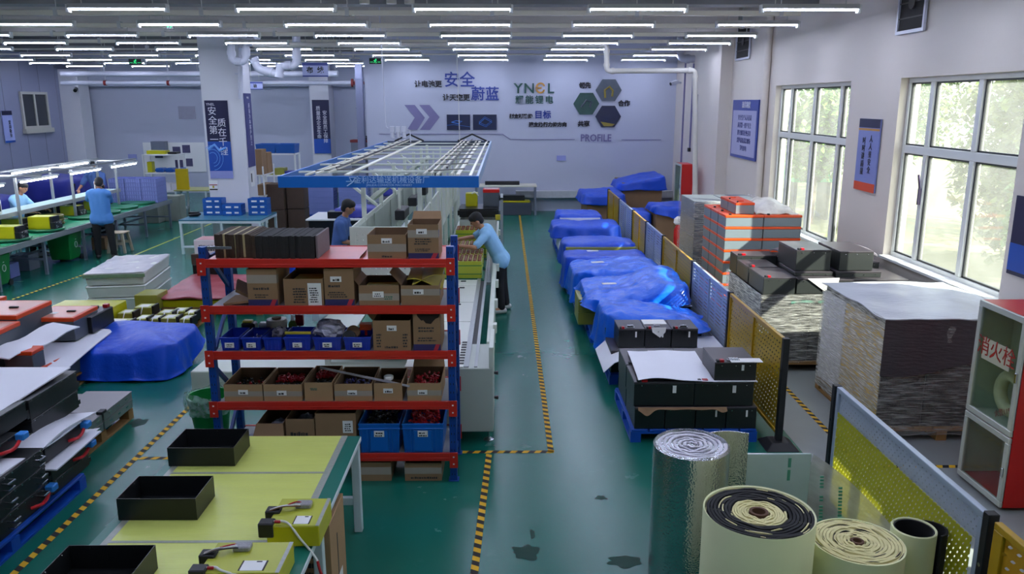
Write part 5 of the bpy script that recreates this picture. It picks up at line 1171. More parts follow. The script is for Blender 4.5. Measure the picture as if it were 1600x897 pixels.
for k in range(5): MB().cbox(-1.3, 10 + k * 1.35, 1.85, .12, .5, .12).build('tool_block', m_dark, t, bevel=.01)
for k in range(4): MB().beam((-1.12, 9.6 + k * 1.8, 1.2), (-1.12, 11.2 + k * 1.8, 1.6), .03, .14).build('glide_rail', m_alum, t)

# aisle conveyor with its end cabinet
t = thing('roller_conveyor', 'white topped conveyor with grey end cabinet along the aisle', 'conveyor', (0, 0, 0))
MB().box(-.95, -.12, 7.12, 7.9, .14, .775).build('end_cabinet', m_mg, t, bevel=.006)
MB().box(-.16, -.115, 7.12, 7.75, .775, .98).build('corner_plate', m_ml, t, bevel=.005)
for z in (.42, .67): MB().cyl((-.115, 7.3, z), (-.08, 7.3, z), .014, 12).box(-.1, -.075, 7.285, 7.315, z - .015, z + .015).build('knob', m_dark, t, bevel=.003)
b = MB(); b.cyl((-.17, 7.25, .02), (-.17, 7.25, .14), .012, 10).lathe([(.05, 0), (.05, .012), (.02, .03)], 18, (-.17, 7.25, 0)); b.build('levelling_foot', m_steel, t)
b = MB(); b.cyl((-.9, 7.25, .02), (-.9, 7.25, .14), .012, 10).lathe([(.05, 0), (.05, .012), (.02, .03)], 18, (-.9, 7.25, 0)); b.build('levelling_foot', m_steel, t)
for k, (a, c) in enumerate(((7.13, 7.88), (7.9, 8.7), (8.72, 9.6), (9.62, 10.5), (10.52, 10.9))):
    MB().box(-.95, -.4, a, c, .76, .79).build('cover_plate', mat('cover_white', '#dcded6', .35, var=.02), t, bevel=.004)
    MB().box(-.62, -.55, c - .13, c - .1, .79, .8).build('pull_tab', m_dark, t)
MB().box(-.4, -.35, 7.15, 16.5, .74, .785).box(-.3, -.27, 7.15, 16.5, .74, .785).build('inner_rail', m_alum, t)
MB().box(-.35, -.3, 7.15, 16.5, .7, .76).build('chain', m_dark, t)
for k in range(9): MB().box(-.45, -.4, 7.2 + k * .085, 7.25 + k * .085, .789, .792).build('slot', m_dark, t)
MB().box(-.2, -.14, 7.9, 16.5, .68, .8).build('outer_rail', m_ml, t, bevel=.004); MB().box(-.98, -.92, 7.9, 16.5, .68, .8).build('inner_side_rail', m_ml, t, bevel=.004)
for k in range(7): MB().box(-.14, -.1, 8.4 + k * 1.1, 8.5 + k * 1.1, .74, .84).build('bracket', m_ml, t, bevel=.004)
for y in (8.6, 10.5, 12.4, 14.3, 16.2):
    for x in (-.94, -.17): MB().box(x - .03, x + .03, y - .03, y + .03, 0, .68).build('leg', m_ml, t)
MB().box(-.92, -.2, 10.95, 16.5, .7, .74).build('roller_bed', m_alum, t)
MB().beam((-.95, 10.2, .9), (-.85, 16, .9), .05, .03).build('guide_bar', m_alum, t)

# yellow green packs riding on it
m_pk = mat('pack_yellow_green', '#a9b32e', .35, var=.06); m_pks = mat('pack_green_stripe', '#3f7d34', .4); m_cells = mat('copper_cells', '#8a5238', .4, .2, var=.4, vscale=60)
def cellpack(label, x, y, z, w, d, h, red=False):
    t = thing('cell_pack', label, 'battery pack', (x, y, z), 0, 'cell packs on the aisle conveyor')
    MB().box(0, w, 0, d, 0, h).build('side_wrap', m_pk, t, bevel=.004)
    b = MB()
    for u in (.25, .75): b.box(-.002, w + .002, -.002, d + .002, h * u - .007, h * u + .007)
    b.build('green_stripe', m_pks, t)
    b = MB(); nx, ny = 8, 5
    for i in range(nx):
        for j in range(ny): b.cyl((w * (i + .5) / nx, d * (j + .5) / ny, h), (w * (i + .5) / nx, d * (j + .5) / ny, h + .015), min(w / nx, d / ny) * .42, 10)
    o = b.build('cell_top', m_cells, t); o['kind'] = 'stuff'
    if red: MB().box(w * .55, w * .75, -.004, .0, 0, h).build('red_flap', m_lid, t)
    return t
def gpal(label, x, y, z, w, d): return tag(MB().box(x, x + w, y, y + d, z, z + .03).box(x + .04, x + w - .04, y + .04, y + d - .04, z + .03, z + .045).build('carrier_plate', m_belt, bevel=.004), label, 'carrier plate', 'carrier plates on the conveyor')
ys_ = [10.95, 11.75, 12.5, 13.6]
for i, y in enumerate(ys_): gpal('green carrier plate on the aisle conveyor, %s from the camera' % ordinal(i), -.9, y, .742, .62, .6)
cellpack('large yellow green cell pack with open cells on the aisle conveyor, nearest', -.86, 11.0, .788, .52, .5, .24)
cellpack('yellow green cell pack under the worker arms on the aisle conveyor', -.86, 11.78, .788, .52, .42, .2)
cellpack('low yellow green cell pack between the worker hands and the red flapped one', -.86, 12.52, .788, .55, .4, .2)
cellpack('yellow green cell pack with a red flap beyond the worker head', -.86, 13.62, .788, .62, .45, .27, True)
t = thing('test_machine', 'black slab topped test machine at the far end of the aisle conveyor', 'machine', (-.85, 14.6, 0)); MB().box(0, .68, 0, .7, .745, 1.1).build('cabinet', m_mg, t, bevel=.01); MB().box(-.03, .72, -.05, .75, 1.15, 1.3).build('black_slab', m_blkp, t, bevel=.03, seg=2); MB().box(.1, .6, .1, .6, 1.1, 1.15).build('riser', m_alum, t); MB().box(.75, .8, 0, .03, .3, 1.5).box(.75, .8, .7, .73, .3, 1.5).box(.75, .8, 0, .73, 1.47, 1.5).build('side_frame', m_alum, t); MB().box(.66, .75, -.06, -.02, 1.1, 1.2).build('yellow_switch', m_ys, t, bevel=.004)
t = thing('lidded_battery', 'dark battery with red lid standing on the black test machine', 'battery', (-.42, 14.9, 1.301)); MB().box(0, .3, 0, .3, 0, .26).build('case', m_bgrey, t, bevel=.006); MB().box(-.004, .304, -.004, .304, .26, .32).build('lid', m_fire, t, bevel=.005); MB().box(.02, .28, .02, .28, .32, .325).build('lid_film', mat('pink_film', '#c99a9a', .3), t)
t = thing('battery_pack', 'yellow battery pack with cable beside the red lidded battery', 'battery pack', (-.75, 14.95, 1.301)); MB().box(0, .22, 0, .25, 0, .24).build('cell_block', m_ypk, t, bevel=.004); cable(t, [(.12, .0, .24), (.18, -.03, .27), (.24, -.02, .2)], .012, m_paper)

# ------------------------------------------------------------------ people
m_skin = mat('skin', '#b98566', .5, var=.06, vscale=12); m_skind = mat('skin_tan', '#8f6349', .5, var=.06); m_hair = mat('hair_black', '#0e0d0f', .55, var=.2, vscale=40, bump=.5, bscale=120)
m_shl = mat('shirt_light_blue', '#92c4ea', .75, var=.06, vscale=8, bump=.15, bscale=20); m_shb = mat('shirt_blue', '#4f8ad2', .75, var=.06, vscale=8, bump=.15, bscale=20); m_shd = mat('shirt_dusk_blue', '#4a6aa6', .75, var=.06, bump=.15, bscale=20)
m_trs = mat('trousers_black', '#111216', .8, var=.15, bump=.15, bscale=15); m_shoe = mat('shoe_white', '#c8c6c0', .5, var=.1); m_shoek = mat('shoe_dark', '#1c1a1a', .5)
def solid(name, caps, balls, m, parent, vox=.012, smooth=5, extra=None):
    bm = bmesh.new()
    for p0, p1, r0, r1 in caps:
        p0, p1 = Vector(p0), Vector(p1); n = max(2, int((p1 - p0).length / (.45 * min(r0, r1))) + 1)
        for k in range(n + 1):
            u = k / n; bmesh.ops.create_icosphere(bm, subdivisions=2 if r0 > .02 else 1, radius=r0 + (r1 - r0) * u, matrix=Matrix.Translation(p0.lerp(p1, u)))
    for c, s, rot in balls: bmesh.ops.create_icosphere(bm, subdivisions=3, radius=1, matrix=Matrix.Translation(Vector(c)) @ rot @ Matrix.Diagonal((*s, 1)))
    me = bpy.data.meshes.new(name); bm.to_mesh(me); bm.free()
    o = bpy.data.objects.new(name, me); COL.objects.link(o)
    r = o.modifiers.new('r', 'REMESH'); r.mode = 'VOXEL'; r.voxel_size = vox
    sm = o.modifiers.new('s', 'SMOOTH'); sm.iterations = smooth; sm.factor = .5
    bpy.context.view_layer.update()
    me2 = bpy.data.meshes.new_from_object(o.evaluated_get(bpy.context.evaluated_depsgraph_get()))
    o.modifiers.clear(); o.data = me2; bpy.data.meshes.remove(me)
    me2.materials.clear(); me2.materials.append(m); me2.polygons.foreach_set('use_smooth', [True] * len(me2.polygons))
    o.parent = parent; me2.name = name; return o
def person(label, J, look, shirt, skin=None, shoes=None, vox=.012, hair=True, legs=True, fingers=True, cap=None):
    """J: joints in room coordinates; look: unit vector the face points along"""
    skin = skin or m_skin; base = Vector(J['base']); L = {k: Vector(v) - base for k, v in J.items()}
    t = thing('person', label, 'person', base)
    look = Vector(look).normalized(); up = (L['head'] - L['neck']).normalized(); side = look.cross(up).normalized(); fw = up.cross(side).normalized() * -1
    fw = side.cross(up).normalized(); fw = fw if fw.dot(look) > 0 else -fw
    rot = Matrix((side, fw, up)).transposed().to_4x4(); H = L['head']
    shl, shr, hl, hr = L['sh_l'], L['sh_r'], L['hip_l'], L['hip_r']; ch = (shl + shr) / 2; pv = (hl + hr) / 2
    tor = []
    for a, b_, r0, r1 in ((hl.lerp(hr, .15), shl.lerp(shr, .2), .098, .092), (hr.lerp(hl, .15), shr.lerp(shl, .2), .098, .092), (pv, ch, .105, .1), (shl, shr, .062, .062)): tor.append((a, b_, r0, r1))
    caps = list(tor); caps.append((ch, L['neck'], .06, .052)); caps.append((L['neck'], H - up * .06, .052, .052))
    for s in 'lr':
        caps += [(L['sh_' + s], L['el_' + s], .052, .04), (L['el_' + s], L['wr_' + s], .04, .027)]
        if legs: caps += [(L['hip_' + s], L['kn_' + s], .085, .055), (L['kn_' + s], L['an_' + s], .055, .04), (L['an_' + s], L['toe_' + s], .038, .035)]
        wr = L['wr_' + s]; hd = (L['hand_' + s] - wr).normalized(); pn_ = hd.cross(Vector((0, 0, 1))); pn_ = (pn_ if pn_.length > .1 else Vector((1, 0, 0))).normalized(); dn = pn_.cross(hd).normalized(); dn = -dn if dn.z > 0 else dn
        pc = wr + hd * .055
        for q in (-.026, -.009, .009, .026): caps.append((wr + hd * .02 + pn_ * q * .6, wr + hd * .085 + pn_ * q, .016, .012))
        if fingers:
            for q, ln in ((-.03, .058), (-.0105, .072), (.0105, .078), (.03, .068)):
                a = wr + hd * .085 + pn_ * q; b1 = a + hd * ln * .55 + dn * ln * .2; c1 = b1 + hd * ln * .25 + dn * ln * .4
                caps += [(a, b1, .0095, .0088), (b1, c1, .0088, .008)]
            a = wr + hd * .03 + pn_ * .03; caps += [(a, a + hd * .035 + pn_ * .03 + dn * .01, .012, .01), (a + hd * .035 + pn_ * .03 + dn * .01, a + hd * .06 + pn_ * .035 + dn * .02, .01, .009)]
    balls = [(H, (.074, .095, .11), rot), (H - up * .05 + fw * .02, (.056, .072, .07), rot), (H + fw * .098 - up * .012, (.013, .018, .024), rot), (H + side * .076 - up * .01, (.012, .022, .034), rot), (H - side * .076 - up * .01, (.012, .022, .034), rot), (H + fw * .083 - up * .058, (.026, .012, .009), rot), (H + fw * .08 + up * .028, (.05, .014, .012), rot)]
    solid('body', caps, balls, skin, t, vox, 3)
    for sg in (-1, 1):
        b = MB(); c = H + fw * .09 + side * .032 * sg + up * .01
        b.X = Matrix.Translation(c) @ rot; b.lathe([(.0005, -.009), (.009, -.005), (.011, 0), (.009, .005), (.0005, .009)], 10); b.build('eye', m_blkp, t, smooth=True)
    if hair: solid('hair', [], [(H + up * .03 - fw * .018, (.085, .097, .094), rot), (H - fw * .045 - up * .03, (.072, .062, .075), rot), (H + up * .055 + fw * .03, (.07, .066, .06), rot)], m_hair, t, .01, 2)
    if cap: solid('cap', [], [(H + up * .05, (.094, .112, .08), rot), (H + up * .04 + fw * .1, (.07, .06, .012), rot)], cap, t, .012, 2)
    sc = [(a, b_, r0 + .02, r1 + .02) for a, b_, r0, r1 in tor] + [(ch, ch.lerp(L['neck'], .6), .085, .07)]
    for s in 'lr': sc.append((L['sh_' + s], L['sh_' + s].lerp(L['el_' + s], .78), .073, .066))
    hem = (pv - ch).normalized() * .06; sc += [(hl, hl + hem, .122, .13), (hr, hr + hem, .122, .13), (pv, pv + hem, .125, .13)]
    solid('shirt', sc, [], shirt, t, .014, 5)
    solid('collar', [(L['neck'] - up * .02 + side * .05 * math.cos(a) + fw * .055 * math.sin(a), L['neck'] - up * .02 + side * .05 * math.cos(a + .4) + fw * .055 * math.sin(a + .4), .018, .018) for a in [k * .4 for k in range(16)]], [], shirt, t, .01, 2)
    if legs:
        tc = [(hl, hr, .112, .112)]
        for s in 'lr': tc += [(L['hip_' + s], L['kn_' + s], .1, .078), (L['kn_' + s], L['an_' + s] + (L['kn_' + s] - L['an_' + s]).normalized() * .02, .076, .066)]
        solid('trousers', tc, [], m_trs, t, .014, 5)
        for s in 'lr':
            a, e = L['an_' + s], L['toe_' + s]; d = (e - a); d.z = 0; d.normalize(); f = Vector((a.x, a.y, .045))
            solid('shoe', [(f - d * .05, f + d * .1, .045, .042), (f + d * .1, f + d * .17, .04, .034)], [], shoes or m_shoe, t, .01, 2)
    return t
person('worker in light blue polo shirt and black trousers leaning over the aisle conveyor', dict(base=(-.05, 12.25, 0), hip_l=(-.1, 12.1, .86), hip_r=(-.08, 12.37, .86), kn_l=(-.1, 12.1, .46), kn_r=(-.05, 12.36, .46), an_l=(-.07, 12.02, .09), an_r=(.0, 12.32, .09), toe_l=(-.2, 11.97, .04), toe_r=(-.13, 12.3, .04), sh_l=(-.3, 11.98, 1.24), sh_r=(-.3, 12.34, 1.28), neck=(-.37, 12.12, 1.34), head=(-.45, 12.08, 1.46), el_l=(-.47, 11.8, 1.08), wr_l=(-.7, 11.84, 1.1), hand_l=(-.82, 11.88, 1.08), el_r=(-.5, 12.3, 1.16), wr_r=(-.72, 12.1, 1.16), hand_r=(-.84, 12.04, 1.12)), (-1, -.1, -.55), m_shl, vox=.0085)
person('man in blue polo shirt seen from behind, camera at his face, by the bench', dict(base=(-8.42, 16.6, 0), hip_l=(-8.52, 16.6, .88), hip_r=(-8.3, 16.62, .88), kn_l=(-8.54, 16.6, .47), kn_r=(-8.26, 16.62, .47), an_l=(-8.56, 16.6, .09), an_r=(-8.24, 16.63, .09), toe_l=(-8.6, 16.74, .04), toe_r=(-8.26, 16.78, .04), sh_l=(-8.6, 16.62, 1.36), sh_r=(-8.22, 16.58, 1.36), neck=(-8.42, 16.64, 1.44), head=(-8.44, 16.72, 1.57), el_l=(-8.74, 16.78, 1.2), wr_l=(-8.64, 16.98, 1.4), hand_l=(-8.54, 17.0, 1.45), el_r=(-8.3, 16.86, 1.15), wr_r=(-8.5, 17.0, 1.36), hand_r=(-8.55, 17.02, 1.43)), (-.45, 1, -.12), m_shb, m_skind, m_shoek, vox=.0095)
o = MB().box(-8.66, -8.5, 16.99, 17.05, 1.4, 1.5).cyl((-8.58, 17.05, 1.45), (-8.58, 17.12, 1.45), .04, 16).build('camera_device', m_blkp, bevel=.006); tag(o, 'black camera held up by the man at the bench', 'camera')
person('worker in dusk blue polo shirt standing left of the assembly line', dict(base=(-2.58, 12.25, 0), hip_l=(-2.62, 12.37, .88), hip_r=(-2.60, 12.13, .88), kn_l=(-2.62, 12.37, .47), kn_r=(-2.60, 12.13, .47), an_l=(-2.64, 12.37, .09), an_r=(-2.62, 12.13, .09), toe_l=(-2.50, 12.37, .04), toe_r=(-2.48, 12.13, .04), sh_l=(-2.52, 12.45, 1.4), sh_r=(-2.52, 12.07, 1.38), neck=(-2.47, 12.25, 1.5), head=(-2.41, 12.23, 1.64), el_l=(-2.42, 12.51, 1.14), wr_l=(-2.20, 12.39, 1.06), hand_l=(-2.10, 12.35, 1.04), el_r=(-2.46, 12.05, 1.13), wr_r=(-2.22, 12.09, 1.09), hand_r=(-2.12, 12.13, 1.07)), (1, .15, -.55), m_shd, vox=.0095)
person('seated worker in light blue polo shirt behind the lit bench', dict(base=(-10.35, 16.9, 0), hip_l=(-10.35, 16.78, .58), hip_r=(-10.35, 17.02, .58), kn_l=(-9.98, 16.75, .55), kn_r=(-9.98, 17.05, .55), an_l=(-10.0, 16.75, .09), an_r=(-10.0, 17.05, .09), toe_l=(-9.86, 16.75, .04), toe_r=(-9.86, 17.05, .04), sh_l=(-10.26, 17.1, 1.22), sh_r=(-10.26, 16.7, 1.22), neck=(-10.2, 16.9, 1.32), head=(-10.13, 16.9, 1.46), el_l=(-10.08, 17.16, 1.0), wr_l=(-9.84, 17.1, .98), hand_l=(-9.74, 17.08, .97), el_r=(-10.1, 16.66, .98), wr_r=(-9.86, 16.72, .96), hand_r=(-9.76, 16.74, .95)), (1, -.1, -.5), m_shl, vox=.0095)
person('worker in blue shirt standing beyond the lit bench, head behind the lamps', dict(base=(-10.3, 20.3, 0), hip_l=(-10.4, 20.3, .9), hip_r=(-10.2, 20.3, .9), kn_l=(-10.42, 20.3, .48), kn_r=(-10.18, 20.3, .48), an_l=(-10.42, 20.32, .09), an_r=(-10.18, 20.32, .09), toe_l=(-10.42, 20.18, .04), toe_r=(-10.18, 20.18, .04), sh_l=(-10.12, 20.26, 1.42), sh_r=(-10.5, 20.26, 1.42), neck=(-10.3, 20.26, 1.52), head=(-10.28, 20.22, 1.66), el_l=(-10.05, 20.1, 1.16), wr_l=(-10.1, 19.85, 1.08), hand_l=(-10.1, 19.75, 1.05), el_r=(-10.6, 20.12, 1.16), wr_r=(-10.55, 19.88, 1.1), hand_r=(-10.5, 19.78, 1.06)), (.2, -1, -.4), m_shd, vox=.011)
t = thing('stool', 'black stool under the seated worker behind the bench', 'stool', (-10.4, 16.9, 0)); MB().lathe([(.17, .44), (.18, .46), (.17, .5)], 24).build('seat', m_dark, t, smooth=True)
for k in range(4): a = k * math.pi / 2 + .78; MB().beam((.12 * math.cos(a), .12 * math.sin(a), .44), (.18 * math.cos(a), .18 * math.sin(a), 0), .025, .025).build('leg', m_alum, t)
# ------------------------------------------------------------------ lit bench on the left with its lamp gantry
BX0, BX1, BY0, BY1, BZ = -10.0, -8.72, 10.4, 20.9, .74
m_bm = mat('bench_green_mat', '#1f8a64', .35, var=.08); m_bst = mat('bench_steel', '#7c8290', .4, .3, var=.05); m_shelfg = mat('shelf_pale_green', '#a3c0bd', .4)
t = thing('work_bench', 'long steel work bench with green mat at the left under tube lamps', 'bench', (0, 0, 0))
MB().box(BX0, BX1, BY0, BY1, BZ - .05, BZ - .008).build('bench_top', m_bst, t, bevel=.004); MB().box(BX0 + .03, BX1 - .05, BY0, BY1, BZ - .008, BZ).build('mat', m_bm, t); MB().box(BX1, BX1 + .02, BY0, BY1, BZ - .1, BZ + .002).build('front_rail', m_alum, t)
for k in range(8):
    y = BY0 + .25 + k * 1.45
    for x in (BX0 + .06, BX1 - .03): MB().cbox(x, y, (BZ - .05) / 2, .05, .05, BZ - .05).build('leg', m_bst, t)
    MB().box(BX0 + .06, BX1 - .03, y - .02, y + .02, .28, .32).build('stretcher', m_bst, t)
MB().box(-9.4, -9.36, BY0, BY1, .28, .32).build('long_stretcher', m_bst, t)
MB().box(-9.85, -9.4, BY0, 19.6, 1.12, 1.15).build('upper_shelf', m_shelfg, t, bevel=.004); MB().box(-9.4, -9.38, BY0, 19.6, 1.08, 1.16).build('shelf_edge', m_alum, t)
for k in range(5):
    y = 11.4 + k * 2.0
    for x in (-9.8, -9.36): MB().box(x - .022, x + .022, y - .022, y + .022, BZ, 1.82).build('gantry_post', m_alum, t)
    MB().box(-9.95, -8.85, y - .025, y + .025, 1.82, 1.86).build('gantry_arm', m_alum, t, bevel=.003)
for x in (-9.85, -8.95): MB().box(x - .02, x + .02, BY0 + .6, 19.6, 1.86, 1.89).build('gantry_rail', m_alum, t)
m_btube = emit('bench_tube', '#f2f5ff', LAMP_STRENGTH * .8)
bl = thing('bench_lamp', '', 'lamp', (0, 0, 0)); MB().box(-.05, .05, -.62, .62, 0, .03).build('lamp_housing', m_white, bl, bevel=.004); MB().cyl((0, -.6, -.018), (0, .6, -.018), .018, 10).build('tube', m_btube, bl, smooth=True)
first = True
for i, x in enumerate((-8.95, -9.85)):
    for k in range(5):
        lab = 'lit tube lamp over the left bench, %s row, %s from the far end' % ('aisle side' if i == 0 else 'wall side', ordinal(k)); pos = (x, 19.0 - 1.75 * k - .5 * i, 1.78 if i == 0 else 1.83)
        if first: bl.location = pos; bl['label'] = lab; bl['group'] = 'bench lamps'; first = False
        else: dup(bl, pos, label=lab, group='bench lamps')
m_turn = mat('turntable_green', '#176b48', .4, var=.05)
def turntable(label, x, y, r=.33, sides=8):
    t = thing('turntable', label, 'turntable', (x, y, BZ), 0, 'green turntables on the bench'); MB().lathe([(r, .02), (r, .05)], sides).build('plate', m_turn, t, bevel=.004); MB().lathe([(.1, 0), (.1, .02)], 16).build('base', m_dark, t)
def bpack(label, x, y, z=.051, w=.34, d=.3, h=.2, side=True):
    t = thing('battery_pack', label, 'battery pack', (x, y, BZ + z), 0, 'yellow packs on the left bench'); MB().box(-w/2, w/2, -d/2, d/2, 0, h).build('cell_block', m_ypk, t, bevel=.005); MB().box(-w/2 + .01, w/2 - .01, -d/2 + .01, d/2 - .01, h, h + .003).build('top_film', m_ytop, t)
    if side:
        b = MB(); b.box(w/2, w/2 + .09, -d/2 + .01, d/2 - .01, 0, h * .55); b.box(w/2, w/2 + .05, -d/2 + .02, d/2 - .02, h * .55, h); b.build('electronics', m_dark, t, bevel=.004)
        b = MB(); R = random.Random(int(x * 100)); 
        for k in range(9): b.cbox(w/2 + .092, R.uniform(-d/3, d/3), R.uniform(.02, h * .5), .006, .03, .02)
        b.build('chip', m_pcb, t)
    return t
P = [(-9.0, 12.3), (-9.02, 13.35), (-9.02, 14.5), (-9.02, 15.65)]
for i, (x, y) in enumerate(P): turntable('green turntable on the bench front row, %s from the camera' % ordinal(i), x, y, .34)
bpack('lower yellow pack of the nearest pile on the bench front row', -9.05, 12.3, h=.17); bpack('upper yellow pack of the nearest pile on the bench front row', -9.08, 12.32, z=.222, h=.14)
bpack('yellow pack on the third turntable of the bench front row', -9.08, 14.5, h=.22, w=.42); bpack('yellow pack on the fourth turntable, just left of the standing man', -9.08, 15.65, h=.24, w=.42)
t = thing('inverter_unit', 'black and yellow device with red and blue terminals on the second turntable', 'device', (-9.12, 13.35, BZ + .051)); MB().box(-.28, .34, -.2, .2, 0, .13).build('body', m_blkp, t, bevel=.01); MB().box(-.2, .0, -.205, -.2, .03, .2).build('front_label', m_ypk, t)
MB().box(-.24, -.18, -.22, -.19, 0, .26).box(-.03, .03, -.22, -.19, 0, .26).box(-.24, .03, -.22, -.19, .24, .27).build('carry_frame', m_dark, t, bevel=.004)
for k in range(4): MB().box(.05 + k * .08, .11 + k * .08, -.19, .15, .13, .22 + .01 * k).build('terminal_block', (m_conn, m_lid, m_blkp, m_redp)[k], t, bevel=.004)
for i, (x, y, lab) in enumerate(((-9.55, 13.2, 'yellow pack in the bench rear row below the upper shelf, nearest'), (-9.6, 14.35, 'yellow pack in the bench rear row below the upper shelf, second'), (-9.6, 15.6, 'yellow pack in the bench rear row below the upper shelf, third'), (-9.55, 17.6, 'yellow pack on the bench beyond the standing man, near'), (-9.5, 18.5, 'yellow pack on the bench beyond the standing man, far'))): turntable('green turntable in the bench rear row, %s from the camera' % ordinal(i), x, y, .28); bpack(lab, x, y, h=.2)
t = thing('cable_coil', 'thick olive cable coil on the bench under the upper shelf', 'cable coil', (-9.35, 16.35, BZ)); MB()
for k in range(3): MB().tube([(.26 * math.cos(a), .2 * math.sin(a), .05 + .07 * k) for a in [q * .3142 for q in range(21)]], .034, 8).build('loop', mat('olive_hose', '#5d5a2a', .5), t, smooth=True)
for i, (y, r) in enumerate(((17.4, .36), (18.2, .38), (19.05, .4), (19.95, .42))): turntable('empty green octagonal turntable at the far end of the bench, %s from the man' % ordinal(i), -9.15, y, r)
tag(MB().box(-9.85, -9.5, 17.2, 19.4, BZ, BZ + .012).build('white_board', m_paper, bevel=.002), 'white board strip lying at the back of the far bench end', 'board')
m_lav = mat('crate_lavender', '#7d87c4', .5, var=.05); k = 0
m_lavd = mat('crate_lavender_rib', '#6570ad', .5)
cr = None
for i in range(3):
    for q in range(6):
        lab = 'lavender plastic tray at the far bench end, %s column, %s from the bottom' % (('left', 'middle', 'right')[i], ordinal(q)); pos = (-9.93 + i * .4, 20.15, BZ + .001 + q * .1)
        if cr is None:
            cr = thing('plastic_tray', lab, 'tray', pos, 0, 'lavender trays'); MB().tray(0, .38, 0, .6, 0, .097, .006).build('body', m_lav, cr, bevel=.002)
            b = MB(); [b.box(.02 + s * .058, .04 + s * .058, -.004, .0, .01, .09) for s in range(6)]; b.box(-.003, .383, -.006, .0, .085, .097); b.build('rib', m_lavd, cr)
        else: dup(cr, pos, label=lab)
m_bing = mat('bin_green', '#0d7a34', .4, var=.08)
def wheelie(label, x, y, w_=.42, h=.78):
    t = thing('waste_bin', label, 'bin', (x, y, 0)); b = MB(); z0 = .05
    b.add([(-w_*.4, -w_*.4, z0), (w_*.4, -w_*.4, z0), (w_*.4, w_*.4, z0), (-w_*.4, w_*.4, z0), (-w_*.5, -w_*.5, h), (w_*.5, -w_*.5, h), (w_*.5, w_*.5, h), (-w_*.5, w_*.5, h)], [(3, 2, 1, 0), (4, 5, 6, 7), (0, 1, 5, 4), (1, 2, 6, 5), (2, 3, 7, 6), (3, 0, 4, 7)]); b.build('bin_body', m_bing, t, bevel=.02)
    MB().box(-w_*.54, w_*.54, -w_*.54, w_*.54, h, h + .05).build('bin_lid', m_bing, t, bevel=.015)
    for s in (-1, 1): MB().cyl((s * w_*.35, w_*.4, .06), (s * w_*.45, w_*.4, .06), .06, 14).build('wheel', m_dark, t)
    b = MB(); b.tube([(w_*.47, .05 * math.cos(a), .35 + .06 * math.sin(a)) for a in [q * .5 for q in range(14)]], .006, 6).box(w_*.46, w_*.475, -.02, .02, .45, .55); b.build('printed_mark', m_white, t)
wheelie('green waste bin with white mark under the near part of the left bench', -9.05, 13.9, .42, .6); wheelie('green waste bin under the bench beside the standing man legs', -9.1, 16.35, .5, .6)
for i, (x, y, s, m_, lab) in enumerate(((-9.5, 14.6, .3, m_lav, 'lavender box on the floor under the near bench'), (-9.6, 15.3, .35, m_bst, 'grey box on the floor under the bench middle'), (-9.2, 17.6, .3, m_card, 'brown carton on the floor behind the standing man'), (-9.7, 18.6, .4, m_blkp, 'dark box on the floor under the far bench end'))):
    o = MB().box(x, x + s, y, y + s, .001, s * .9).build('storage_box', m_, bevel=.006); tag(o, lab, 'box')
t = thing('plastic_stool', 'beige plastic stool beside the standing man under the bench edge', 'stool', (-8.45, 17.35, 0)); MB().box(-.17, .17, -.17, .17, .42, .45).build('seat', mat('beige_plastic', '#a89b86', .45), t, bevel=.01)
for sx in (-1, 1):
    for sy in (-1, 1): MB().beam((sx * .13, sy * .13, .42), (sx * .18, sy * .18, 0), .05, .05).build('leg', mat('beige_plastic', '#a89b86', .45), t, bevel=.005)
for sx in (-1, 1): MB().box(-.15, .15, sx * .16 - .01, sx * .16 + .01, .18, .24).build('side_panel', mat('beige_plastic', '#a89b86', .45), t)
for i, y in enumerate((14.6, 18.4)):
    t = thing('test_meter', 'white meter with dark screen hanging from the gantry over the bench, %s' % ('near' if i == 0 else 'far'), 'meter', (-9.3, y, 1.2)); MB().box(-.04, .04, -.13, .13, 0, .26).build('body', m_white, t, bevel=.01); MB().box(.04, .045, -.09, .09, .05, .2).build('screen', m_blkp, t)

# ------------------------------------------------------------------ pillar, its signs and the blue table
struct(MB().box(-6.78, -5.88, 18.4, 19.05, 0, 5.3).build('trim_7', m_wall))
m_navy = mat('banner_navy', '#14163f', .4, var=.05); m_ban = mat('banner_blue', '#0f3f9a', .4, col2='#1b57b5', vscale=1.2); m_swirl = mat('banner_swirl', '#6fa6e8', .4); m_pale = mat('banner_pale', '#8f95cc', .4)
m_wt = mat('lettering_white', '#dcdce6', .5); m_tk = mat('lettering_black', '#22212a', .5)
def y_at(px_, py_, Y): return at_y(px_, py_, Y)
a, c = at_y(319, 157, 18.38), at_y(366, 279, 18.38)
t = thing('pillar_banner', 'navy banner with white slogan on the front of the white pillar', 'banner', (a.x, 18.385, c.z)); W, H = c.x - a.x - .02, a.z - c.z
MB().box(0, W, -.012, 0, H * .48, H).build('navy_field', m_navy, t); MB().box(0, W, -.012, 0, H * .1, H * .48).build('blue_field', m_ban, t); MB().box(0, W, -.012, 0, 0, H * .1).build('pale_foot', m_pale, t)
b = MB()
for r in (.1, .16, .23): b.tube([(W * .18 + r * math.cos(q), -.014, H * .27 + r * 1.2 * math.sin(q)) for q in [k * .25 - 1.5 for k in range(16)]], .006, 5)
b.tube([(0, -.014, H * .38), (W * .3, -.014, H * .44), (W * .5, -.014, H * .36), (W * .8, -.014, H * .4)], .03, 6); b.build('swirl', m_swirl, t)
text('安\n全\n第\n一', .2, m_wt, t, (W * .3, -.013, H * .68), lh=1.05); text('质\n在\n千\n锂', .2, m_wt, t, (W * .68, -.013, H * .53), lh=1.05); text('YNEL', .08, m_wt, t, (W * .25, -.013, H * .95))
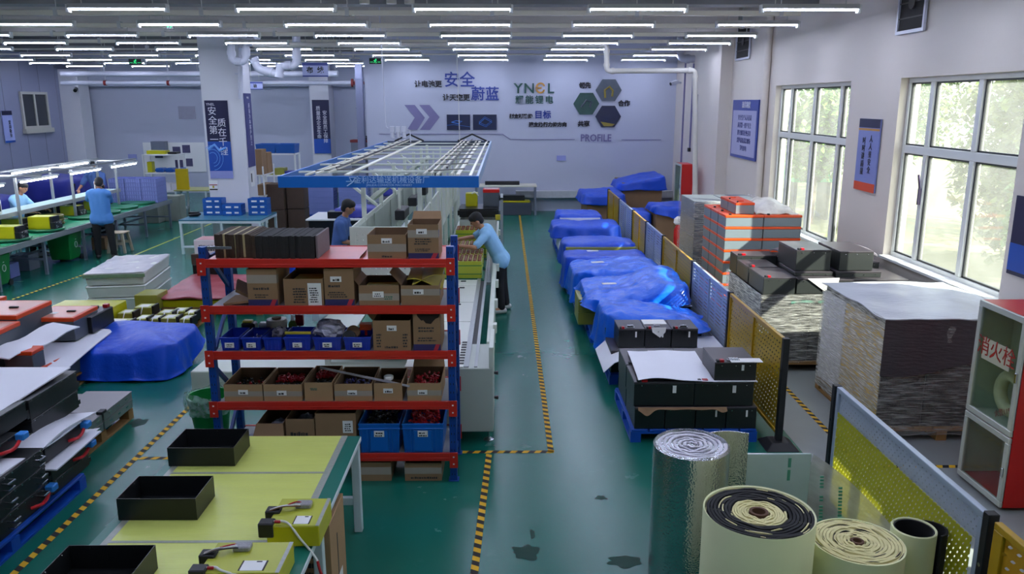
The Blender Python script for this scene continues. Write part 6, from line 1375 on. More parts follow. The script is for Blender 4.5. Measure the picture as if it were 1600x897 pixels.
t = thing('pillar_banner', 'narrow navy banner with small white slogan on the right side of the pillar', 'banner', (-5.875, 18.48, 1.75)); MB().box(0, .012, 0, .5, 0, 1.65).build('navy_field', mat('banner_violet', '#3a3c78', .4), t); text('质\n量\n为\n本\n客\n户\n至\n上', .12, m_wt, t, (.013, .3, .95), rot=(math.pi/2, 0, math.pi/2), lh=1.0); text('YNEL', .07, m_wt, t, (.013, .25, 1.55), rot=(math.pi/2, 0, math.pi/2))
a = at_y(326, 282, 18.39); t = thing('wall_notice', 'small colour notice taped low on the pillar front', 'notice', (a.x, 18.39, a.z - .24)); MB().box(0, .2, -.006, 0, 0, .24).build('sheet', m_paper, t); MB().box(.01, .19, -.008, -.006, .02, .05).build('print', m_ink, t); MB().box(.01, .19, -.008, -.006, .13, .15).build('red_line', m_inkr, t); MB().box(.08, .12, -.008, -.006, .07, .12).build('yellow_mark', m_ys, t)
t = thing('wall_notice', 'small white form on the right side of the pillar', 'notice', (-5.875, 18.55, 1.3)); MB().box(0, .006, 0, .3, 0, .36).build('sheet', m_paper, t); MB().box(.006, .008, .05, .12, .1, .3).build('print', m_ink, t)
MB()
m_tbl = mat('table_blue_green', '#2d6f86', .3, var=.06)
t = thing('work_table', 'blue topped table with white frame in front of the pillar', 'table', (0, 0, 0)); X0, X1, Y0, Y1 = -7.0, -5.25, 17.05, 18.3
MB().box(X0, X1, Y0, Y1, .72, .75).build('tabletop', m_tbl, t, bevel=.003)
MB().box(X0, X1, Y0, Y0 + .04, .67, .72).box(X0, X1, Y1 - .04, Y1, .67, .72).box(X0, X0 + .04, Y0 + .04, Y1 - .04, .67, .72).box(X1 - .04, X1, Y0 + .04, Y1 - .04, .67, .72).build('apron', m_leg, t)
for x in (X0 + .03, X0 + .9, X1 - .03):
    for y in (Y0 + .03, Y1 - .03): MB().cbox(x, y, .335, .05, .05, .67).build('leg', m_leg, t)
MB().box(X0, X1, Y0 + .01, Y0 + .05, .14, .18).build('stretcher', m_leg, t)
m_binb = mat('bin_mid_blue', '#1357a8', .4)
kk = 0
for (x, n, wd, y) in ((-6.72, 3, .42, 17.75), (-6.28, 2, .42, 17.7), (-5.72, 3, .42, 17.75)):
    for q in range(n):
        kk += 1; t = thing('parts_bin', 'blue parts bin on the table before the pillar, %s stack, %s from the bottom' % (('left', 'middle', 'right')[(x > -6.5) + (x > -6)], ordinal(q)), 'bin', (x, y, .751 + q * .125), 0, 'parts bins at the pillar'); MB().tray(0, wd, 0, .3, 0, .12, .006).build('body', m_binb, t, bevel=.003); MB().box(.08, .2, -.004, .0, .045, .08).build('paper_label', m_paper, t); MB().box(.27, .36, -.004, .0, .045, .08).build('paper_label', m_paper, t)
t = thing('tool_heap', 'black tools lying on the left end of the blue table', 'tools', (-6.95, 17.5, .751)); MB().cbox(.08, .1, .05, .2, .12, .1).cyl((0, 0, .03), (.25, .05, .06), .025, 10).build('drill', m_blkp, t, bevel=.008)

# ------------------------------------------------------------------ far left hall: shelving, tables, boards
def shelf(label, x, y, W, D, H, n, m=None, group=None):
    t = thing('steel_shelf', label, 'shelf', (x, y, 0), 0, group)
    for sx in (0, W - .04):
        for sy in (0, D - .04): MB().box(sx, sx + .04, sy, sy + .04, 0, H).build('post', m or m_white, t)
    for k in range(n): z = .2 + (H - .2) * k / (n - 1); MB().box(0, W, 0, D, z - .04, z).build('shelf_board', m or m_white, t, bevel=.003)
    return [.2 + (H - .2) * k / (n - 1) for k in range(n)]
zs = shelf('white steel shelf with yellow and blue goods at the far left wall', -10.4, 23.2, 1.05, .5, 1.75, 4)
def gbox(name, label, x0, x1, y0, y1, z0, z1, m, cat='box', bev=.008): return tag(MB().box(x0, x1, y0, y1, z0, z1).build(name, m, bevel=bev), label, cat)
gbox('yellow_case', 'yellow case on top of the white steel shelf', -10.3, -9.75, 23.3, 23.6, zs[3], zs[3] + .1, m_ypk); gbox('black_case', 'black case on top of the white steel shelf, right end', -9.7, -9.45, 23.3, 23.6, zs[3], zs[3] + .06, m_blkp)
gbox('yellow_bottle', 'yellow can at the left on the upper board of the white steel shelf', -10.32, -10.18, 23.3, 23.5, zs[2], zs[2] + .3, m_ypk)
for k in range(3): gbox('blue_bag', 'blue bag on the upper board of the white steel shelf, %s' % ('left', 'middle', 'right')[k], -10.1 + .28 * k, -9.85 + .28 * k, 23.25, 23.6, zs[2], zs[2] + .12, m_binb, bev=.04)
for k in range(4): gbox('white_box', 'white box on the lower board of the white steel shelf, %s from left' % ordinal(k), -10.25 + .2 * k, -10.08 + .2 * k, 23.25, 23.6, zs[1], zs[1] + .2, m_foamw)
gbox('yellow_board', 'yellow plastic panel leaning beside the white steel shelf', -9.45, -9.1, 23.1, 23.18, .752, 1.35, mat('panel_yellow', '#c8ae10', .4))
t = thing('work_table', 'pale yellow topped table with white legs left of the pillar', 'table', (-9.5, 23.0, 0)); MB().box(0, 1.9, 0, .9, .72, .75).build('tabletop', mat('table_pale_yellow', '#a9ad6c', .4), t, bevel=.003)
for x in (.04, .9, 1.86):
    for y in (.04, .86): MB().cbox(x, y, .36, .05, .05, .72).build('leg', m_leg, t)
t = thing('rack_post', 'dark blue rack left of the pillar edge', 'rack', (-8.15, 22.2, 0))
for x in (0, .5): MB().box(x, x + .06, 0, .06, 0, 1.9).build('post', m_blue, t)
for z in (.3, .9, 1.5): MB().box(0, .56, 0, .06, z, z + .06).build('beam', m_blue, t)
t = thing('notice_board', 'white board with four dark photo prints on the far left wall', 'notice board', (-13.0, 29.19, .75)); MB().box(0, 2.2, -.015, 0, 0, 1.05).build('board', m_paper, t)
for i, (x, z) in enumerate(((1.05, .62), (1.4, .68), (1.1, .15), (1.45, .2), (.4, .5))): MB().box(x, x + .28, -.02, -.015, z, z + .28).build('photo', mat('photo_dusk', '#4a4768', .5, var=.4, vscale=12), t)
for lab, px0, px1, py0, py1, mm in (('light grey poster high on the far left wall', 278, 306, 166, 186, mat('poster_grey', '#9c9cae', .5, var=.1, vscale=8)), ('small pale notice on the far left wall above the bench', 200, 214, 241, 249, m_pale)):
    a, c = at_y(px0, py0, 29.18), at_y(px1, py1, 29.18); tag(MB().box(a.x, c.x, 29.17, 29.195, c.z, a.z).build('poster', mm), lab, 'poster')
a, c = at_y(872, 243, 24.09), at_y(882, 251, 24.09); tag(MB().box(a.x - .04, c.x + .04, 24.08, 24.098, c.z, a.z).build('poster', m_pale), 'small pale notice low on the lettered end wall', 'poster')
# navy covered goods along the left partition behind the bench
m_nav = mat('navy_cover', '#27308f', .5, var=.1, bump=.4, bscale=8)
for i, (x0, x1, y0, y1, h) in enumerate(((-13.2, -12.1, 18.6, 20.4, .95), (-12.8, -11.2, 21.0, 22.8, 1.25), (-12.0, -10.9, 14.8, 16.4, .8))):
    gbox('crate', 'dark crate under the navy cover behind the bench, %s' % ('middle', 'far', 'near')[i], x0 + .06, x1 - .06, y0 + .06, y1 - .06, .001, h - .12, m_blkp, 'crate')
    tarp('navy cloth over a crate behind the left bench, %s' % ('middle', 'far', 'near')[i], x0, x1, y0, y1, h, h * .5, i + 20, .03, m_nav, n=26, group='navy covers behind the bench')
cr2 = None
for i in range(3):
    for q in range(7):
        lab = 'lavender tray in the pile behind the seated worker, %s column, %s from the bottom' % (('near', 'middle', 'far')[i], ordinal(q)); pos = (-11.9, 13.0 + i * .62, .001 + q * .16)
        if cr2 is None: cr2 = thing('plastic_tray', lab, 'tray', pos, 0, 'lavender trays'); MB().tray(0, .8, 0, .58, 0, .157, .008).build('body', m_lav, cr2, bevel=.003); MB().box(.8, .806, .02, .56, .05, .08).box(.8, .806, .02, .56, .12, .15).build('rib', m_lavd, cr2)
        else: dup(cr2, pos, label=lab)
gbox('control_box', 'grey control box on the far corner pier', -12.6, -12.1, 28.9, 29.19, 1.35, 1.85, m_bst)
for i, (x, y) in enumerate(((-10.2, 22.2), (-9.5, 22.0), (-9.95, 21.6))): gbox('grey_instrument', 'grey instrument box behind the lavender trays, %s' % ('left', 'middle', 'right')[i], x, x + .55, y, y + .4, .001, .78 - .08 * i, mat('instrument_grey', '#8e9488', .5, var=.1), 'instrument')

# ------------------------------------------------------------------ middle: shelf of blue crates, wrapped cartons, tables behind the line
zs = shelf('white shelf behind the pillar carrying two blue crates on top', -6.5, 21.2, 1.0, .5, 1.9, 4)
for k in range(2):
    t = thing('stacking_crate', 'dark blue crate on top of the white shelf behind the pillar, %s' % ('left', 'right')[k], 'crate', (-6.5 + .5 * k, 21.2, zs[3] + .001)); MB().tray(0, .48, 0, .48, 0, .24, .012, flare=.02).build('body', m_binb, t, bevel=.004)
for i, (x, w_, h, m_, z, lab) in enumerate(((-6.4, .3, .14, m_ycase, 2, 'olive box on the upper board behind the pillar, left'), (-6.08, .25, .18, m_ycase, 2, 'olive box on the upper board behind the pillar, middle'), (-5.82, .28, .1, m_nav, 2, 'navy box on the upper board behind the pillar'), (-6.3, .5, .2, m_blkp, 1, 'dark box on the lower board behind the pillar'))): gbox('parts_box', lab, x, x + w_, 21.25, 21.6, zs[z], zs[z] + h, m_)
for i, (x, y, h) in enumerate(((-5.85, 19.6, .62), (-5.85, 19.6, .62), (-5.4, 19.75, .62), (-5.4, 19.75, .55))):
    q = i % 2; gbox('brown_carton', 'dark brown wrapped carton between pillar and assembly line, %s pile, %s' % ('left' if i < 2 else 'right', 'lower' if q == 0 else 'upper'), x, x + .42, y, y + .5, .001 + q * .63, .001 + q * .63 + h, mat('carton_dark', '#4a382c', .7, var=.15), 'carton')
t = thing('carton_rack', 'white rack with brown cartons right of the pillar', 'rack', (-6.05, 19.4, 0))
for sx in (0, .2):
    for sy in (0, .9): MB().box(sx, sx + .03, sy, sy + .03, 0, 1.7).build('post', m_white, t)
for z in (.5, 1.0, 1.5): MB().box(0, .23, 0, .93, z - .03, z).build('shelf_board', m_white, t)
gbox('brown_carton', 'brown carton on the top board of the white rack right of the pillar', -6.04, -5.84, 19.42, 19.8, 1.501, 2.1, m_card, 'carton'); gbox('brown_carton', 'brown carton behind the front one on the top board of the rack by the pillar', -6.04, -5.84, 19.85, 20.25, 1.501, 2.0, m_card, 'carton'); gbox('brown_carton', 'brown carton with labels on the middle board of the rack by the pillar', -6.04, -5.84, 19.42, 20.2, 1.001, 1.25, m_card, 'carton')
t = thing('work_table', 'white topped table with navy cloth seen left of the assembly line', 'table', (-4.3, 17.1, 0)); MB().box(0, 1.7, 0, 1.2, .72, .75).build('tabletop', m_white, t, bevel=.003); MB().box(.05, 1.65, .05, 1.15, 0, .72).build('dark_cabinet', m_blkp, t)
tarp('navy cloth bundled on the white topped table', -3.75, -2.75, 17.3, 18.2, .95, .752, 31, .02, m_nav, n=22, group='navy cloths'); gbox('black_box', 'black box on the white topped table beside the navy cloth', -3.85, -3.5, 17.2, 17.5, .752, .9, m_blkp)
for k in range(2):
    for q in range(6): 
        lab = 'lavender tray pile seen below the canopy, %s column, %s from the bottom' % (('left', 'right')[k], ordinal(q)); dup(cr2, (-5.6 + .95 * k, 22.3, .15 + q * .16), math.pi / 2 if False else 0.0, label=lab)
pallet('pallet', 'blue pallet under the lavender trays seen below the canopy', -5.65, -3.8, 22.25, 22.95, .149, m_bpal)
t = thing('grey_cabinet', 'grey cabinet with hinges seen below the canopy', 'cabinet', (-3.75, 22.6, 0)); MB().box(0, .95, 0, .5, 0, 1.35).build('body', m_ml, t, bevel=.006); 
for k in range(2): d = MB().box(.03 + .46 * k, .47 + .46 * k, -.015, 0, .08, 1.28).build('door', m_mg, t, bevel=.004); MB().box(.38 - .28 * k + .46 * k, .41 - .28 * k + .46 * k, -.03, -.015, .6, .75).build('handle', m_steel, d)
t = thing('printer_table', 'table with navy covered printer behind the assembly line', 'table', (-3.4, 19.6, 0)); MB().box(0, 1.6, 0, .8, .78, .82).build('tabletop', m_bst, t); 
for x in (.04, 1.56):
    for y in (.04, .76): MB().cbox(x, y, .39, .05, .05, .78).build('leg', m_bst, t)
gbox('printer', 'grey printer on the table behind the assembly line', -3.1, -2.3, 19.7, 20.3, .821, 1.05, m_bst); tarp('navy cloth over the printer behind the assembly line', -3.15, -2.25, 19.68, 20.32, 1.16, .95, 41, .02, m_nav, n=20, group='navy cloths')
t = thing('wall_cabinet', 'grey cabinet with red top against the far wall above the canopy edge', 'cabinet', (-4.95, 26.0, 0)); MB().box(0, .9, 0, .5, 0, 1.95).build('body', m_bst, t, bevel=.006); MB().box(-.02, .92, -.02, .52, 1.95, 2.03).build('top_board', mat('red_board', '#7c2a2a', .5), t); MB().box(.45, .7, .1, .3, 2.03, 2.15).build('black_device', m_blkp, t)
# table at the end wall
t = thing('work_table', 'grey table with dark parts against the lettered end wall', 'table', (-.9, 23.1, 0)); MB().box(0, 1.8, 0, .7, .82, .86).build('tabletop', m_cream, t, bevel=.003); 
for x in (.04, 1.76):
    for y in (.04, .66): MB().cbox(x, y, .41, .05, .05, .82).build('leg', m_bst, t)
gbox('dark_parts', 'row of dark parts lying on the table at the end wall', -.6, .4, 23.3, 23.5, .861, .96, m_dark, 'parts'); gbox('dark_crate', 'dark grey crate on the floor under the end wall table', -.15, .75, 23.15, 23.6, .001, .36, mat('crate_slate', '#3d4450', .5), 'crate'); gbox('yellow_parts', 'yellow strips lying in the dark crate under the end wall table', -.1, .7, 23.2, 23.55, .361, .41, m_ypk, 'parts'); gbox('black_boards', 'black panels piled on the crate under the end wall table', -.2, .55, 23.25, 23.55, .412, .56, m_blkp, 'panels')

# ------------------------------------------------------------------ pile of yellow packs and white trays left of the rack
m_wtray = mat('white_tray', '#dfe3da', .45, var=.04); 
for q in range(3):
    t = thing('foam_tray', 'large white tray in the stack left of the rack, %s' % ('bottom', 'middle', 'top, covered with film')[q], 'tray', (-6.13, 12.3, .001 + .2 * q), .14, 'white trays'); MB().tray(-.42, .42, 0, 1.5, 0, .19, .03, flare=.02).build('body', m_wtray, t, bevel=.012); MB().box(-.445, .445, -.025, 1.525, .16, .19).build('rim', m_wtray, t, bevel=.01)
    if q == 2:
        MB().grid(lambda u, v: (-.45 + .9 * u, -.03 + 1.56 * v, .2 + .02 * mnoise.noise(Vector((u * 6, v * 9, 1)))), 20, 30, thick=.004).build('film_cover', mat('grey_white_film', '#b4b2b9', .3, var=.08, bump=.4, bscale=10), t, smooth=True)
        MB().box(-.46, .46, -.05, -.03, .13, .18).build('green_tape', mat('green_tape', '#7f9c7c', .4, var=.2, vscale=20), t)
pallet('pallet', 'wooden pallet under the small yellow packs at the left', -5.95, -4.5, 10.15, 11.75, .13, m_wood)
gbox('yellow_case', 'flat yellow topped case at the left end of the small yellow packs', -6.5, -5.6, 10.9, 11.5, .132, .36, m_ypk); 
R = random.Random(12); k = 0
spots = [(155, 478, .36, .14), (186, 497, .34, .16), (225, 490, .15, .15), (244, 488, .14, .13), (268, 488, .2, .14), (293, 487, .14, .12), (200, 478, .2, .12), (228, 470, .25, .13), (262, 478, .2, .12), (283, 475, .2, .12), (300, 478, .14, .12)]
for i, (px_, py_, w_, h_) in enumerate(spots):
    c = at_z(px_, py_ + 8, .26); z0 = .132
    t = thing('small_pack', 'small yellow pack in the pile left of the rack, %s' % ('%s in the front row' % ordinal(i) if i in (1, 2, 3, 4, 5) else '%s of the rear ones' % ordinal([0, 6, 7, 8, 9, 10].index(i))), 'battery pack', (c.x, c.y, z0), 0, 'small yellow packs')
    MB().box(-w_/2, w_/2, -.12, .12, 0, h_).build('cell_block', m_ycase, t, bevel=.005); MB().box(-w_/2 + .005, w_/2 - .005, -.115, .115, h_, h_ + .004).build('top_film', mat('pack_pale_top', '#b9bd72', .4), t); MB().box(-w_ * .3, w_ * .25, -.08, .06, h_ + .004, h_ + .008).build('paper', m_paper, t); MB().box(w_/2 - .002, w_/2 + .03, -.1, .1, .01, h_ + .02).build('plug', m_dark, t, bevel=.004)
    cable(t, [(-w_ * .1, -.06, h_ + .01), (0, -.13, h_ - .01), (-w_ * .1, -.14, .03)], .008, m_paper, 'lead')
c = at_z(232, 466, .3); gbox('yellow_case', 'tall yellow case standing behind the small yellow packs', c.x - .17, c.x + .17, c.y - .1, c.y + .3, .132, .37, m_ycase)
m_pink = mat('pink_film_sheet', '#a8525a', .3, var=.15, vscale=4, bump=.2, bscale=8)
o = MB().box(-5.3, -3.75, 11.95, 13.4, .131, .24).build('board_stack', m_ypk, bevel=.005); tag(o, 'yellow boards under the pink film behind the rack left post', 'boards')
o = MB().grid(lambda u, v: (-5.35 + 1.65 * u, 11.9 + 1.5 * v, .29 + .05 * v + .03 * mnoise.noise(Vector((u * 5, v * 5, 4)))), 22, 18, thick=.02).build('pink_sheet', m_pink, smooth=True); tag(o, 'dull pink film sheet spread over boards left of the rack', 'film')
pallet('pallet', 'wooden pallet under the pink film sheet', -5.3, -3.75, 11.95, 13.4, .13, m_wood)
gbox('black_box', 'black box on the pink film sheet beside the white trays', -5.35, -4.75, 13.42, 13.9, .001, .5, m_blkp); gbox('brown_carton', 'brown carton on the black box beside the white trays', -5.36, -4.74, 13.42, 13.88, .502, .68, mat('carton_dark', '#4a382c', .7), 'carton'); t = thing('white_carton', 'white carton with pinkish top on the brown carton beside the white trays', 'carton', (-5.3, 13.45, .682)); MB().box(0, .5, 0, .4, 0, .24).build('body', m_paper, t, bevel=.004); MB().box(.02, .48, .02, .38, .24, .245).build('pink_top', mat('pink_top', '#b98584', .5), t); b = MB(); marks(b, .05, .4, .05, .18, 0, 2, 0, 3); b.build('print', m_ink, t)
tarp('blue sheet hung over goods behind the rack left post', -4.35, -3.75, 14.0, 14.9, .66, .05, 51, .04, n=24); gbox('crate', 'crate under the blue sheet behind the rack left post', -4.28, -3.82, 14.07, 14.83, .001, .56, m_blkp, 'crate')
# green bin with its liner beside the rack
t = thing('waste_bin', 'open green waste bin with clear liner beside the rack left post', 'bin', (-2.92, 7.45, 0)); MB().lathe([(.15, 0), (.155, .01), (.205, .38), (.215, .38), (.215, .4), (.195, .4), (.15, .03), (.0001, .03)], 32).build('bin_body', m_bing, t, smooth=True, ang=.5)
b = MB(); b.grid(lambda u, v: ((.215 + .02 * math.sin(v * 3.1) + .012 * math.sin(u * 50)) * math.cos(u * 6.2832), (.215 + .02 * math.sin(v * 3.1) + .012 * math.sin(u * 50)) * math.sin(u * 6.2832), .44 - .2 * v + .03 * math.sin(u * 12) * (1 - v)), 60, 6); b.build('bin_liner', film_mat('bin_liner', '#b9d6cc', (.15, .75), .7, (10, 10, 10)), t, smooth=True)
# ------------------------------------------------------------------ lettering and pictures on the end wall
WY = 24.095
def wt(s, px_, py_, hpx, m, label, sx=1.0, bold=.007, ext=.01, shear=0.0, parent=None):
    c = at_y(px_, py_, WY); size = hpx / 1250 * (WY * .974 + .2) / .9 * .9
    r = thing('wall_lettering', label, 'lettering', (c.x, WY - ext, c.z))
    o = text(s, size, m, r, (0, 0, 0), ext=ext, sx=sx, bold=bold); return r
m_lk = mat('letter_black', '#1b1a24', .45); m_lb = mat('letter_blue', '#243a8f', .4); m_lg = mat('letter_green', '#22504a', .4); m_lo = mat('letter_orange', '#c08a3a', .4); m_ll = mat('letter_lilac', '#77729a', .4); m_lw = mat('letter_white_edge', '#cfcfe0', .5)
wt('让电池更', 669, 132, 10.5, m_lk, 'small black four character line before the big blue words on the end wall')
wt('安全', 718, 126, 24, m_lb, 'big blue two character brush word at the top of the end wall', bold=.006)
wt('让天空更', 713, 153, 10.5, m_lk, 'small black four character line in the second row on the end wall')
wt('蔚蓝', 758, 148, 22, m_lb, 'big blue two character brush word in the second row on the end wall', bold=.006)
wt('树立明确的', 814, 182, 7.2, m_lk, 'tiny black five character line left of the blue goal word')
wt('目标', 848, 180, 13, m_lb, 'blue two character goal word below the company sign', bold=.006)
wt('建立执行力的方向', 856, 195, 7.4, m_lk, 'tiny black eight character line below the blue goal word')
wt('领先', 914, 134, 9.2, m_lk, 'black two character word left of the upper hexagon picture'); wt('合作', 975, 162, 9.2, m_lk, 'black two character word right between the hexagon pictures'); wt('共赢', 912, 194, 9.2, m_lk, 'black two character word below the left hexagon picture')
wt('PROFILE', 931, 216, 15.5, m_ll, 'lilac capital word low on the end wall between two thin lines', sx=.86, bold=.006)
c = at_y(835, 140, WY); r = thing('company_sign', 'green and orange company letters with four characters below on the end wall', 'sign', (c.x, WY - .012, c.z)); D0 = 1250 / 23.7
for s_, dx, m_ in (('Y', -25, m_lg), ('N', -8, m_lg), ('Є', 9, m_lo), ('L', 25, m_lg)): text(s_, .4, m_, r, (dx / D0, 0, .02), ext=.012, sx=1.05, bold=.006, name='letter')
for k, s_ in enumerate('耀能锂电'): text(s_, .25, m_lg, r, ((-23 + 15.3 * k) / D0, 0, -16 / D0), ext=.012, bold=.004, name='letter')
def wpoly(name, label, cat, pts, m, d=.012, group=None):
    P = [at_y(x, y, WY) for x, y in pts]; b = MB(); b.prism([(p.x, WY, p.z) for p in P], (0, -d, 0)); return tag(b.build(name, m), label, cat, group)
wpoly('wall_chevron', 'left lilac arrow chevron on the end wall', 'wall decoration', [(632, 164), (648, 164), (664, 184), (652, 203), (636, 203), (648, 184)], m_ll)
wpoly('wall_chevron', 'right lilac arrow chevron on the end wall', 'wall decoration', [(655, 164), (671, 164), (687, 183), (672, 203), (656, 203), (671, 183)], m_ll)
m_pic = mat('picture_dark_blue', '#0a1230', .3, col2='#10204a', vscale=2.5); m_glow = mat('picture_blue_lines', '#2b6fc4', .3); m_gc = mat('picture_gold', '#8a7a30', .4); m_pg3 = mat('picture_grey', '#5a6470', .4, col2='#2b3340', vscale=3); m_pgn = mat('picture_green', '#2f5a52', .4, col2='#18302e', vscale=3)
for (x0, x1, k) in ((698, 735, 0), (739, 776, 1)):
    a, c_ = at_y(x0, 179, WY), at_y(x1, 203, WY); r = thing('wall_picture', 'dark picture with %s on the end wall' % ('a blue glow, left of two', 'a blue outlined block, right of two')[k] , 'picture', (a.x, WY, c_.z)); W, H = c_.x - a.x, a.z - c_.z
    MB().box(0, W, -.03, 0, 0, H).build('panel', m_pic, r); b = MB()
    if k: b.tube([(W*.25, -.032, H*.4), (W*.55, -.032, H*.2), (W*.8, -.032, H*.5), (W*.5, -.032, H*.75), (W*.25, -.032, H*.4)], .008, 5).tube([(W*.25, -.032, H*.5), (W*.55, -.032, H*.3), (W*.8, -.032, H*.6), (W*.5, -.032, H*.85), (W*.25, -.032, H*.5)], .006, 5)
    else: b.tube([(W*.2, -.032, H*.5), (W*.4, -.032, H*.6), (W*.65, -.032, H*.55), (W*.5, -.032, H*.4), (W*.2, -.032, H*.5)], .012, 5).tube([(0, -.032, H*.3), (W*.3, -.032, H*.35), (W, -.032, H*.2)], .005, 5)
    b.build('artwork', m_glow, r)
for (cx, cy, k, m_, lab) in ((951, 141, 0, m_pg3, 'hexagon picture with yellow machine arm, upper right of three'), (916, 162, 1, m_pgn, 'greenish hexagon picture, leftmost of three'), (950, 182, 2, m_pic, 'hexagon picture with blue sky and pale ground, lowest of three')):
    c_ = at_y(cx, cy, WY); r = thing('hexagon_picture', lab, 'picture', (c_.x, WY, c_.z)); R0 = 20 / D0; b = MB(); b.prism([(R0 * math.cos(q * math.pi / 3), 0, R0 * .94 * math.sin(q * math.pi / 3)) for q in range(6)], (0, -.04, 0)); b.build('panel', m_, r); b = MB()
    if k == 0: b.tube([(-.1, -.043, -.22), (-.12, -.043, 0), (.02, -.043, .1), (.12, -.043, -.02), (.1, -.043, -.18)], .035, 6)
    if k == 1: b.tube([(-.15, -.043, -.1), (0, -.043, .1), (.15, -.043, .05), (.1, -.043, -.1)], .03, 6)
    if k == 2: b.prism([(-.22, -.043, -.15), (.2, -.043, -.22), (.12, -.043, -.28), (-.12, -.043, -.28)], (0, .003, 0))
    b.build('artwork', (m_gc, m_pg3, m_gc)[k], r)
for pts, lab in (([(592, 210), (785, 210), (797, 218.5), (898, 218.5), (898, 217.5), (797.5, 217.5), (785.5, 209), (592, 209)], 'long thin stepped line across the end wall lettering'), ([(971, 219), (1033, 219), (1033, 218), (971, 218)], 'short thin line right of the lilac word on the end wall')): wpoly('wall_line', lab, 'wall decoration', pts, m_ll, .01)

# ------------------------------------------------------------------ signs hung on other walls
def wallx(name, label, cat, y0, y1, z0, z1, layers, X=4.99, d=.02):
    t = thing(name, label, cat, (X, y0, z0)); 
    for (a, b_, c, e, m_, nm, o) in layers: MB().box(-d - o, 0 if o == 0 else -d, a * (y1 - y0), b_ * (y1 - y0), c * (z1 - z0), e * (z1 - z0)).build(nm, m_, t)
    return t
m_lav2 = mat('board_lavender', '#a9a9cc', .4); m_lhd = mat('board_header', '#3b4a96', .4)
Y0b, Y1b = 16.05, 17.85
t = wallx('rules_board', 'lavender rules board with blue header on the right wall beyond the far window', 'board', Y0b, Y1b, 2.05, 3.25, [(0, 1, 0, 1, m_lhd, 'backing', 0), (.04, .96, .05, .82, m_lav2, 'field', .004)], d=.03)
text('规章制度', .15, m_wt, t, (-.036, .8, 1.09), rot=(math.pi/2, 0, -math.pi/2)); text('安全生产人人有责\n质量第一用户至上\n遵守规程杜绝违章\n爱护设备清洁现场\n节约用电', .12, mat('board_text', '#343a78', .5), t, (-.036, .85, .52), rot=(math.pi/2, 0, -math.pi/2), lh=1.3)
t = wallx('wall_banner', 'lavender banner with dark characters and orange foot between the two windows', 'banner', 10.78, 11.42, 2.0, 2.98, [(0, 1, 0, 1, mat('banner_lavender', '#8c95c8', .4, col2='#6c78b8', vscale=1.5), 'field', 0), (0, 1, .88, 1, m_navy, 'navy_head', .002), (0, 1, 0, .12, m_lid, 'orange_foot', .003), (0, 1, .84, .87, m_lo, 'orange_swoosh', .002)])
text('人\n人\n重\n安\n全', .1, m_tk, t, (-.026, .22, .5), rot=(math.pi/2, 0, -math.pi/2), lh=1.05); text('时\n时\n讲\n质\n量', .1, m_tk, t, (-.026, .43, .47), rot=(math.pi/2, 0, -math.pi/2), lh=1.05)
wallx('wall_banner', 'dark blue banner at the right picture edge beside the near window', 'banner', 7.1, 7.74, 1.55, 2.32, [(0, 1, 0, 1, m_navy, 'field', 0), (0, 1, .05, .4, m_ban, 'blue_field', .002)])
t = thing('wall_banner', 'dark banner with white slogan on the far pier left of the assembly line', 'banner', (-6.68, 28.39, 1.46)); MB().box(0, .58, -.02, 0, 0, 1.82).build('navy_field', m_navy, t); MB().box(0, .58, -.023, -.02, 0, .5).build('blue_field', m_ban, t); text('质\n量\n是\n企\n业\n生\n命', .16, m_wt, t, (.2, -.024, 1.05), lh=1.0); text('安\n全\n是\n员\n工\n保\n障', .16, m_wt, t, (.42, -.024, .9), lh=1.0)
t = wallx('wall_banner', 'narrow navy banner on the right wall beside the far fire cabinet', 'banner', 21.0, 21.5, 1.9, 3.4, [(0, 1, 0, 1, m_navy, 'field', 0)])
t = thing('wall_banner', 'small blue white banner on the left partition wall at the picture edge', 'banner', (-15.18, 24.75, 2.0)); MB().box(0, .02, 0, .5, 0, .95).build('field', mat('banner_sky', '#8c9ae0', .4, col2='#b8bfe8', vscale=1.5), t); MB().box(.02, .024, 0, .5, .82, .95).build('navy_head', m_navy, t); MB().box(.02, .024, 0, .5, 0, .06).build('navy_foot', m_ban, t); text('爱\n岗\n敬\n业', .13, m_tk, t, (.026, .32, .4), rot=(math.pi/2, 0, math.pi/2))
# sliding window in the left partition
r = bpy.data.objects.new('window_4', None); COL.objects.link(r); r.location = (-15.19, 25.8, 2.38); struct(r); m_wcr = mat('window_cream', '#b9b7ae', .4)
b = MB(); b.box(0, .06, 0, 1.5, 0, .08).box(0, .06, 0, 1.5, 1.07, 1.15).box(0, .06, 0, .08, .08, 1.07).box(0, .06, 1.42, 1.5, .08, 1.07).box(0, .05, .71, .79, .08, 1.07); b.build('window_frame', m_wcr, r)
for a in (.08, .79): MB().box(.01, .02, a, a + .63, .08, 1.07).build('pane', mat('dark_pane', '#33363b', .15), r)
MB().box(0, .12, -.05, 1.55, -.14, 0).build('window_sill', m_wcr, r)
def hang_sign(label, px0, px1, py0, py1, Y, s):
    a, c_ = at_y(px0, py0, Y), at_y(px1, py1, Y); W, H = c_.x - a.x, a.z - c_.z; t = thing('hanging_sign', label, 'sign', (a.x, Y, c_.z))
    MB().box(0, W, -.012, .012, 0, H).build('board', mat('sign_pale', '#b4bbe4', .4), t); MB().box(0, W, -.015, .015, H * .8, H).build('blue_head', m_lhd, t); MB().box(0, W, -.015, .015, 0, H * .1).build('blue_foot', m_lhd, t)
    for x in (.1, W - .1): MB().cyl((x, 0, H), (x, 0, 5.3 - c_.z), .006, 6).build('rod', m_hood, t)
    text(s, H * .5, m_tk, t, (W / 2, -.014, H * .45), bold=.004)
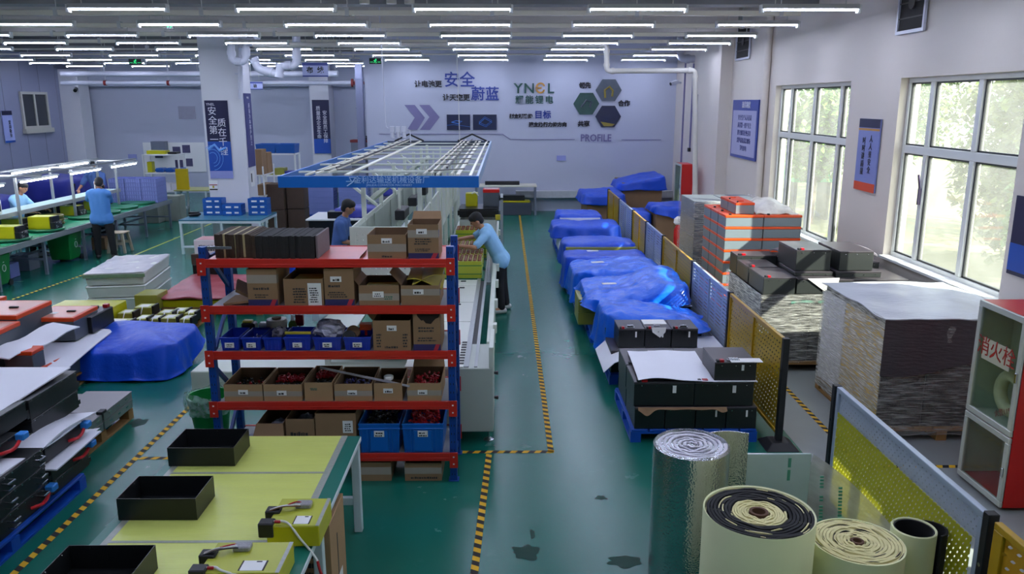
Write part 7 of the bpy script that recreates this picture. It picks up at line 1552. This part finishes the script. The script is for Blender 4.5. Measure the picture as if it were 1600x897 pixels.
hang_sign('pale blue hanging sign with two black characters right of the pillar', 472, 513, 98, 120, 18.3, '布  线'); hang_sign('small pale hanging sign with one character beside the pillar top', 387, 411, 128, 140, 24.0, '检')
m_exit = emit('exit_green', '#1fae62', 1.6); m_ek = mat('exit_dark', '#0c1a14', .4)
for px0, px1, py0, py1, Y, lab in ((259, 272, 31, 46, 13.0, 'green running man exit sign below the front tube rows at left'), (201, 222, 92, 101, 22.1, 'green exit sign far back at left above the white pipes'), (577, 596, 91, 100, 22.1, 'green exit sign at the upper left corner of the lettered wall'), (1061, 1067, 205, 220, 23.9, 'small green exit sign on the end wall by the right corner')):
    a, c_ = at_y(px0, py0, Y), at_y(px1, py1, Y); W, H = c_.x - a.x, a.z - c_.z; t = thing('exit_sign', lab, 'exit sign', (a.x, Y, c_.z), 0, 'exit signs'); MB().box(0, W, -.02, .02, 0, H).build('housing', m_ek, t, bevel=.004)
    b = MB(); u = min(W, H); cx = W / 2; b.cyl((cx + .02, -.024, H * .8), (cx + .02, -.02, H * .8), u * .1, 10); b.tube([(cx, -.022, H * .7), (cx - u * .05, -.022, H * .45), (cx + u * .2, -.022, H * .3), (cx + u * .1, -.022, H * .12)], u * .05, 6).tube([(cx - u * .05, -.022, H * .45), (cx - u * .25, -.022, H * .2)], u * .05, 6).tube([(cx - u * .28, -.022, H * .55), (cx, -.022, H * .68), (cx + u * .25, -.022, H * .58)], u * .045, 6); b.box(W * .08, W * .3, -.023, -.02, H * .3, H * .36).box(W * .7, W * .92, -.023, -.02, H * .3, H * .36); b.build('pictogram', m_exit, t)
    if Y < 23: MB().cyl((W / 2, 0, H), (W / 2, 0, 5.3 - c_.z), .007, 6).build('rod', m_hood, t)

# ------------------------------------------------------------------ pipes, ducts and vents
m_pipe = mat('pipe_white', '#c6c2ba', .35, var=.04); m_pipew = mat('pipe_cool_white', '#c9cbd8', .35, var=.03); m_clamp = mat('pipe_clamp_red', '#8a2a2a', .5)
def pipe(label, pts, r, m, name='pipe', cat='pipe', joints=True):
    P = [Vector(p) for p in pts]; out = [P[0]]
    for i in range(1, len(P) - 1):
        d0 = (P[i] - P[i-1]).normalized(); d1 = (P[i+1] - P[i]).normalized(); k = min(r * 1.6, (P[i] - P[i-1]).length * .45, (P[i+1] - P[i]).length * .45)
        for u in (0, .25, .5, .75, 1): out.append((P[i] - d0 * k).lerp(P[i], u).lerp(P[i].lerp(P[i] + d1 * k, u), u))
    out.append(P[-1]); t = thing(name, label, cat, P[0])
    if 3.5 < P[0].z < 4.9 and 3.5 < P[-1].z < 4.9 and abs(P[-1].x - P[0].x) > .5:
        for u in (.15, .5, .85): b = MB(); b.X = Matrix.Translation(-P[0]); q = P[0].lerp(P[-1], u); b.cyl(q, (q.x, q.y, 5.32), .008, 6); b.build('hanger_rod', m_hood, t)
    if 'conduit going down' in label: b = MB(); b.X = Matrix.Translation(-P[0]); q = P[0].lerp(P[-1], .5); b.box(q.x - .12, q.x, q.y - .02, q.y + .32, q.z - .02, q.z + .02); b.build('clip', m, t)
    b = MB(); b.X = Matrix.Translation(-P[0]); b.tube(out, r, 14); b.build('tube', m, t, smooth=True)
    if joints:
        for i in range(1, len(P) - 1):
            for d in ((P[i-1] - P[i]).normalized(), (P[i+1] - P[i]).normalized()):
                b = MB(); b.X = Matrix.Translation(-P[0]); q = P[i] + d * r * 1.7; b.cyl(q, q + d * r * 1.1, r * 1.22, 14); b.build('joint', m, t, smooth=True)
    return t
A = lambda x, y, Y=20.0: tuple(at_y(x, y, Y))
pipe('long cream drain pipe under the ceiling dropping beside the pier at right', [A(395, 70, 17.4), A(948, 70, 17.4), A(948, 111, 17.4), A(1086, 110, 17.4), (A(1087, 300, 17.4)[0], 17.4, A(1087, 318, 17.4)[2]), (A(1077, 322, 17.4)[0], 17.4, A(1087, 318, 17.4)[2] - .12)], .055, m_pipe)
pipe('white vertical pipe on the right wall left of the far window', [(4.93, 15.6, 5.3), (4.93, 15.6, .9)], .07, mat('pipe_warm_white', '#d8cfc6', .4), joints=False)
pipe('short white elbow pipe at the upper right corner of the end wall', [A(1062, 40, 21.0), A(1062, 92, 21.0), A(1085, 92, 21.0)], .09, m_pipew)
pipe('upper white pipe running along the far left hall under the ceiling', [(-13.9, 26, 4.07), (-5.4, 26, 4.07)], .085, m_pipew, joints=False)
tp = pipe('lower white pipe along the far left hall with red clamps', [(-14.1, 26.3, 3.8), (-4.9, 26.3, 3.8)], .07, m_pipew, joints=False)
for x in (-12.7, -10.7): 
    b = MB(); b.X = Matrix.Translation((14.1, -26.3, -3.8)); b.cyl((x, 26.3, 3.87), (x, 26.3, 5.3), .03, 8); b.build('hanger', m_pipew, tp); b = MB(); b.X = Matrix.Translation((14.1, -26.3, -3.8)); b.cyl((x - .04, 26.3, 3.8), (x + .04, 26.3, 3.8), .085, 14); b.build('red_clamp', m_clamp, tp)
b = MB(); b.X = Matrix.Translation((14.1, -26.3, -3.8)); b.cyl((-4.9, 26.3, 3.8), (-4.84, 26.3, 3.8), .13, 14).cyl((-4.78, 26.3, 3.8), (-4.72, 26.3, 3.8), .13, 14).cyl((-4.84, 26.3, 3.8), (-4.5, 26.3, 3.8), .05, 10); b.build('red_flange', m_clamp, tp)
PY = 17.6
pipe('white drain pipe with a tight bend right of the pillar top', [(A(362, 50, PY)[0], PY, 5.3), A(362, 96, PY), A(384, 97, PY), A(384, 66, PY), A(402, 66, PY), (A(402, 55, PY)[0], PY, 5.3)], .075, m_pipew)
pipe('white sloping drain pipe running right behind the hanging sign', [A(398, 96, PY), A(404, 108, PY), A(436, 117, PY), A(438, 103, PY), A(464, 103, PY), (A(466, 80, PY)[0], PY, 5.3)], .085, m_pipew)
pipe('thin white conduit going down the right side of the pillar', [A(376, 75, 18.2), A(376, 155, 18.2)], .05, m_pipew, joints=False)
pipe('short white pipe length ending right of the hanging sign', [(A(500, 115, 24)[0], 24.0, A(500, 115, 24)[2]), A(528, 115, 24)], .09, m_pipew, joints=False)
t = thing('vent_duct', 'pale square duct standing left of the lettered end wall', 'duct', (A(559, 225, 25.6)[0], 25.6, 0)); MB().box(0, .22, 0, .22, 0, 4.4).build('duct_body', m_wallp, t, bevel=.004); [MB().box(-.012, .232, -.012, .232, z, z + .04).build('flange', m_wallp, t) for z in (1.2, 2.1, 3.0, 3.9)]
for k, (px_, Y) in enumerate(((612, 12.5), (640, 12.5), (570, 12.5))): pipe('short cream stub pipe dropping from the ceiling near the front, %s' % ('left', 'right', 'leftmost')[k] , [(A(px_, 15, Y)[0], Y, 5.3), (A(px_, 15, Y)[0], Y, 4.62)], .075, m_pipe, joints=False)
for k, (y0, y1, z0, z1, lab) in enumerate(((9.9, 10.6, 4.03, 4.75, 'dark fan opening in the right wall above the near window'), (16.9, 17.9, 4.07, 4.8, 'dark fan opening in the right wall beyond the far window'))):
    t = thing('wall_vent', lab, 'vent', (4.985, y0, z0)); W, H = y1 - y0, z1 - z0
    b = MB(); b.box(-.03, 0, 0, W, 0, .04).box(-.03, 0, 0, W, H - .04, H).box(-.03, 0, 0, .04, .04, H - .04).box(-.03, 0, W - .04, W, .04, H - .04); b.build('vent_frame', m_pipew, t); MB().box(-.008, .0, .04, W - .04, .04, H - .04).build('dark_opening', mat('vent_dark', '#1d1b1a', .8), t)
    b = MB(); [b.box(-.02, -.012, .04, W - .04, H * q, H * q + .015) for q in (.25, .5, .75)]; b.cyl((-.03, W/2, H/2), (-.01, W/2, H/2), .08, 14); b.build('grille', mat('vent_grille', '#3a3533', .6), t)
def seccam(label, x, y, z, d, m):
    t = thing('security_camera', label, 'camera', (x, y, z)); MB().cyl((0, 0, 0), (d[0] * .2, d[1] * .2, .03), .025, 8).build('bracket', m, t); v = Vector((d[0], d[1], -.3)).normalized(); c0 = Vector((d[0] * .2, d[1] * .2, 0)); MB().cyl(c0 - v * .1, c0 + v * .14, .06, 14).build('camera_body', m, t, smooth=True); MB().cyl(c0 + v * .14, c0 + v * .15, .045, 14).build('lens', m_blkp, t)
c_ = at_y(1045, 130, 23.9); seccam('white security camera on a bracket by the upper right corner of the end wall', 4.98, 23.4, c_.z, (-1, -.5), m_pipew)
c_ = at_y(118, 140, 28.1); seccam('black security camera on the far left corner pier', -14.6, 28.19, c_.z, (.3, -1), m_blkp)
for k, (Y, z0, z1) in enumerate(((22.9, 1.3, 4.3), (21.9, 2.0, 4.2))): 
    t = thing('wall_conduit', 'thin dark cable conduit on the right wall near the far corner, %s' % ('left' if k == 0 else 'right'), 'conduit', (4.98, Y, z0)); MB().box(-.02, .02, -.02, .02, 0, z1 - z0).build('channel', m_ll, t); MB().box(-.05, .02, -.06, .06, -.1, 0).build('switch_box', m_dark, t)
# air line with regulators above the canopy
t = thing('air_regulator', 'white air regulator set with bowls above the far end of the canopy', 'regulator', A(622, 202, 16.6)); 
for k in range(3): MB().cbox(-.12 + .12 * k, 0, 0, .09, .09, .12).build('regulator_block', m_pipew, t, bevel=.008); MB().lathe([(.03, -.18), (.04, -.17), (.04, -.06), (.03, -.05)], 14, (-.12 + .12 * k, 0, 0)).build('bowl', m_pipew, t, smooth=True)
MB().tube([(-.2, 0, .02), (-.24, 0, .05), (-.26, 0, .6), (-.3, 0, 2.62)], .012, 6).tube([(.18, 0, 0), (.24, 0, -.02), (.25, 0, -.34)], .012, 6).build('air_hose', m_pipew, t)
t = thing('hanging_cable', 'thin grey cable hanging from the ceiling to the canopy centre', 'cable', A(713, 80, 16.4)); z_ = A(713, 80, 16.4)[2]; MB().tube([(0, 0, 5.3 - z_), (.005, 0, 0), (.03, 0, -1), (.04, 0, 2.45 - z_)], .008, 6).build('cord', m_hood, t)

# ------------------------------------------------------------------ outside the windows
def leaf_mat(n, c1, c2): return mat(n, c1, .6, col2=c2, vscale=3.0, var=.3)
LEAF = [leaf_mat('leaf_bright', '#6a8c34', '#446a28'), leaf_mat('leaf_mid', '#55803a', '#345a2c'), leaf_mat('leaf_yellowish', '#6a782c', '#45602a')]
m_bark = mat('bark', '#5b4a38', .9)
def tree(label, x, y, r, z0, z1, seed, lm, n=5200):
    t = thing('leafy_tree', label, 'tree', (x, y, -.3)); R = random.Random(seed); b = MB()
    for k in range(n):
        u = Vector((R.gauss(0, 1), R.gauss(0, 1), R.gauss(0, 1))).normalized() * (R.random() ** .45)
        lump = 1 + .25 * mnoise.noise(u * 2.5 + Vector((seed, 0, 0)))
        c = Vector((u.x * r * lump, u.y * r * lump, (z0 + z1) / 2 + .3 + u.z * (z1 - z0) / 2 * lump)); s = R.uniform(.08, .18)
        q = Matrix.Rotation(R.uniform(0, 6.28), 3, 'Z') @ Matrix.Rotation(R.uniform(-1, 1), 3, 'X')
        b.add([c + q @ Vector(v) for v in ((-s * .5, 0, 0), (0, -s * .9, .02), (s * .5, 0, 0), (0, s * .9, .02))], [(0, 1, 2, 3)])
    b.build('foliage', LEAF[lm], t)
    q = MB(); q.tube([(0, 0, 0), (.05, .02, (z0 + z1) / 2), (0, 0, z1 * .8)], .1, 8, rs=[.12, .09, .03]); q.build('trunk', m_bark, t, smooth=True)
tl = [(8.6, 9.2, 1.3, .2, 3.6, 0, 'bushy tree straight outside the near window, right'), (8.9, 11.6, 1.4, .1, 3.3, 1, 'bushy tree outside the near window, middle'), (9.4, 14.0, 1.5, .2, 4.4, 2, 'tall yellowish tree outside the near window, left'), (11.2, 12.5, 1.8, .3, 5.4, 0, 'tall bright tree standing behind the nearer bushes'), (11.8, 16.8, 1.9, .2, 5.0, 1, 'broad tree further off outside between the windows'), (12.0, 27.5, 2.2, .6, 4.8, 1, 'bushy tree outside the far window, left half'), (14.6, 30.5, 2.6, .8, 6.0, 2, 'tall yellowish tree beyond the green kiosk, outside the far window'), (9.0, 23.5, 1.0, .9, 3.6, 0, 'bright bush outside the far window, right half'), (16.5, 35.0, 3.2, .8, 6.5, 0, 'distant broad tree at the far left of the far window view'), (10.6, 9.6, 1.9, .2, 5.6, 1, 'tall tree right behind the nearest bush outside the near window'), (13.6, 14.5, 2.4, .2, 6.5, 2, 'high yellowish tree in the back outside the near window'), (15.5, 20.5, 2.8, .2, 7.0, 0, 'high broad tree in the back between the window views')]
for i, (x, y, r, a, c_, lm, lab) in enumerate(tl): tree(lab, x, y, r, a, c_, 40 + i, lm)
struct(MB().box(5.3, 40, -10, 60, -.4, -.3).build('floor_outside', mat('grass_ground', '#5f6a3c', .9, col2='#787450', vscale=1.5)))
c0 = at_y(1240, 285, 24.0); c1 = at_y(1311, 249, 24.0)
t = thing('green_kiosk', 'green kiosk with big white characters seen through the far window', 'kiosk', (c0.x, 24.0, -.3)); m_kg = mat('kiosk_green', '#159a58', .4, var=.05); W = c1.x - c0.x; zb_, zt_ = c0.z + .3, c1.z + .3
MB().box(0, W, 0, 1.2, zb_, zt_).build('cabin', m_kg, t, bevel=.02); MB().prism([(.02, .02, zt_), (W * .92, .02, zt_), (W * .78, .02, zt_ + .16), (.08, .02, zt_ + .16)], (0, 1.1, 0)).build('roof_box', mat('kiosk_pale_green', '#8fd0b0', .4), t, bevel=.01)
MB().box(.1, .2, .2, 1.0, 0, zb_).box(W - .2, W - .1, .2, 1.0, 0, zb_).build('base', m_dark, t); text('耀能锂电', .34, m_white, t, (W * .45, -.005, (zb_ + zt_) / 2), bold=.008)
struct(MB().box(8.6, 9.1, 18.4, 18.8, -.3, 6).build('wall_outside', mat('outside_wall', '#8d908e', .7)))
